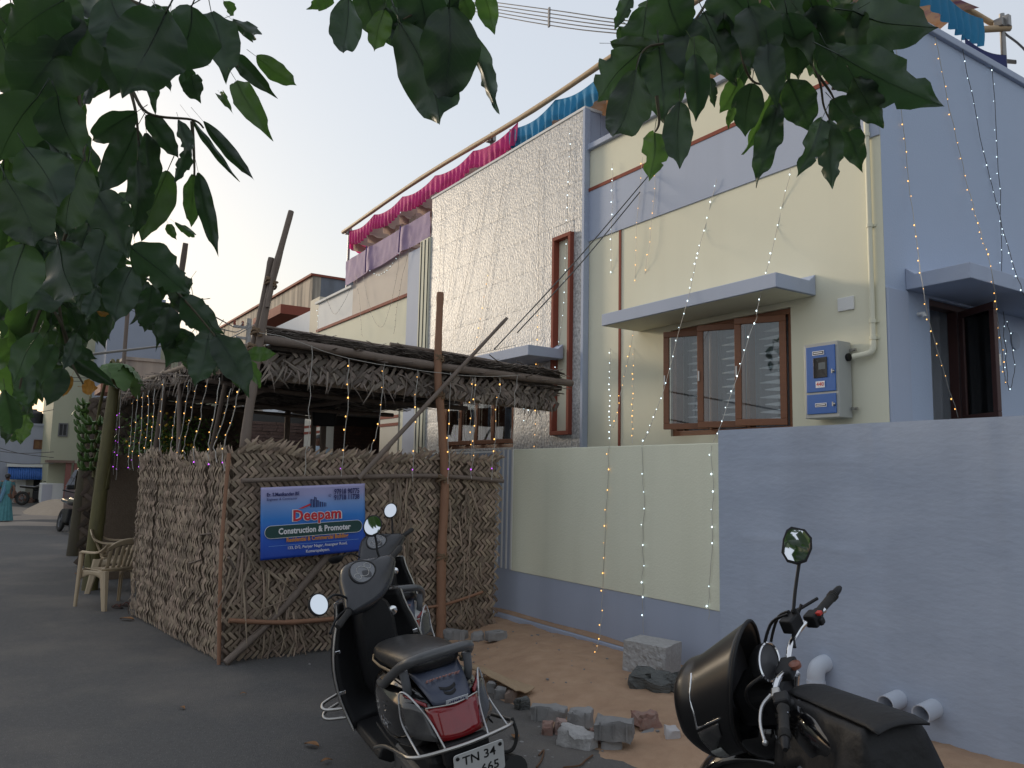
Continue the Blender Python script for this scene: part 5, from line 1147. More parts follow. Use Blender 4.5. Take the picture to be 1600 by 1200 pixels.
# tank, its cover, seat, engine
b = MB(); b.loft([ell(x, 0, zc, hy, hz, 2.7, 26) for x, zc, hy, hz in ((.40, .80, .05, .05), (.36, .80, .09, .085), (.24, .795, .135, .115), (.08, .785, .145, .115), (-.06, .77, .12, .095), (-.14, .755, .08, .06))]); tank = b.build('fuel_tank', BLACKGLOSS, mo, smooth=60, sub=1)
TC = mat('tank_cover_vinyl', (.012, .012, .013), .55, (.019, .019, .020), 6, .6, .5, 22, bdist=.012, spec=.3)
def cov(u, v):
    a = (u-.5)*2; x = .34-.55*v; y = .090*math.copysign(min(1, abs(a)*1.5), a); dn = max(0, abs(a)-.667)/.333
    return Vector((x-.02*a*a, y*(1+.10*sin(v*23+a*3)*dn+.75*dn), .878+.040*v-.004*abs(a)-.20*dn-.2*max(0, (v-.92)/.08)**.8-.03*dn*sin(v*13+1)-.012*dn*sin(v*31)+.006*noise.noise((x*9, y*9, 2))))
b = MB(); b.grid(cov, 34, 40); b.build('seat_cover', TC, mo, smooth=180, solid=.012, fix=False)
b = MB(); b.grid(lambda u, v: Vector((.33-.545*v-.015*(2*u-1)**2, (u-.5)*.165*(1-.15*(1-v)), .893+.036*v+.008*sin(pi*u)-.010*max(0, v-.9)/.1)), 10, 18); b.build('cover_flap', TC, mo, smooth=180, solid=.007, fix=False)
b = MB(); b.loft([ell(x, 0, zc, hy, hz, 3, 22) for x, zc, hy, hz in ((-.08, .70, .07, .04), (-.16, .70, .10, .05), (-.35, .71, .105, .05), (-.50, .73, .10, .045), (-.55, .735, .07, .03))]); b.build('seat', SEATM, mo, smooth=60, sub=1)
b = MB(); b.loft([ell(x, 0, zc, hy, hz, 3, 18) for x, zc, hy, hz in ((-.05, .60, .10, .09), (-.3, .64, .12, .085), (-.50, .67, .10, .06), (-.58, .69, .06, .03))]); b.build('side_cowl', BLACKGLOSS, mo, smooth=60, sub=1)
b = MB(); b.bb((-.12, -.12, .28), (.22, .12, .52)); 
for k in range(5): b.bb((.05, -.10, .53+.028*k), (.24, .10, .545+.028*k))
b.build('engine', mat('engine_dark', (.05, .05, .05), .5, metal=.5), mo, bevel=.01)
b = MB(); b.tube([(.20, -.12, .35), (.05, -.16, .24), (-.3, -.17, .24), (-.85, -.19, .34)], [.02, .022, .045, .05], 14); b.build('exhaust', CHROME, mo, smooth=50)
b = MB(); b.tube([(-.05, .13, .25), (-.08, .26, .03)], .012, 8); b.build('side_stand', BLACKP, mo, smooth=60)
b = MB(); b.tube([(-.35, 0, .55), (.38, 0, .86)], .03, 8); b.tube([(.35, 0, .80), (.22, 0, .30)], .025, 8); b.tube([(-.58, .09, .30), (-.05, .09, .35)], .018, 8); b.tube([(-.58, -.09, .30), (-.05, -.09, .35)], .018, 8); b.build('frame', BLACKP, mo, smooth=60)
# wing emblem on the tank's left side
for k in range(5):
    z = .845-.017*k; x0 = .285-.006*k; L_ = .105-.014*k
    b = MB(); b.grid(lambda u, v: Vector((x0-L_*u, .142+.010*u, z+.020*u*u-.004*v*(1-.7*u)-.011*(v)*(1-u*.75))), 8, 3); b.build('wing_feather', STEEL, tank, smooth=180, solid=.003, fix=False)
text('lettering', 'HONDA', CHROME, tank, Matrix.Translation((.245, .147, .755)) @ LS, .030, .0006)
# ================================================================== PLASTIC CHAIRS
CHM = mat('chair_beige_plastic', (.40, .31, .20), .42, (.44, .345, .23), 5, .6, .04, 60)
def make_chair(label, loc, rz, group='plastic chairs'):
    t = thing('plastic_chair', label, 'chair', loc, rz, group)          # faces +x
    b = MB(); b.grid(lambda u, v: Vector((-.20+.43*u, (v-.5)*(.44-.04*(1-u)), .425+.018*u-.035*sin(pi*u)*sin(pi*v)**.5+.0-.02*max(0, u-.85)/.15)), 14, 12); b.build('seat', CHM, t, smooth=180, solid=.012, fix=False)
    def back(u, v):
        y = (u-.5)*2; w_ = .205+.045*v; top = .80-.10*abs(y)**2.4
        z = .43+(top-.43)*v; return Vector((-.205-.13*v-.02*v*v+.07*abs(y)**2, y*w_, z))
    b = MB(); b.grid(lambda u, v: back(u, .80+.20*v), 20, 5); b.grid(lambda u, v: back(u, .0+.10*v), 20, 3); b.build('back_rim', CHM, t, smooth=180, solid=.014, fix=False)
    for k in range(7):
        u0 = .03+k*.1371; b = MB(); b.grid(lambda u, v: back(u0+.085*u, .09+.73*v), 4, 10); b.build('back_slat', CHM, t, smooth=180, solid=.010, fix=False)
    for sy in (1, -1):
        b = MB(); P = catmull([(-.30, sy*.245, .735), (-.26, sy*.262, .69), (-.16, sy*.272, .645), (.0, sy*.275, .635), (.15, sy*.27, .635), (.20, sy*.262, .62)], 5)
        rg = []
        for i, p in enumerate(P): rg.append([p+Vector((0, dy, dz)) for dy, dz in ((-.028, .004), (0, .012), (.028, .004), (.028, -.012), (0, -.006), (-.028, -.012))])
        b.loft(rg); b.build('armrest', CHM, t, smooth=50)
        def leg(p0, p1, w0, w1, name='leg'):
            b = MB(); rg = []
            for i in range(6):
                q = i/5; p = Vector(p0).lerp(Vector(p1), q); w_ = w0+(w1-w0)*q
                rg.append([p+Vector((dx*w_, dy*w_*sy, 0)) for dx, dy in ((-.5, -.1), (-.5, .35), (-.3, .5), (.35, .5), (.5, .35), (.5, -.1), (.36, -.1), (.34, .3), (-.34, .3), (-.36, -.1))])
            b.loft(rg); b.build(name, CHM, t, bevel=.002)
        leg((.185, sy*.255, .62), (.235, sy*.262, 0), .06, .042); leg((-.215, sy*.205, .435), (-.305, sy*.235, 0), .105, .062)
        b = MB(); b.grid(lambda u, v: Vector((-.20+.40*u, sy*(.215+.03*u), .425-.05*v-.06*v*(2*u-1)**2)), 10, 4); b.build('side_apron', CHM, t, smooth=180, solid=.01, fix=False)
        b = MB(); b.grid(lambda u, v: Vector((.22, sy*.22*u, .43-.045*v-.03*v*u*u)), 8, 3); b.build('front_apron', CHM, t, smooth=180, solid=.01, fix=False)
    return t
make_chair('beige plastic armchair seen from behind at the end of the palm leaf fence', (-10.68, 1.30+.08, 0), radians(205))
make_chair('beige plastic armchair standing beyond the first, facing the shelter', (-11.95, 1.62, 0), radians(75))
# sandals left by the chair
SAN = mat('sandal_dark', (.03, .022, .02), .7, (.05, .035, .03), 20)
for i, (px, py, a) in enumerate(((182, 950, .3), (196, 947, .5))):
    p = onZ(px, py, 0); t = thing('sandal', ('near' if i == 0 else 'far')+' dark sandal lying on the road under the beige chair', 'sandal', p, a, 'sandals by the chair')
    b = MB(); b.loft([[Vector((.12*cos(2*pi*k/18), (.04+.008*cos(2*pi*k/18))*sin(2*pi*k/18), z)) for k in range(18)] for z in (.002, .018)]); b.build('sole', SAN, t)
    b = MB(); b.tube(catmull([(.0, .045, .015), (.04, .02, .05), (.07, 0, .022), (.04, -.02, .05), (0, -.045, .015)], 5), .006, 6); b.build('strap', mat('sandal_strap', (.12, .04, .03), .6), t, smooth=60)

# ================================================================== PAVERS, BRICKS AND STONES ON THE SAND
PAV = mat('concrete_paver', (.21, .205, .20), .9, (.31, .30, .29), 9, .6, .45, 70, c3=(.25, .245, .24), bdist=.008, rnd=.12)
PAV2 = mat('brown_paver', (.20, .145, .115), .9, (.28, .21, .17), 9, .6, .45, 70, bdist=.008)
REDB = mat('red_brick', (.22, .085, .06), .9, (.30, .13, .09), 12, .6, .5, 60, c3=(.26, .17, .14), bdist=.008)
GRAN = mat('grey_granite', (.30, .292, .285), .85, (.46, .45, .44), 34, .5, .5, 70, bdist=.012)
DARKR = mat('dark_schist', (.075, .08, .08), .75, (.15, .15, .14), 10, .6, .9, 26, c3=(.10, .105, .10), bdist=.03, stretch=(1, 1, 3))
def stone(name, label, cat, px, py, size, rz, m, group=None, z=None, tilt=(0, 0), chip=.012, rows=0, ribs=0):
    p = onZ(px, py, .05); zz = sand_z(p.x, p.y) if z is None else z; zz = max(zz, 0) if z is None else zz
    p = onZ(px, py, zz+size[2]*.5)
    r = random.Random(int(px*7+py)); L_, D_, H_ = size; b = MB(); n = 6
    t = thing(name, label, cat, (p.x, p.y, zz-.012), group=group, rot=(tilt[0], tilt[1], rz))
    bm = bmesh.new(); bmesh.ops.create_cube(bm, size=1)
    bmesh.ops.subdivide_edges(bm, edges=bm.edges, cuts=5, use_grid_fill=True)
    so = r.random()*90
    for v in bm.verts:
        c = v.co.copy(); q = Vector((c.x*L_, c.y*D_, (c.z+.5)*H_))
        cr = sum(1 for k in c if abs(k) > .49)
        dn = noise.noise_vector(q*9+Vector((so, 0, 0)))*chip+noise.noise_vector(q*26+Vector((so, 3, 0)))*chip*.5
        q += dn*(1 if cr < 2 else 1.7)
        if cr >= 2:
            q -= Vector((c.x*L_, c.y*D_, c.z*H_)).normalized()*chip*(.6+max(0, noise.noise(q*14+Vector((so, 9, 0))))*2.4)
        v.co = q
    me = bpy.data.meshes.new('body'); bm.to_mesh(me); bm.free(); me.polygons.foreach_set('use_smooth', [True]*len(me.polygons)); me.set_sharp_from_angle(angle=radians(38))
    o = link(bpy.data.objects.new('body', me)); me.materials.append(m); o.parent = t
    if ribs:
        for k in range(ribs):
            bb_ = MB(); bb_.bb((-L_*.5+L_*(k+.5)/ribs-.004, -D_*.5-.006, .01), (-L_*.5+L_*(k+.5)/ribs+.004, -D_*.5+.002, H_*.96)); bb_.build('rib', m, t)
    return t
AV = radians(57)                                    # faces turned to the camera
def st(*a, **k): return stone(*a, **k)
st('concrete_paver', 'left of the two pale pavers lying end to end at the sand edge', 'paver', 858, 1112, (.235, .12, .10), AV-.28, PAV, ribs=3)
st('concrete_paver', 'right of the two pale pavers lying end to end at the sand edge', 'paver', 907, 1118, (.16, .12, .105), AV-.25, PAV, ribs=2)
st('concrete_paver', 'pale paver tipped up on a smaller block, nearest the motorcycle cowl', 'paver', 960, 1135, (.235, .13, .115), AV-.22, PAV, z=.075, tilt=(.05, .0), ribs=3)
st('stone_block', 'small grey block under the tipped paver', 'stone', 956, 1160, (.12, .10, .08), AV-.2, PAV, z=0)
st('concrete_block', 'broken grey kerb piece lying in front of the two pavers', 'block', 899, 1152, (.22, .11, .125), AV-.5, GRAN, z=-.005, tilt=(0, .12), chip=.02)
st('brick_piece', 'dark red brick stub left of the broken kerb piece', 'brick', 855, 1137, (.065, .08, .09), AV, REDB, z=0)
st('brick_piece', 'pinkish brick stub leaning against the broken kerb piece', 'brick', 873, 1134, (.07, .08, .11), AV+.2, mat('pale_brick', (.30, .20, .17), .9, (.38, .29, .26), 9, .6, .4, 60), z=0, tilt=(.1, .15))
st('brick_piece', 'small red brick between the kerb piece and the tipped paver', 'brick', 931, 1150, (.06, .07, .10), AV, REDB, z=0)
st('brick_piece', 'reddish broken wedge behind the tipped paver', 'brick', 1008, 1122, (.16, .12, .085), AV+.35, REDB, chip=.022)
st('stone_block', 'grey broken wedge sunk in sand right of the tipped paver', 'stone', 1015, 1148, (.13, .11, .08), AV+.5, PAV, z=0, tilt=(.2, -.2), chip=.022)
st('stone_block', 'dark triangular stone at the left end of the sand edge', 'stone', 816, 1098, (.11, .09, .09), AV+.6, DARKR, z=0, chip=.022)
st('concrete_paver', 'brown upright paver, right one beside the dark triangular stone', 'paver', 798, 1087, (.075, .10, .09), AV-.15, PAV2, z=0)
st('concrete_paver', 'grey upright paver between scooter tail and brown paver', 'paver', 783, 1081, (.085, .10, .095), AV-.15, PAV, z=0)
st('concrete_paver', 'grey upright paver half hidden by the scooter tail', 'paver', 768, 1072, (.085, .10, .09), AV-.15, PAV, z=0)
st('concrete_paver', 'long pale paver at the foot of the fence right of the red-brown post', 'paver', 712, 990, (.24, .12, .10), AV-.35, PAV, ribs=3)
st('concrete_paver', 'pale paver behind the white scooter tail at the fence foot', 'paver', 690, 978, (.24, .12, .11), AV-.2, PAV)
st('concrete_paver', 'short pale paver next to the striped pilaster', 'paver', 774, 991, (.20, .10, .09), AV+.5, PAV)
st('concrete_paver', 'half buried paver between the long paver and the pilaster', 'paver', 746, 992, (.13, .10, .075), AV, PAV)
st('stone_block', 'whitish lump of rubble against the motorcycle cowl', 'stone', 1050, 1152, (.09, .09, .13), AV, mat('pale_rubble', (.42, .40, .40), .9, (.5, .48, .47), 9), z=0)
st('rough_stone', 'dark rough split stone under the granite block', 'stone', 1020, 1072, (.34, .26, .24), AV-.3, DARKR, z=-.02, tilt=(.05, .1), chip=.045)
gp = onZ(1018, 1090, .0)
p_ = onY(1018, 1035, W-.40)
gb_ = thing('granite_block', 'square grey granite block with hammered face by the compound wall', 'block', (p_.x, p_.y+.0, .02), rot=(.0, .03, AV-.62))
bm = bmesh.new(); bmesh.ops.create_cube(bm, size=1); bmesh.ops.subdivide_edges(bm, edges=bm.edges, cuts=19, use_grid_fill=True)
gh = onY(1018, 1001, W-.40).z-.02
for v in bm.verts:
    c = v.co.copy(); q = Vector((c.x*.36, c.y*.30, (c.z+.5)*gh)); 
    if c.y < -.49 and abs(c.x) < .48: q.y += .004*(noise.cell(Vector((c.x*15, c.z*5, 1)))-.5)+.009*noise.noise(Vector((c.x*16, c.z*10, 4)))
    q += noise.noise_vector(q*8)*.006; v.co = q
me = bpy.data.meshes.new('body'); bm.to_mesh(me); bm.free(); me.materials.append(GRAN); o = link(bpy.data.objects.new('body', me)); o.parent = gb_
# cardboard sheet on the sand
cp_ = [onZ(*q, .10) for q in ((726, 1036), (768, 1042), (836, 1071), (806, 1079))]; cc_ = sum(cp_, Vector())/4
cb_ = thing('cardboard_sheet', 'torn brown cardboard sheet lying on the sand behind the scooter', 'cardboard', (cc_.x, cc_.y, .08))
def cs(u, v): p = cp_[0].lerp(cp_[1], u).lerp(cp_[3].lerp(cp_[2], u), v); return Vector((p.x, p.y, sand_z(p.x, p.y)*.4+.075+.02*sin(u*4+v*2)+.012*noise.noise((u*3, v*4, 0))))
b = MB(); b.grid(cs, 14, 14); b.build('sheet', mat('cardboard', (.33, .23, .14), .85, (.40, .29, .18), 4, .6, .1, 30), cb_, smooth=180, world=True, solid=.006, fix=False)
# pebbles, dry leaves, twigs
b = MB(); rp_ = random.Random(3)
for _ in range(260):
    x = rp_.uniform(-7.5, -1); y = rp_.uniform(2.4, 4.9)
    if rp_.random() < .55: y = sand_edge(x)+rp_.gauss(.0, .2)
    s = rp_.uniform(.004, .014); z = max(sand_z(x, y), .0) if y > sand_edge(x)-.3 else 0
    b.ball((x, y, z+s*.3), s, 5, (rp_.uniform(.8, 1.5), rp_.uniform(.7, 1.2), rp_.uniform(.5, .8)))
tag(b.build('gravel', PAV, smooth=40, fix=False), kind='stuff')
DRYL = mat('dry_leaf_brown', (.17, .08, .03), .8, (.26, .13, .05), 20, .6)
for i, (px, py, s) in enumerate(((487, 1165, .055), (510, 1190, .035), (805, 1153, .05), (198, 968, .09), (120, 897, .06), (285, 1107, .03), (380, 1085, .025))):
    p = onZ(px, py, .012); b = MB(); a0 = rp_.random()*6
    b.grid(lambda u, v: Vector((s*(u-.5)*2*cos(a0)-s*.5*sin(pi*u)*(v-.5)*2*sin(a0), s*(u-.5)*2*sin(a0)+s*.5*sin(pi*u)*(v-.5)*2*cos(a0), .012*sin(u*3)+.5*s*(v-.5)**2)), 8, 5)
    o = b.build('dry_leaf', DRYL, smooth=180, fix=False); o.location = p
    tag(o, ['curled brown leaf on the road left of the scooter wheel', 'small brown leaf scrap at the lower edge of the road', 'orange-brown dry leaf on the sand edge by the scooter', 'pale dry leaf on the road beside the fence foot', 'dry leaf on the road in front of the beige chair', 'tiny brown leaf in the middle of the road', 'tiny dry leaf on the road before the palm fence'][i], 'leaf')
for i, pts in enumerate((((842, 1180), (850, 1172), (846, 1188), (838, 1199)), ((880, 1199), (905, 1196), (915, 1188), (926, 1180)))):
    b = MB(); b.tube(catmull([onZ(*q, .015) for q in pts], 6), .005, 5); tag(b.build('twig', mat('twig_brown', (.12, .06, .03), .8), smooth=60), ['bent brown twig left', 'bent brown twig right'][i]+' of the loose stones, lying on the road', 'twig')

# ================================================================== BANANA PLANTS AT THE SHELTER ENTRANCE
BST = mat('banana_stem', (.125, .11, .035), .65, (.045, .034, .017), 6, .5, .2, 30, c3=(.10, .088, .03), stretch=(1, 1, .25))
BST2 = mat('banana_stem_dark', (.075, .062, .028), .65, (.03, .022, .012), 5, .5, .2, 30, stretch=(1, 1, .25))
BLF = mat('banana_leaf', (.06, .12, .03), .5, (.09, .17, .045), 4, .6, trans=.3)
BFR = mat('green_banana', (.045, .095, .02), .42, (.075, .14, .03), 8, .6)
def banana(label, loc, h, r, m, lean, bunch=None, nl=4, seed=1):
    t = thing('banana_plant', label, 'banana plant', loc); rr = random.Random(seed)
    P = catmull([(0, 0, 0), (lean[0]*.3, lean[1]*.3, h*.4), (lean[0]*.7, lean[1]*.7, h*.75), (lean[0], lean[1], h)], 8)
    b = MB(); b.tube(P, [r*(1.15-.45*i/len(P))*(1+.05*noise.noise((i*.6, seed, 0))) for i in range(len(P))], 16); s_ = b.build('stem', m, t, smooth=60)
    for k in range(7):
        i = rr.randrange(2, len(P)-3); b = MB(); a0 = rr.uniform(0, 6); q = P[i]
        b.grid(lambda u, v: q+Vector((cos(a0+1.5*(u-.5))*r*1.13, sin(a0+1.5*(u-.5))*r*1.13, -.02+.35*v*(1-abs(2*u-1)**2))), 6, 5); b.build('sheath', m, s_, smooth=180, solid=.006, fix=False)
    for k in range(nl):
        a = 2*pi*k/nl+rr.uniform(-.5, .5); L_ = rr.uniform(.5, .9); b = MB()
        top = P[-1]; dr = rr.uniform(.5, 1.1)
        def fl(u, v):
            w_ = .17*sin(pi*min(1, u*.95+.03))**.7; x = L_*u; d = Vector((cos(a), sin(a), 0)); sd = Vector((-sin(a), cos(a), 0))
            return top+d*(x*.45)+Vector((0, 0, .28*u-dr*L_*u*u*1.1))+sd*(v-.5)*2*w_+Vector((0, 0, -.25*w_*abs(2*v-1)+.02*sin(u*40)*abs(2*v-1)))
        b.grid(fl, 22, 6); b.build('leaf', BLF, t, smooth=180, fix=False)
    if bunch:
        bt_ = Vector(bunch[0]); b = MB(); b.tube(catmull([P[-3], P[-1]+Vector((-.10, -.06, .06)), bt_+Vector((0, 0, .35)), bt_-Vector((0, 0, .55))], 6), .022, 8); st_ = b.build('bunch_stalk', BST, t, smooth=60)
        for h_ in range(bunch[1]):
            z = .24-.13*h_; R_ = .22-.012*abs(h_-2)
            for k in range(9):
                a = 2*pi*k/9+h_*.35; d = Vector((cos(a), sin(a), 0)); b = MB()
                Q = catmull([bt_+Vector((0, 0, z))+d*.02, bt_+Vector((0, 0, z-.03))+d*R_*.7, bt_+Vector((0, 0, z+.02))+d*R_*1.05, bt_+Vector((0, 0, z+.085))+d*R_*1.15], 3)
                b.tube(Q, [.012, .018, .024, .027, .027, .026, .023, .019, .014, .007][:len(Q)], 6); b.build('banana', BFR, st_, smooth=60, fix=False)
    return t
p = onZ(140, 922, 0)
banana('tall mottled green banana plant at the shelter entrance, tied beside violet lights', p, 3.0, .088, BST, (.02, .12, 0), (Vector((-.75, .02, 2.02)), 6), 5, 3)
p = onZ(117, 868, 0)
banana('dark brown banana stem standing behind the mottled one', p, 2.75, .125, BST2, (.1, .12, 0), (Vector((.3, .02, 2.55)), 5), 5, 5)
# flowering bush inside the far end of the shelter
bu_ = thing('flowering_bush', 'bright green bush with small yellow flowers under the palm roof', 'bush', (-14.3, 2.62, 0)); rbz = random.Random(8)
b = MB(); fl_ = MB()
def quadleaf(b, c, s, r):
    d = Vector((r.gauss(0, 1), r.gauss(0, 1), r.gauss(0, 1))).normalized(); e = d.orthogonal().normalized()*s*.28
    b.add([c, c+d*s*.5+e, c+d*s, c+d*s*.5-e], [(0, 1, 2, 3)])
for _ in range(2000):
    q = Vector((rbz.gauss(0, .22), max(-1.0, min(1.0, rbz.gauss(0, .38))), 2.0+max(-.6, min(.45, rbz.gauss(0, .26))))); quadleaf(b, q, rbz.uniform(.04, .085), rbz)
    if rbz.random() < .035: fl_.ball(q+Vector((.1, 0, .05)), .022, 5)
tag(b.build('foliage', mat('bush_leaf', (.065, .13, .02), .5, (.10, .18, .035), 3, .6, rnd=.35, island=True, trans=.35), bu_, fix=False), kind='stuff'); tag(fl_.build('flowers', mat('yellow_flower', (.6, .38, .02), .6), bu_, fix=False), kind='stuff')
b = MB()
for k in range(5): b.tube(catmull([(0, .1*k-.2, 0), (.05, .14*(k-2), 1.0), (0, .18*(k-2), 1.9)], 4), .02, 6)
b.build('stem', BST2, bu_, smooth=60)

# ================================================================== SPEAKER AND MAN UNDER THE SHELTER
c = onX(505, 648, -12.3); t = thing('loudspeaker', 'black loudspeaker strapped to an inner pole under the palm roof', 'loudspeaker', c, rz=radians(-8), rot=(0, radians(10), radians(-8)))
b = MB(); b.loft([[Vector((x, y*s, z)) for y, z in ((-.17, -.19+.02*s), (.17, -.19+.02*s), (.215, .19), (-.215, .19))] for x, s in ((-.14, .8), (.12, 1))]); b.build('cabinet', BLACKP, t, bevel=.015)
b = MB(); b.bb((.121, -.15, -.15), (.126, .15, .16)); b.build('grille', mat('grille', (.02, .02, .022), .6, bump=.6, bscale=300), t)
b = MB(); b.bb((-.02, .18, .16), (.02, .2, .36)); b.build('bracket', BLACKP, t)

def person(name, label, loc, rz, h, skirt=None, shirt=None, arms=((.16, .05), (.16, -.03)), hair='short', group=None):
    """standing figure facing +x; one continuous body, clothes and hair as children"""
    t = thing('person', label, 'person', loc, rz, group); s = h/1.7
    J = {'pelvis': (0, 0, .92), 'waist': (0, 0, 1.06), 'chest': (.01, 0, 1.28), 'neck': (.0, 0, 1.44), 'jaw': (.02, 0, 1.51), 'head': (.02, 0, 1.59), 'crown': (.01, 0, 1.67)}
    R_ = {'pelvis': .13, 'waist': .115, 'chest': .13, 'neck': .052, 'jaw': .062, 'head': .082, 'crown': .06}
    E_ = [('pelvis', 'waist'), ('waist', 'chest'), ('chest', 'neck'), ('neck', 'jaw'), ('jaw', 'head'), ('head', 'crown')]
    for k, sy in enumerate((1, -1)):
        fx_, bend = arms[k]
        for n_, p_, r_ in (('sh', (0, sy*.17, 1.39), .062), ('el', (-.02+bend, sy*.235, 1.12), .043), ('wr', (fx_, sy*.225, .89), .030), ('hand', (fx_+.02, sy*.22, .81), .034), ('hip', (0, sy*.095, .86), .098), ('knee', (.03, sy*.10, .48), .064), ('ank', (-.01, sy*.10, .09), .042), ('toe', (.14, sy*.115, .035), .036)): J[n_+str(k)] = p_; R_[n_+str(k)] = r_
        E_ += [('chest', 'sh'+str(k)), ('sh'+str(k), 'el'+str(k)), ('el'+str(k), 'wr'+str(k)), ('wr'+str(k), 'hand'+str(k)), ('pelvis', 'hip'+str(k)), ('hip'+str(k), 'knee'+str(k)), ('knee'+str(k), 'ank'+str(k)), ('ank'+str(k), 'toe'+str(k))]
    keys = list(J); me = bpy.data.meshes.new('body'); me.from_pydata([Vector(J[k])*s for k in keys], [(keys.index(a), keys.index(c_)) for a, c_ in E_], [])
    o = link(bpy.data.objects.new('body', me)); o.parent = t; me.materials.append(SKIN)
    o.modifiers.new('skin', 'SKIN'); sv = me.skin_vertices[0].data
    for i, k in enumerate(keys): sv[i].radius = (R_[k]*s, R_[k]*s*(1.25 if k in ('chest', 'waist', 'pelvis') else 1)); sv[i].use_root = (k == 'pelvis')
    sd_ = o.modifiers.new('sub', 'SUBSURF'); sd_.levels = 2; sd_.render_levels = 2
    b = MB(); b.ball((.105*s, 0, 1.565*s), .014*s, 6, (1, .8, 1.3)); b.build('nose', SKIN, t, smooth=180)
    b = MB()
    for sy in (1, -1): b.ball((.092*s, sy*.03*s, 1.595*s), .009*s, 6)
    b.build('eyes', HAIR, t, smooth=180)
    b = MB(); b.grid(lambda u, v: Vector((.005+cos(2*pi*u)*.097*sin(1.75*v+.02)-.012, sin(2*pi*u)*.092*sin(1.75*v+.02), 1.60+.10*cos(1.75*v+.02)-(.03*cos(2*pi*u)*-1 if v > .8 else 0)*v))*s, 20, 8, True)
    if hair == 'bun': b.ball((-.12*s, 0, 1.57*s), .055*s, 8)
    b.build('hair', HAIR, t, smooth=180, fix=False)
    if shirt:
        b = MB(); b.loft([[Vector((.01+hx*cos(a), hy*sin(a), z))*s for a in [2*pi*k/20 for k in range(20)]] for z, hx, hy in ((.80, .155, .20), (1.0, .145, .19), (1.2, .155, .205), (1.36, .13, .205), (1.43, .085, .12), (1.455, .068, .075))], cap=False); b.build('shirt', shirt, t, smooth=180, fix=False)
        for k, sy in enumerate((1, -1)):
            b = MB(); b.tube([Vector((0, sy*.15, 1.385))*s, Vector((-.008, sy*.205, 1.27))*s, Vector((-.012, sy*.235, 1.16))*s], [.085*s, .075*s, .072*s], 12, cap=False); b.build('sleeve', shirt, t, smooth=180)
        b = MB()
        for sy in (1, -1): b.tube([Vector((0, sy*.095, .90))*s, Vector((.03, sy*.10, .48))*s, Vector((-.01, sy*.10, .06))*s], [.125*s, .09*s, .08*s], 14)
        b.build('trousers', mat('dark_trousers', (.03, .03, .04), .8), t, smooth=60)
    if skirt:
        b = MB(); b.grid(lambda u, v: Vector(((.10+.16*v**1.2+.016*v*sin(u*2*pi*13)+.03*v*noise.noise((u*6, 1, 2)))*cos(2*pi*u)+.02*v, (.15+.11*v**1.2+.014*v*sin(u*2*pi*13+1))*sin(2*pi*u), 1.03-.99*v))*s, 90, 12, True); b.build('sari_skirt', skirt, t, smooth=180, fix=False)
        b = MB(); b.loft([[Vector((.01+hx*cos(a), hy*sin(a), z))*s for a in [2*pi*k/20 for k in range(20)]] for z, hx, hy in ((.98, .135, .175), (1.1, .135, .165), (1.25, .155, .175), (1.38, .12, .17), (1.43, .09, .12))], cap=False); b.build('sari_wrap', skirt, t, smooth=180, fix=False)
        b = MB(); b.grid(lambda u, v: Vector((.13-.36*u+.02*sin(v*9), -.10+.30*u-.10*v+.02*sin(u*14), 1.0+.47*sin(pi*min(1, u*.85+.06))-.62*max(0, u-.55)*1.6-.04*v))*s, 24, 8); b.build('sari_shawl', mat('sari_light_blue', (.13, .27, .40), .7, (.10, .22, .30), 6), t, smooth=180, solid=.008, fix=False)
        for k, sy in enumerate((1, -1)):
            b = MB(); b.tube([Vector((0, sy*.15, 1.385))*s, Vector((-.01, sy*.215, 1.22))*s], [.075*s, .058*s], 12, cap=False); b.build('sleeve', mat('blouse_teal', (.03, .12, .14), .7), t, smooth=180)
    return t
p = onY(498, 690, 5.75)
person('person', 'man in pale blue shirt standing on the porch behind the palm leaf fence', (p.x, 5.75, .702), radians(-25), 1.68, shirt=mat('pale_blue_shirt', (.42, .52, .60), .8, (.36, .46, .55), 6))
p = onZ(3, 815, 0)
person('person', 'woman in a teal and light blue sari walking at the left edge of the road', (p.x, p.y+.05, 0), radians(170), 1.40, skirt=mat('sari_teal', (.04, .16, .18), .7, (.08, .25, .27), 8, .5), arms=((.05, .02), (-.05, -.03)), hair='bun')

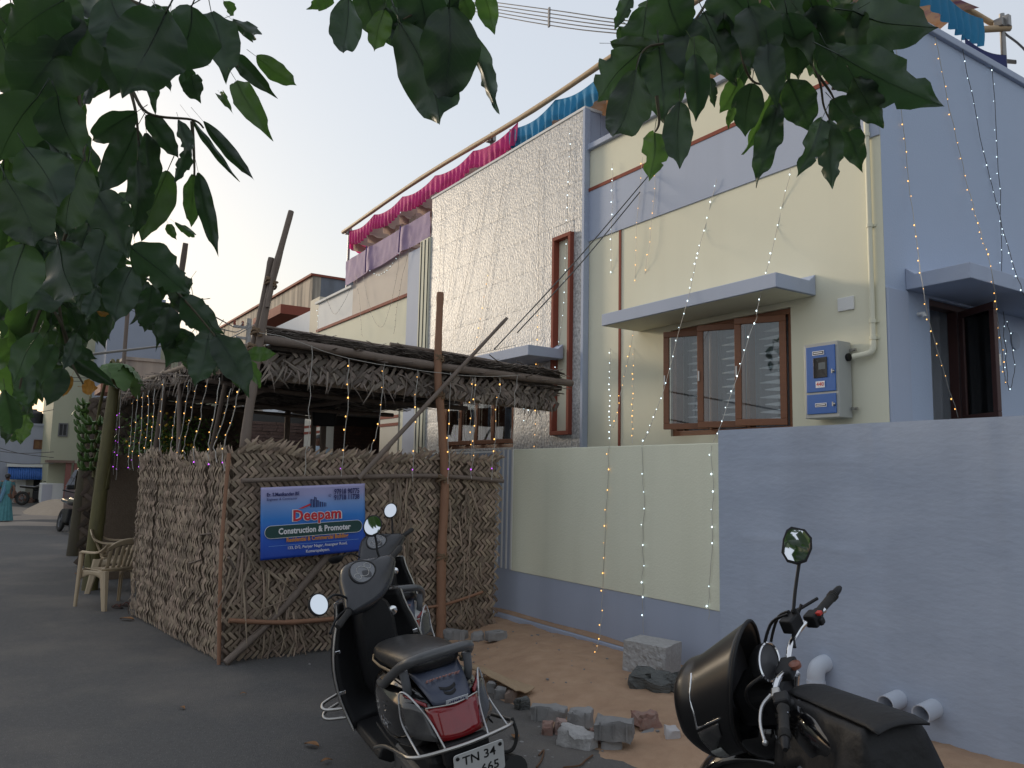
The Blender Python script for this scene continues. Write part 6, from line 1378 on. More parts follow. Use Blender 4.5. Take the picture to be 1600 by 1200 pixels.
# ================================================================== PARKED CAR AND FAR THINGS
def car(label, loc, rz):
    t = thing('parked_car', label, 'car', loc, rz)
    CP_ = mat('dark_red_car_paint', (.05, .010, .011), .4, coat=.25)
    def sec(x, w_, z0, zs, zt, wt): return [Vector((x, y, z)) for y, z in ((-w_*.92, z0), (w_*.92, z0), (w_, z0+.12), (w_, zs-.06), (w_*.97, zs), (wt, zt-.03), (wt*.85, zt), (-wt*.85, zt), (-wt, zt-.03), (-w_*.97, zs), (-w_, zs-.06), (-w_, z0+.12))]
    b = MB(); b.loft([sec(2.02, .62, .42, .80, .82, .55), sec(1.92, .78, .30, .90, .93, .66), sec(1.2, .85, .24, 1.02, 1.05, .72), sec(.85, .86, .24, 1.05, 1.12, .72), sec(.25, .87, .24, 1.05, 1.58, .62), sec(-.6, .87, .24, 1.05, 1.66, .63), sec(-1.5, .86, .24, 1.05, 1.60, .61), sec(-1.92, .83, .28, 1.02, 1.15, .66), sec(-2.02, .74, .38, .95, .98, .6)]); b.build('body', CP_, t, smooth=50, bevel=.03)
    DG = mat('car_glass', (.02, .022, .025), .05, coat=.6)
    b = MB(); b.add([(.86, -.68, 1.13), (.86, .68, 1.13), (.29, .56, 1.56), (.29, -.56, 1.56)], [(0, 1, 2, 3)]); b.build('windscreen', DG, t, solid=.02)
    for sy in (1, -1):
        for x0, x1 in ((.22, -.55), (-.62, -1.45)):
            b = MB(); b.add([(x0+.25*(x0 > 0), sy*.862, 1.09), (x1, sy*.862, 1.09), (x1+.02, sy*.66, 1.54), (x0, sy*.66, 1.54)], [(0, 1, 2, 3)]); b.build('side_window', DG, t, solid=.015)
        b = MB(); b.box((.70, sy*.98, 1.10), (.10, .2, .13)); b.build('door_mirror', BLACKP, t, bevel=.03)
        b = MB(); b.loft([[Vector((x, sy*y, z)) for y, z in ((.42, .76), (.74, .80), (.74, .90), (.42, .85))] for x in (1.90, 2.02)]); b.build('headlight', mat('headlight_glass', (.5, .5, .5), .1, coat=.6), t, bevel=.02)
        for x in (1.28, -1.28): wheel(t, (x, sy*.76, .32), .32, .2, 5, .07)
    b = MB(); b.bb((1.96, -.40, .55), (2.06, .40, .78)); 
    for k in range(3): b.bb((2.06, -.38, .58+.07*k), (2.075, .38, .60+.07*k))
    b.build('grille', BLACKP, t); b = MB(); b.bb((2.03, -.25, .42), (2.06, .25, .53)); b.build('number_plate', PLATE, t); b = MB(); b.bb((1.85, -.8, .28), (2.04, .8, .42)); b.build('bumper', BLACKP, t, bevel=.04)
    return t
car('dark red car parked beyond the banana plants', (-24.6, 2.95, 0), radians(2))

def building(name, label, x, y0, y1, z1, m, cat='building', depth=8, group=None):
    t = thing(name, label, cat, (x, (y0+y1)/2, 0), group=group)
    b = MB(); b.bb((x-depth, y0, -.1), (x, y1, z1)); b.build('wall', m, t, world=True); b = MB(); b.bb((x-depth-.05, y0-.05, z1), (x+.05, y1+.05, z1+.10)); b.build('parapet', m, t, world=True)
    return t
def facewin(t, x, y0, y1, z0, z1, m=DARKROOM, fm=WHITE, f=.05):
    b = MB(); b.bb((x+.003, y0, z0), (x+.05, y1, z0+f)); b.bb((x+.003, y0, z1-f), (x+.05, y1, z1)); b.bb((x+.003, y0, z0+f), (x+.05, y0+f, z1-f)); b.bb((x+.003, y1-f, z0+f), (x+.05, y1, z1-f)); b.bb((x+.004, (y0+y1)/2-f/3, z0+f), (x+.045, (y0+y1)/2+f/3, z1-f))
    o = b.build('window', fm, t, world=True); b = MB(); b.bb((x+.003, y0+f, z0+f), (x+.02, y1-f, z1-f)); b.build('pane', m, o); return o
FX = -44.0
fz = lambda y, X=FX: onX(30, y, X).z
fy = lambda x, X=FX: onX(x, 720, X).y
WB = mat('far_white_paint', (.40, .42, .50), .8, (.34, .36, .43), .8, .7, streak=(1, .4, (.26, .27, .32)))
wbd = building('white_building', 'white two-storey building at the end of the road above a blue awning', FX, -5.4, fy(84), fz(664), WB)
facewin(wbd, FX, fy(50), fy(70), fz(701), fz(686), mat('shutter_wood', (.16, .08, .03), .6, (.24, .12, .05), 6), mat('window_brown', (.14, .06, .03), .6))
facewin(wbd, FX, -4.6, -3.2, fz(701), fz(686))
BLK = mat('tank_black', (.03, .032, .04), .5)
for i, x in enumerate((52, 77)):
    p = onX(x, 664, FX-1.5); b = MB(); b.lathe([(.35, 0), (.36, .04), (.345, .2), (.36, .24), (.345, .45), (.36, .5), (.30, .62), (.10, .68), (.10, .74)], 18); o = b.build('water_tank', BLK, smooth=40); o.location = (FX-1.2, p.y, fz(664)+.1); o.scale = (1, 1, 1.0)
    tag(o, 'black water tank on the white building, '+('left' if i == 0 else 'right')+' one', 'water tank', 'water tanks on the white building')
# shop below with blue awning
sp_ = thing('shop', 'low shop with corrugated blue awning and dark doorway at the end of the road', 'shop', (FX+1.5, fy(50), 0))
SX = FX+1.4
def sbx(name, a, c, m, par=sp_):
    b = MB(); b.bb(a, c); return b.build(name, m, par, world=True)
sy_ = lambda x: onX(x, 760, SX).y
sz_ = lambda y: onX(50, y, SX).z
sbx('shop_wall', (SX-1.3, sy_(14), -.1), (SX, sy_(40), sz_(749)), WHITE); sbx('shop_wall', (SX-1.3, sy_(40), -.1), (SX-.1, sy_(52), sz_(749)), mat('shop_beige', (.40, .38, .33), .8)); sbx('doorway', (SX-1.0, sy_(52), -.1), (SX-.3, sy_(70), sz_(749)), DARKROOM); sbx('shop_wall', (SX-1.3, sy_(70), -.1), (SX-.05, sy_(90), sz_(749)), mat('shop_grey', (.33, .32, .30), .8))
b = MB(); b.grid(lambda u, v: Vector((SX+.15+.55*v+.03*sin(u*2*pi*24), sy_(10)+(sy_(92)-sy_(10))*u, sz_(730)+(sz_(749)-sz_(730))*v)), 240, 3); b.build('awning', mat('awning_blue', (.035, .11, .36), .5, (.05, .15, .44), 2), sp_, world=True, smooth=180, solid=.01, fix=False)
sbx('awning_beam', (SX-1.3, sy_(8), sz_(730)+.003), (SX+.25, sy_(93), sz_(727)+.05), WHITE)
# cream block at the right, with window
CX_ = -38.5; yb = onX(80, 690, CX_).y
cbd = building('cream_building', 'pale yellow-green building rising behind the banana bunch', CX_, onX(83, 640, CX_).y, onX(83, 640, CX_).y+8, 7.2, mat('far_cream', (.47, .47, .34), .8, (.43, .43, .31), 1), depth=7)
facewin(cbd, CX_, onX(91, 670, CX_).y, onX(106, 670, CX_).y, onX(95, 682, CX_).z, onX(95, 661, CX_).z, DARKROOM, mat('win_grey', (.15, .15, .15), .6))
b = MB(); b.bb((CX_+.01, onX(70, 722, CX_).y, onX(80, 723, CX_).z), (CX_+1.4, onX(112, 722, CX_).y, onX(80, 719, CX_).z)); b.build('porch_slab', mat('slab_brown', (.2, .13, .1), .8), cbd, world=True)
for x in (100, 113): 
    y = onX(x, 760, CX_+1.2).y; b = MB(); b.bb((CX_+1.1, y, 0), (CX_+1.3, y+.2, onX(80, 723, CX_).z-.003)); b.build('porch_post', mat('post_red', (.25, .10, .08), .7), cbd, world=True)
# grey tower block with parapet hut, old stained house, white low house
def tw_(px, py, X): return onX(px, py, X)
GX = -34.0
a = tw_(172, 470, GX); c = tw_(257, 470, GX)
tb = building('grey_tower', 'plain grey-blue building block behind the leaves and the palm roof', GX, a.y, c.y, a.z+.2, mat('tower_grey', (.30, .33, .40), .85, (.26, .29, .35), 1), depth=4)
HX = -28.0; a = tw_(196, 562, HX); c = tw_(258, 562, HX)
hb = building('concrete_parapet', 'stained concrete parapet box in front of the grey building block', HX, a.y, c.y, a.z, mat('stained_concrete', (.34, .28, .23), .9, (.42, .35, .28), 2, .6, streak=(2, .7, (.12, .11, .11))), depth=3)
b = MB(); b.bb((HX+.0, a.y-.8, a.z-1.2), (HX+1.5, c.y+.6, a.z-.95)); b.build('tiled_ledge', mat('roof_tile_red', (.24, .10, .07), .85, (.32, .15, .10), 8), hb, world=True)
OY = 9.2
def oy(px, py): return onY(px, py, OY)
o1 = thing('old_house', 'old house with rain-stained plaster upper wall left of the new house', 'house', (-24, OY, 0))
STN = mat('stained_plaster', (.46, .40, .32), .9, (.40, .35, .28), 2, .6, streak=(3.5, 1.0, (.07, .065, .06)))
oxr = oy(487, 470).x; oxl = oy(420, 470).x
b = MB(); b.bb((oxl-9, OY, -.1), (oxr, OY+.3, oy(487, 432).z)); b.build('stained_wall', STN, o1, world=True)
b = MB(); b.bb((oxr-.3, OY+.303, -.1), (oxr, OY+9, oy(487, 432).z)); b.build('side_wall', mat('stained_shaded_plaster', (.20, .22, .26), .9, (.14, .15, .17), 2, .6, streak=(1.5, .8, (.06, .06, .06))), o1, world=True)  # side face: plaster darkened and blued, shade put into the colour
b = MB(); b.bb((oxl-9, OY-.08, oy(487, 432).z), (oxr+.05, OY+9, oy(487, 432).z+.08)); b.build('roof_edge', BROWNP, o1, world=True)
b = MB(); b.bb((oy(445, 505).x, OY-1.2, oy(470, 506).z), (oy(483, 500).x+.6, OY-.003, oy(470, 497).z+.1)); b.build('balcony_shade', BROWNP, o1, world=True)
WY = 7.2
o2 = thing('white_house', 'low white house parapet between the palm roof and the old stained house', 'house', (onY(450, 510, WY).x, WY, 0))
b = MB(); b.bb((onY(418, 505, WY).x, WY, -.1), (onY(496, 505, WY).x-.3, WY+.25, onY(450, 502, WY).z)); b.build('parapet_wall', mat('far_white', (.62, .65, .68), .8, (.55, .58, .62), 1), o2, world=True)
b = MB(); b.bb((onY(484, 500, WY-.3).x, WY-.3, -.1), (onY(498, 500, WY-.3).x, WY+3, onY(490, 468, WY-.3).z)); b.build('corner_pillar', mat('pillar_cream', (.60, .55, .44), .8, (.55, .5, .4), 2), o2, world=True)
# white box trailer, parked motorbike, rubble at the road end
p = onZ(78, 791, 0); t = thing('white_trailer', 'white box cart standing at the end of the road', 'cart', (p.x, p.y, 0))
b = MB(); b.bb((-.45, -.42, .16), (.45, .42, .95)); b.build('box', WHITE, t, bevel=.03); b = MB(); b.bb((.453, -.36, .2), (.465, .0, .9)); b.build('door', mat('trailer_grey', (.5, .5, .55), .6), t)
for sy in (1, -1): wheel(t, (0, sy*.40, .14), .14, .08, 6, .04)
b = MB(); b.tube([(.45, 0, .25), (.95, 0, .22)], .03, 8); b.build('drawbar', BLACKP, t)
p = onZ(57, 790, 0); t = thing('parked_motorbike', 'small dark motorbike parked before the blue awning', 'motorcycle', (p.x, p.y, 0), rz=radians(60), rot=(0, 0, radians(60)))
wheel(t, (.62, 0, .29), .29, .08); wheel(t, (-.6, 0, .29), .29, .09)
b = MB(); b.loft([ell(x, 0, z, hy, hz, 2.6, 12) for x, z, hy, hz in ((.40, .78, .06, .06), (.1, .78, .13, .11), (-.1, .74, .10, .06), (-.7, .78, .10, .05))]); b.build('tank_and_seat', BLACKGLOSS, t, smooth=60); b = MB(); b.bb((-.15, -.1, .25), (.25, .1, .6)); b.build('engine', BLACKP, t, bevel=.03); b = MB(); b.tube([(.62, .05, .29), (.40, .05, .98)], .03, 6); b.tube([(.38, -.35, 1.02), (.42, 0, .98), (.38, .35, 1.02)], .015, 6); b.build('fork', BLACKP, t, smooth=60)
p2_ = onZ(97, 836, 0); t2 = copy_tree(t); t2.location = (p2_.x-.6, p2_.y+.1, 0); t2.rotation_euler = (radians(-8), 0, radians(8)); t2['label'] = 'dark motorbike parked at the roadside between the banana plants and the car'
b = MB(); rb2 = random.Random(2)
for _ in range(160):
    p = onZ(rb2.uniform(14, 50), rb2.uniform(778, 786), 0); s = rb2.uniform(.05, .2); b.box((p.x, p.y, s*.3+rb2.random()*.35), (s*1.3, s, s*.8), Euler((rb2.random()*3, rb2.random()*3, rb2.random()*3)).to_matrix())
tag(b.build('rubble', REDB, fix=False), 'heap of broken bricks before the shop with the blue awning', 'rubble', kind='stuff')
# street wires on the far left and a cross-arm pole
pl_ = onY(385, 522, 5.6); t = thing('utility_pole', 'distant electricity pole with cross-arm behind the palm roof', 'utility pole', (-26, onX(386, 560, -26).y, 0))
zt = onX(386, 512, -26).z; b = MB(); b.tube([(0, 0, 0), (0, 0, zt+.3)], [.12, .08], 8); b.build('pole', STL, t, smooth=60); b = MB(); b.box((0, 0, zt), (.08, 1.0, .08)); b.box((0, 0, zt-.35), (.08, .8, .08)); b.build('cross_arm', STL, t)
b = MB()
for y in (-.45, -.2, .2, .45): b.lathe([(.03, 0), (.05, .04), (.03, .08), (.045, .12), (.02, .16)], 8, Matrix.Translation((0, y, zt+.04)))
b.build('insulator', BROWNP, t, smooth=60)
base = Vector((-26, t.location.y, zt+.15))
for k, (q, X) in enumerate((((345, 500), -18), ((350, 515), -18), ((340, 530), -18))):
    e = onX(*q, X); b = MB(); b.tube(catmull([base+Vector((0, .2*k-.2, 0)), (base+e)/2-Vector((0, 0, .15)), e, e+(e-base)*2+Vector((0, 0, .8))], 6), .014, 5); tag(b.build('street_wire', WIRED, smooth=60), 'thin street wire running to the far pole, %s from the top' % ORD[k], 'wire', 'street wires to the far pole')
for k, (ya, yb2) in enumerate(((578, 592), (592, 590), (648, 640), (700, 706), (690, 715), (715, 724))):
    A, B_ = onX(-30, ya, -36), onX(260 if k < 2 else 84, yb2, -36); b = MB(); b.tube(catmull([A, (A+B_)/2-Vector((0, 0, .12)), B_], 8), .014, 5); tag(b.build('street_wire', WIRED, smooth=60), 'thin wire sagging across the end of the road, %s from the top' % ORD[k], 'wire', 'wires across the road end')
# ================================================================== THE ROADSIDE TREE WHOSE BRANCHES HANG INTO VIEW
def leafmat(name, c, c2, tc, rough=.33):
    m = mat(name, c, rough, c2, 2.2, .7, trans=.42, tcol=tc, rnd=.5, island=True, spec=.5)
    nt = m.node_tree; N = nt.nodes; L = nt.links
    if 'veins' in N: return m
    # side veins running out from the midrib (leaf's own x-y)
    tcn = N.new('ShaderNodeTexCoord'); tcn.name = 'veins'; sp = N.new('ShaderNodeSeparateXYZ'); L.new(tcn.outputs['Object'], sp.inputs[0])
    ab = N.new('ShaderNodeMath'); ab.operation = 'ABSOLUTE'; L.new(sp.outputs[1], ab.inputs[0])
    ma = N.new('ShaderNodeMath'); ma.operation = 'MULTIPLY_ADD'; ma.inputs[1].default_value = -.75; L.new(ab.outputs[0], ma.inputs[0]); L.new(sp.outputs[0], ma.inputs[2])
    mu = N.new('ShaderNodeMath'); mu.operation = 'MULTIPLY'; mu.inputs[1].default_value = 50; L.new(ma.outputs[0], mu.inputs[0])
    si = N.new('ShaderNodeMath'); si.operation = 'SINE'; L.new(mu.outputs[0], si.inputs[0])
    pw = N.new('ShaderNodeMapRange'); pw.inputs['From Min'].default_value = .75; pw.inputs['From Max'].default_value = 1; L.new(si.outputs[0], pw.inputs['Value'])
    bp = N.new('ShaderNodeBump'); bp.inputs['Strength'].default_value = .06; bp.inputs['Distance'].default_value = .006; L.new(pw.outputs[0], bp.inputs['Height']); L.new(bp.outputs[0], N['Principled BSDF'].inputs['Normal'])
    # paler side veins in the blade colour
    ps = N['Principled BSDF'].inputs['Base Color']; src = ps.links[0].from_socket; mx = N.new('ShaderNodeMix'); mx.data_type = 'RGBA'
    m3 = N.new('ShaderNodeMath'); m3.operation = 'MULTIPLY'; m3.inputs[1].default_value = .30; L.new(pw.outputs[0], m3.inputs[0]); L.new(m3.outputs[0], mx.inputs[0])
    L.new(src, mx.inputs[6]); mx.inputs[7].default_value = (.06, .09, .05, 1); L.new(mx.outputs[2], ps)
    return m
LG = leafmat('tree_leaf', (.032, .050, .042), (.044, .070, .048), (.055, .13, .034))
LGB = leafmat('tree_leaf_bright', (.045, .085, .030), (.06, .11, .035), (.14, .30, .055))
LGO = leafmat('tree_leaf_orange', (.38, .17, .03), (.45, .24, .05), (.5, .25, .04))
BARK = mat('bark', (.09, .075, .06), .9, (.15, .125, .10), 7, .7, .6, 40); TWIG = mat('twig', (.06, .052, .03), .8, (.09, .075, .045), 12)
def leafmesh(seed, ragged=False, fold=.16, droop=.22, wavy=.03):
    r = random.Random(seed); nu, nv = 21, 7; b = MB(); P = []
    ph = r.uniform(0, 6); sk = r.uniform(-.10, .10)
    for j in range(nu):
        u = j/(nu-1)
        w_ = .5*max(.0, sin(pi*min(1, u**.80*.93+.03)))**.85*(1.0-.12*u)
        if u > .80: w_ *= 1-.78*((u-.80)/.20)**.8
        if u == 1: w_ = .003
        for k in range(nv):
            v = (k/(nv-1)-.5)*2; ww_ = w_*(1+(.07 if abs(v) == 1 else 0)*noise.noise((u*6+seed, v*3, 1)))
            if ragged and abs(v) == 1 and noise.noise((u*7, v*5, seed)) > .12: ww_ *= .68
            z = fold*abs(v)*w_*2*.5-droop*(u-.25)**2*(1 if u > .25 else .2)+wavy*1.6*sin(u*19+ph+v*2)*abs(v)**2+.02*sin(u*9+ph)
            P.append((u, v*ww_+sk*sin(pi*u), z))
    F = [(j*nv+k, (j+1)*nv+k, (j+1)*nv+k+1, j*nv+k+1) for j in range(nu-1) for k in range(nv-1)]
    b.add(P, F)
    z0 = P[nv//2][2]; b.tube([(-.24, .0, z0+.06), (-.1, .0, z0+.025), (.02, 0, z0)], [.014, .011, .010], 5)
    mr = [(P[j*nv+nv//2][0], P[j*nv+nv//2][1], P[j*nv+nv//2][2]-.004) for j in range(0, nu, 2)]; b.tube(mr, [.011-.0009*i for i in range(len(mr))], 4)
    return b
LMB = [leafmesh(1), leafmesh(2, fold=.3, droop=.35), leafmesh(3, fold=.05, droop=.1, wavy=.05), leafmesh(4, fold=.22, droop=.5), leafmesh(5, True, .2, .25), leafmesh(6, fold=.12, droop=.15, wavy=.02)]
LME = []
for q in LMB:
    me = q.mesh('leaf', 180, False); me.materials.append(LG); LME.append(me)
tree = thing('broadleaf_tree', 'roadside tree whose large drooping leaves hang across the top and left of the view', 'tree', (-.2, -1.7, 0))
TI = Matrix.Translation(-Vector(tree.location)); rt = random.Random(42)
def setm(o, m): o.material_slots[0].link = 'OBJECT'; o.material_slots[0].material = m
nleaf = [0]; MASS = MB()
def leaf(bx, by, tx, ty, w_, d, dd=.0, m=None, var=None, roll=None):
    B = dep(bx, by, d); T = dep(tx, ty, d+dd); X = T-B; L_ = X.length; X.normalize()
    V = ((B+T)/2-CP).normalized(); Y = V.cross(X).normalized(); a = rt.gauss(0, .45) if roll is None else roll
    Z = X.cross(Y); Y = (Y*cos(a)+Z*sin(a)).normalized(); Z = X.cross(Y); W_ = w_/FPX*d/max(.35, abs(cos(a)))
    if rt.random() < .5: Y, Z = -Y, -Z
    M = Matrix(((X.x*L_, Y.x*W_, Z.x*L_, B.x), (X.y*L_, Y.y*W_, Z.y*L_, B.y), (X.z*L_, Y.z*W_, Z.z*L_, B.z), (0, 0, 0, 1)))
    k = var if var is not None else rt.choice((0, 0, 1, 2, 3, 5, 1, 2, 0, 5, 3, 4))
    if nleaf[0] >= 296:
        MASS.add([M @ Vector(v) for v in LMB[k].v], LMB[k].f); return None
    o = inst('leaf', LME[k], tree, TI @ M); nleaf[0] += 1
    if m: setm(o, m)
    return o
HAND_A = [(362,30,418,72,25),(400,88,467,134,33,1),(370,128,417,202,40,1),(365,85,425,145,28),(345,148,357,168,14,1),(350,2,368,27,18,1),(300,118,310,157,35),(285,100,309,157,30),(248,92,269,145,14),(238,92,241,178,20),(210,28,175,153,80),(150,95,129,180,17),
 (213,175,137,231,45),(213,200,155,300,55),(228,180,283,245,36),(280,188,303,250,25),(228,208,245,310,34),(295,235,277,283,24),(300,187,373,285,12),(318,190,400,282,22),(302,272,299,357,31,1),(310,270,341,398,29),(262,268,222,380,58,1),(215,250,213,372,42),(273,347,313,378,13,1),(263,350,275,373,15,1),(205,300,185,322,26,1),(190,310,175,330,20,1),
 (207,417,178,506,58),(190,390,163,470,32),(238,445,226,520,38),(205,385,300,455,66),(285,465,345,520,48),(338,525,388,612,54),(325,530,302,602,48),(300,520,262,567,48),(385,553,432,553,25,1),(382,560,410,608,18,1),(265,480,262,545,40),(98,575,72,633,36),(110,560,173,602,28),(112,432,160,465,22),(110,480,138,535,24),(150,488,165,540,24),(100,540,150,562,26),(43,648,30,695,24,1),(22,608,44,635,18),(60,520,20,600,40),(30,560,42,640,34),(8,610,18,690,36),(150,455,135,500,26),(85,540,62,600,34),(70,470,40,555,46),(120,520,100,580,24),
 (60,150,0,250,90),(140,40,30,175,130),(260,20,190,150,120),(40,0,120,95,110),(300,10,265,120,90),(90,150,125,245,80),(40,230,95,330,90),(130,250,100,370,80),(10,280,60,400,90),(150,300,195,395,70),(90,380,130,480,80),(40,380,20,490,80),(170,350,150,450,60),(330,20,355,120,60),(200,60,280,110,80),(2,60,60,160,90),(100,0,20,60,90),(170,-10,230,90,100)]
for q in HAND_A:
    big = q[4] > 60
    leaf(*q[:5], rt.uniform(.95, 1.15) if big else rt.uniform(1.2, 1.5), rt.uniform(-.05, .06), LGB if len(q) > 5 else None, roll=rt.gauss(0, .2))
leaf(128, 604, 152, 606, 26, 1.45, 0, LGO, 2, .1); leaf(112, 588, 96, 622, 18, 1.5, 0, LGO, 3, .1); leaf(152, 487, 172, 492, 9, 1.4, 0, LGO, 1)
HAND_B = [(520,-2,482,13,22,1),(545,-4,528,97,54),(600,15,587,83,40,1),(625,35,704,218,96),(702,10,690,168,98),(650,-35,665,97,84),(728,40,787,184,30,2),(722,-4,737,34,27,1),(755,-14,767,51,37,1),(525,12,517,45,15),(570,-20,600,60,60),(610,-20,640,70,60),(690,-30,725,60,50)]
for q in HAND_B: leaf(*q[:5], rt.uniform(1.3, 1.5), rt.uniform(-.03, .05), LGB if len(q) > 5 and q[5] == 1 else None, 4 if len(q) > 5 and q[5] == 2 else None, roll=rt.gauss(0, .18))
HAND_C = [(1000,80,925,162,66),(994,108,955,237,72),(1030,75,1037,188,88),(1062,160,1062,268,49),(1023,206,1017,277,45,1),(1110,122,1115,166,18),(1085,85,1087,190,42),(1155,122,1125,177,36,1),(1148,168,1137,199,14,1),(1175,130,1165,213,52),(1212,130,1167,243,32,1),(1216,162,1180,290,42),(1232,125,1267,205,60),(1285,185,1250,272,38,2),(1296,188,1302,297,42,2),(1315,190,1345,266,42),(1300,155,1348,204,52),(1335,122,1377,199,52),(1310,85,1470,163,84,2),(1330,18,1460,46,82),(1300,25,1405,120,80),(985,-5,960,42,26,2),(1050,30,1100,130,70),(1100,20,1150,130,70),(1170,10,1190,120,75),(1230,20,1245,125,75),(1270,10,1300,105,70),(1010,10,1000,110,70),(1080,60,1120,120,50,1),(1140,60,1160,140,46),(1290,70,1330,150,60),(1200,70,1215,150,50),(1350,-20,1440,30,70),(1040,-30,1070,60,80),(1120,-30,1180,60,80),(1220,-30,1280,50,80)]
for q in HAND_C: leaf(*q[:5], rt.uniform(1.4, 1.65), rt.uniform(-.04, .05), LGB if len(q) > 5 and q[5] == 1 else None, 4 if len(q) > 5 and q[5] == 2 else None, roll=rt.gauss(0, .2))
def inside(p, poly):
    c = False; j = len(poly)-1
    for i in range(len(poly)):
        if (poly[i][1] > p[1]) != (poly[j][1] > p[1]) and p[0] < (poly[j][0]-poly[i][0])*(p[1]-poly[i][1])/(poly[j][1]-poly[i][1])+poly[i][0]: c = not c
        j = i
    return c
FILL = [([(0,0),(335,0),(350,70),(300,105),(230,85),(160,120),(118,170),(105,230),(170,290),(195,370),(180,420),(120,450),(80,490),(30,540),(20,620),(0,640)], 150, (1.3, 2.2), (90, 180)),
        ([(535,-20),(750,-20),(715,50),(690,110),(640,80),(570,30)], 20, (1.4, 1.8), (60, 110)),
        ([(945,70),(985,-20),(1400,-20),(1390,60),(1330,130),(1200,130),(1100,105),(1000,130),(955,120)], 44, (1.5, 2.0), (70, 120))]
FILL.append(([(0,400),(120,400),(200,470),(170,520),(110,560),(60,620),(40,680),(0,690)], 90, (1.5, 2.4), (45, 85)))
FILL.append(([(205,380),(300,420),(345,520),(380,600),(300,590),(240,520),(190,470)], 26, (1.4, 1.8), (50, 90)))
FILL.append(([(0,200),(130,240),(220,380),(190,480),(0,500)], 60, (1.5, 2.2), (70, 120)))
for poly, n_, (d0, d1), (l0, l1) in FILL:
    k = 0
    while k < n_:
        x = rt.uniform(min(p[0] for p in poly), max(p[0] for p in poly)); y = rt.uniform(min(p[1] for p in poly), max(p[1] for p in poly))
        L_ = rt.uniform(l0, l1)*.8; a = rt.gauss(pi/2, .7); tx, ty = x+cos(a)*L_, y+sin(a)*L_
        if inside((x, y), poly) and inside((x+cos(a)*L_*.75, y+sin(a)*L_*.75), poly):
            leaf(x, y, tx, ty, L_*rt.uniform(.36, .52), rt.uniform(d0, d1), rt.uniform(-.12, .12), LGB if rt.random() < (.34 if y > 380 else .2) else None); k += 1
# branches and twigs
def br(name, pts, r, m=BARK, n=9):
    P = catmull(pts, 7); b = MB(); b.tube(P, [r[0]+(r[1]-r[0])*i/(len(P)-1) for i in range(len(P))], n); return b.build(name, m, tree, world=True, smooth=60)
br('trunk', [(-.2, -1.7, 0), (-.17, -1.68, .9), (-.25, -1.6, 1.8), (-.3, -1.45, 2.7)], [.19, .12], n=14)
nA, nA2 = dep(60, -60, 1.45), dep(120, 80, 1.45); nB = dep(680, -110, 1.6); nC = dep(1180, -130, 1.8)
br('limb', [(-.3, -1.5, 2.6), (-.5, -.9, 3.1), (-.9, -.4, 3.05), nA, nA2], [.09, .012])
br('limb', [(-.3, -1.5, 2.65), (-.5, -.6, 3.5), (-.9, .1, 3.2), nB], [.10, .016])
br('limb', [(-.28, -1.45, 2.7), (-.2, -.4, 3.7), (-.6, .6, 3.4), nC], [.10, .018])
for pts in ([nA2, dep(193, 123, 1.35), dep(230, 176, 1.3), dep(300, 187, 1.3), dep(318, 200, 1.3)], [dep(200, 130, 1.35), dep(212, 175, 1.3), dep(218, 238, 1.3)], [dep(300, 190, 1.3), dep(303, 240, 1.3), dep(304, 275, 1.3)],
            [nA2, dep(140, 300, 1.3), dep(210, 390, 1.3), dep(285, 465, 1.3), dep(340, 530, 1.3)], [dep(130, 290, 1.3), dep(90, 420, 1.35), dep(105, 545, 1.4), dep(130, 600, 1.4)], [dep(90, 420, 1.35), dep(50, 520, 1.35), dep(30, 610, 1.35)], [dep(110, 545, 1.4), dep(95, 505, 1.35), dep(75, 470, 1.35)],
            [nA, dep(250, 20, 1.3), dep(345, 60, 1.3), dep(372, 105, 1.3)],
            [nB, dep(690, 5, 1.45), dep(700, 20, 1.45), dep(728, 40, 1.45)], [dep(690, 0, 1.45), dep(630, 30, 1.4)], [nB, dep(560, -20, 1.4), dep(545, 5, 1.4)],
            [nC, dep(1230, 40, 1.6), dep(1276, 115, 1.5), dep(1287, 165, 1.5), dep(1297, 188, 1.5)], [dep(1278, 117, 1.5), dep(1295, 140, 1.5), dep(1304, 156, 1.5)], [dep(1300, 138, 1.5), dep(1320, 137, 1.5), dep(1336, 122, 1.5)], [nC, dep(1080, 40, 1.55), dep(1010, 75, 1.5), dep(994, 108, 1.5)],
            [dep(1150, 10, 1.6), dep(1160, 90, 1.5), dep(1178, 128, 1.5), dep(1212, 130, 1.5)], [nC, dep(1290, 10, 1.6), dep(1310, 85, 1.5), dep(1360, 108, 1.5)], [dep(1026, 150, 1.5), dep(1030, 190, 1.5), dep(1024, 206, 1.5)]):
    br('twig', pts, [.0034, .0015], TWIG, 6)
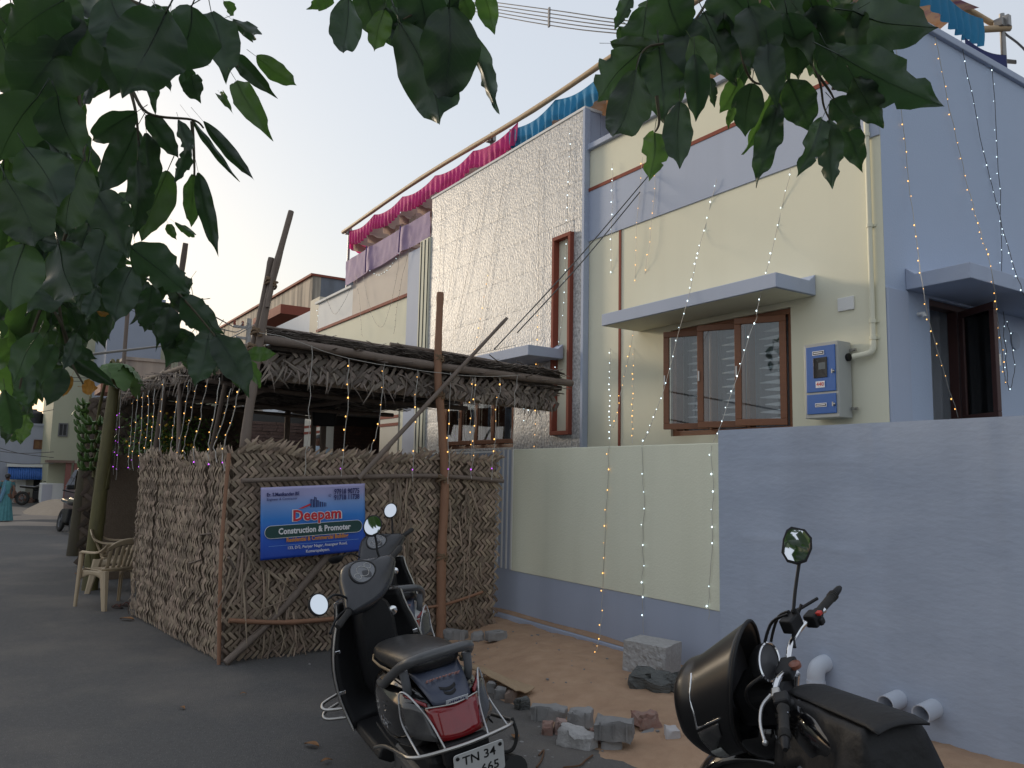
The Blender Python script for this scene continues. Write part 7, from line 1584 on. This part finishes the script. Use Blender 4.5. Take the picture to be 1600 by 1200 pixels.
# the rest of the crown, above and behind the camera
b = MB(); k = 0
def proj(p):
    v = p-CP; z = v.dot(FW); return (z, 800+FPX*v.dot(RT)/z, 600-FPX*v.dot(UP)/z) if z > .05 else (z, 0, 0)
while k < 700:
    q = Vector((rt.gauss(0, 1), rt.gauss(0, 1), rt.gauss(0, 1))).normalized()*rt.random()**.4
    c = Vector((-.7+2.6*q.x, -.6+2.0*q.y, 4.2+1.3*q.z))
    if noise.noise(c*1.1) < -.18: continue
    z, x, y = proj(c)
    if z > -.2 and -260 < x < 1860 and y > -330: continue
    if c.z < 2.5: continue
    k += 1; X = Vector((rt.gauss(0, .6), rt.gauss(0, .6), -.8+rt.gauss(0, .4))).normalized(); Y = X.orthogonal().normalized(); a = rt.uniform(0, 6.28); Z = X.cross(Y); Y = Y*cos(a)+Z*sin(a); Z = X.cross(Y); s = rt.uniform(.14, .24)
    P = [(0, 0, 0), (.3, .27, .05), (.3, -.27, .05), (.7, .2, -.02), (.7, -.2, -.02), (1, 0, -.15), (.3, 0, 0), (.7, 0, -.05)]
    b.add([c+X*p[0]*s+Y*p[1]*s+Z*p[2]*s for p in P], [(0, 6, 1), (0, 2, 6), (1, 6, 7, 3), (6, 2, 4, 7), (3, 7, 5), (7, 4, 5)])
LGM = mat('tree_leaf_far', (.022, .036, .027), .45, (.05, .085, .032), 2.2, .5, trans=.38, tcol=(.06, .14, .03), rnd=.5, island=True)
b.add(MASS.v, MASS.f)
tag(b.build('leaf_mass', LGM, tree, world=True, smooth=180, fix=False), kind='stuff')
# ================================================================== ACROSS THE ROAD (unseen houses, added and sized to shade the lower house front)
ho = thing('shading_house', 'unseen plain house added across the road for its shade', 'house', (-60, -6, 0))
b = MB(); b.bb((-80, -14, 0), (-53, -5.6, 10.2)); b.build('wall', WB, ho, world=True)
ho = thing('shading_house', 'unseen cream house added across the road for its shade, nearer', 'house', (-44, -6, 0))
b = MB(); b.bb((-52.7, -14, 0), (-34, -5.6, 9.9)); b.build('wall', CREAM, ho, world=True)
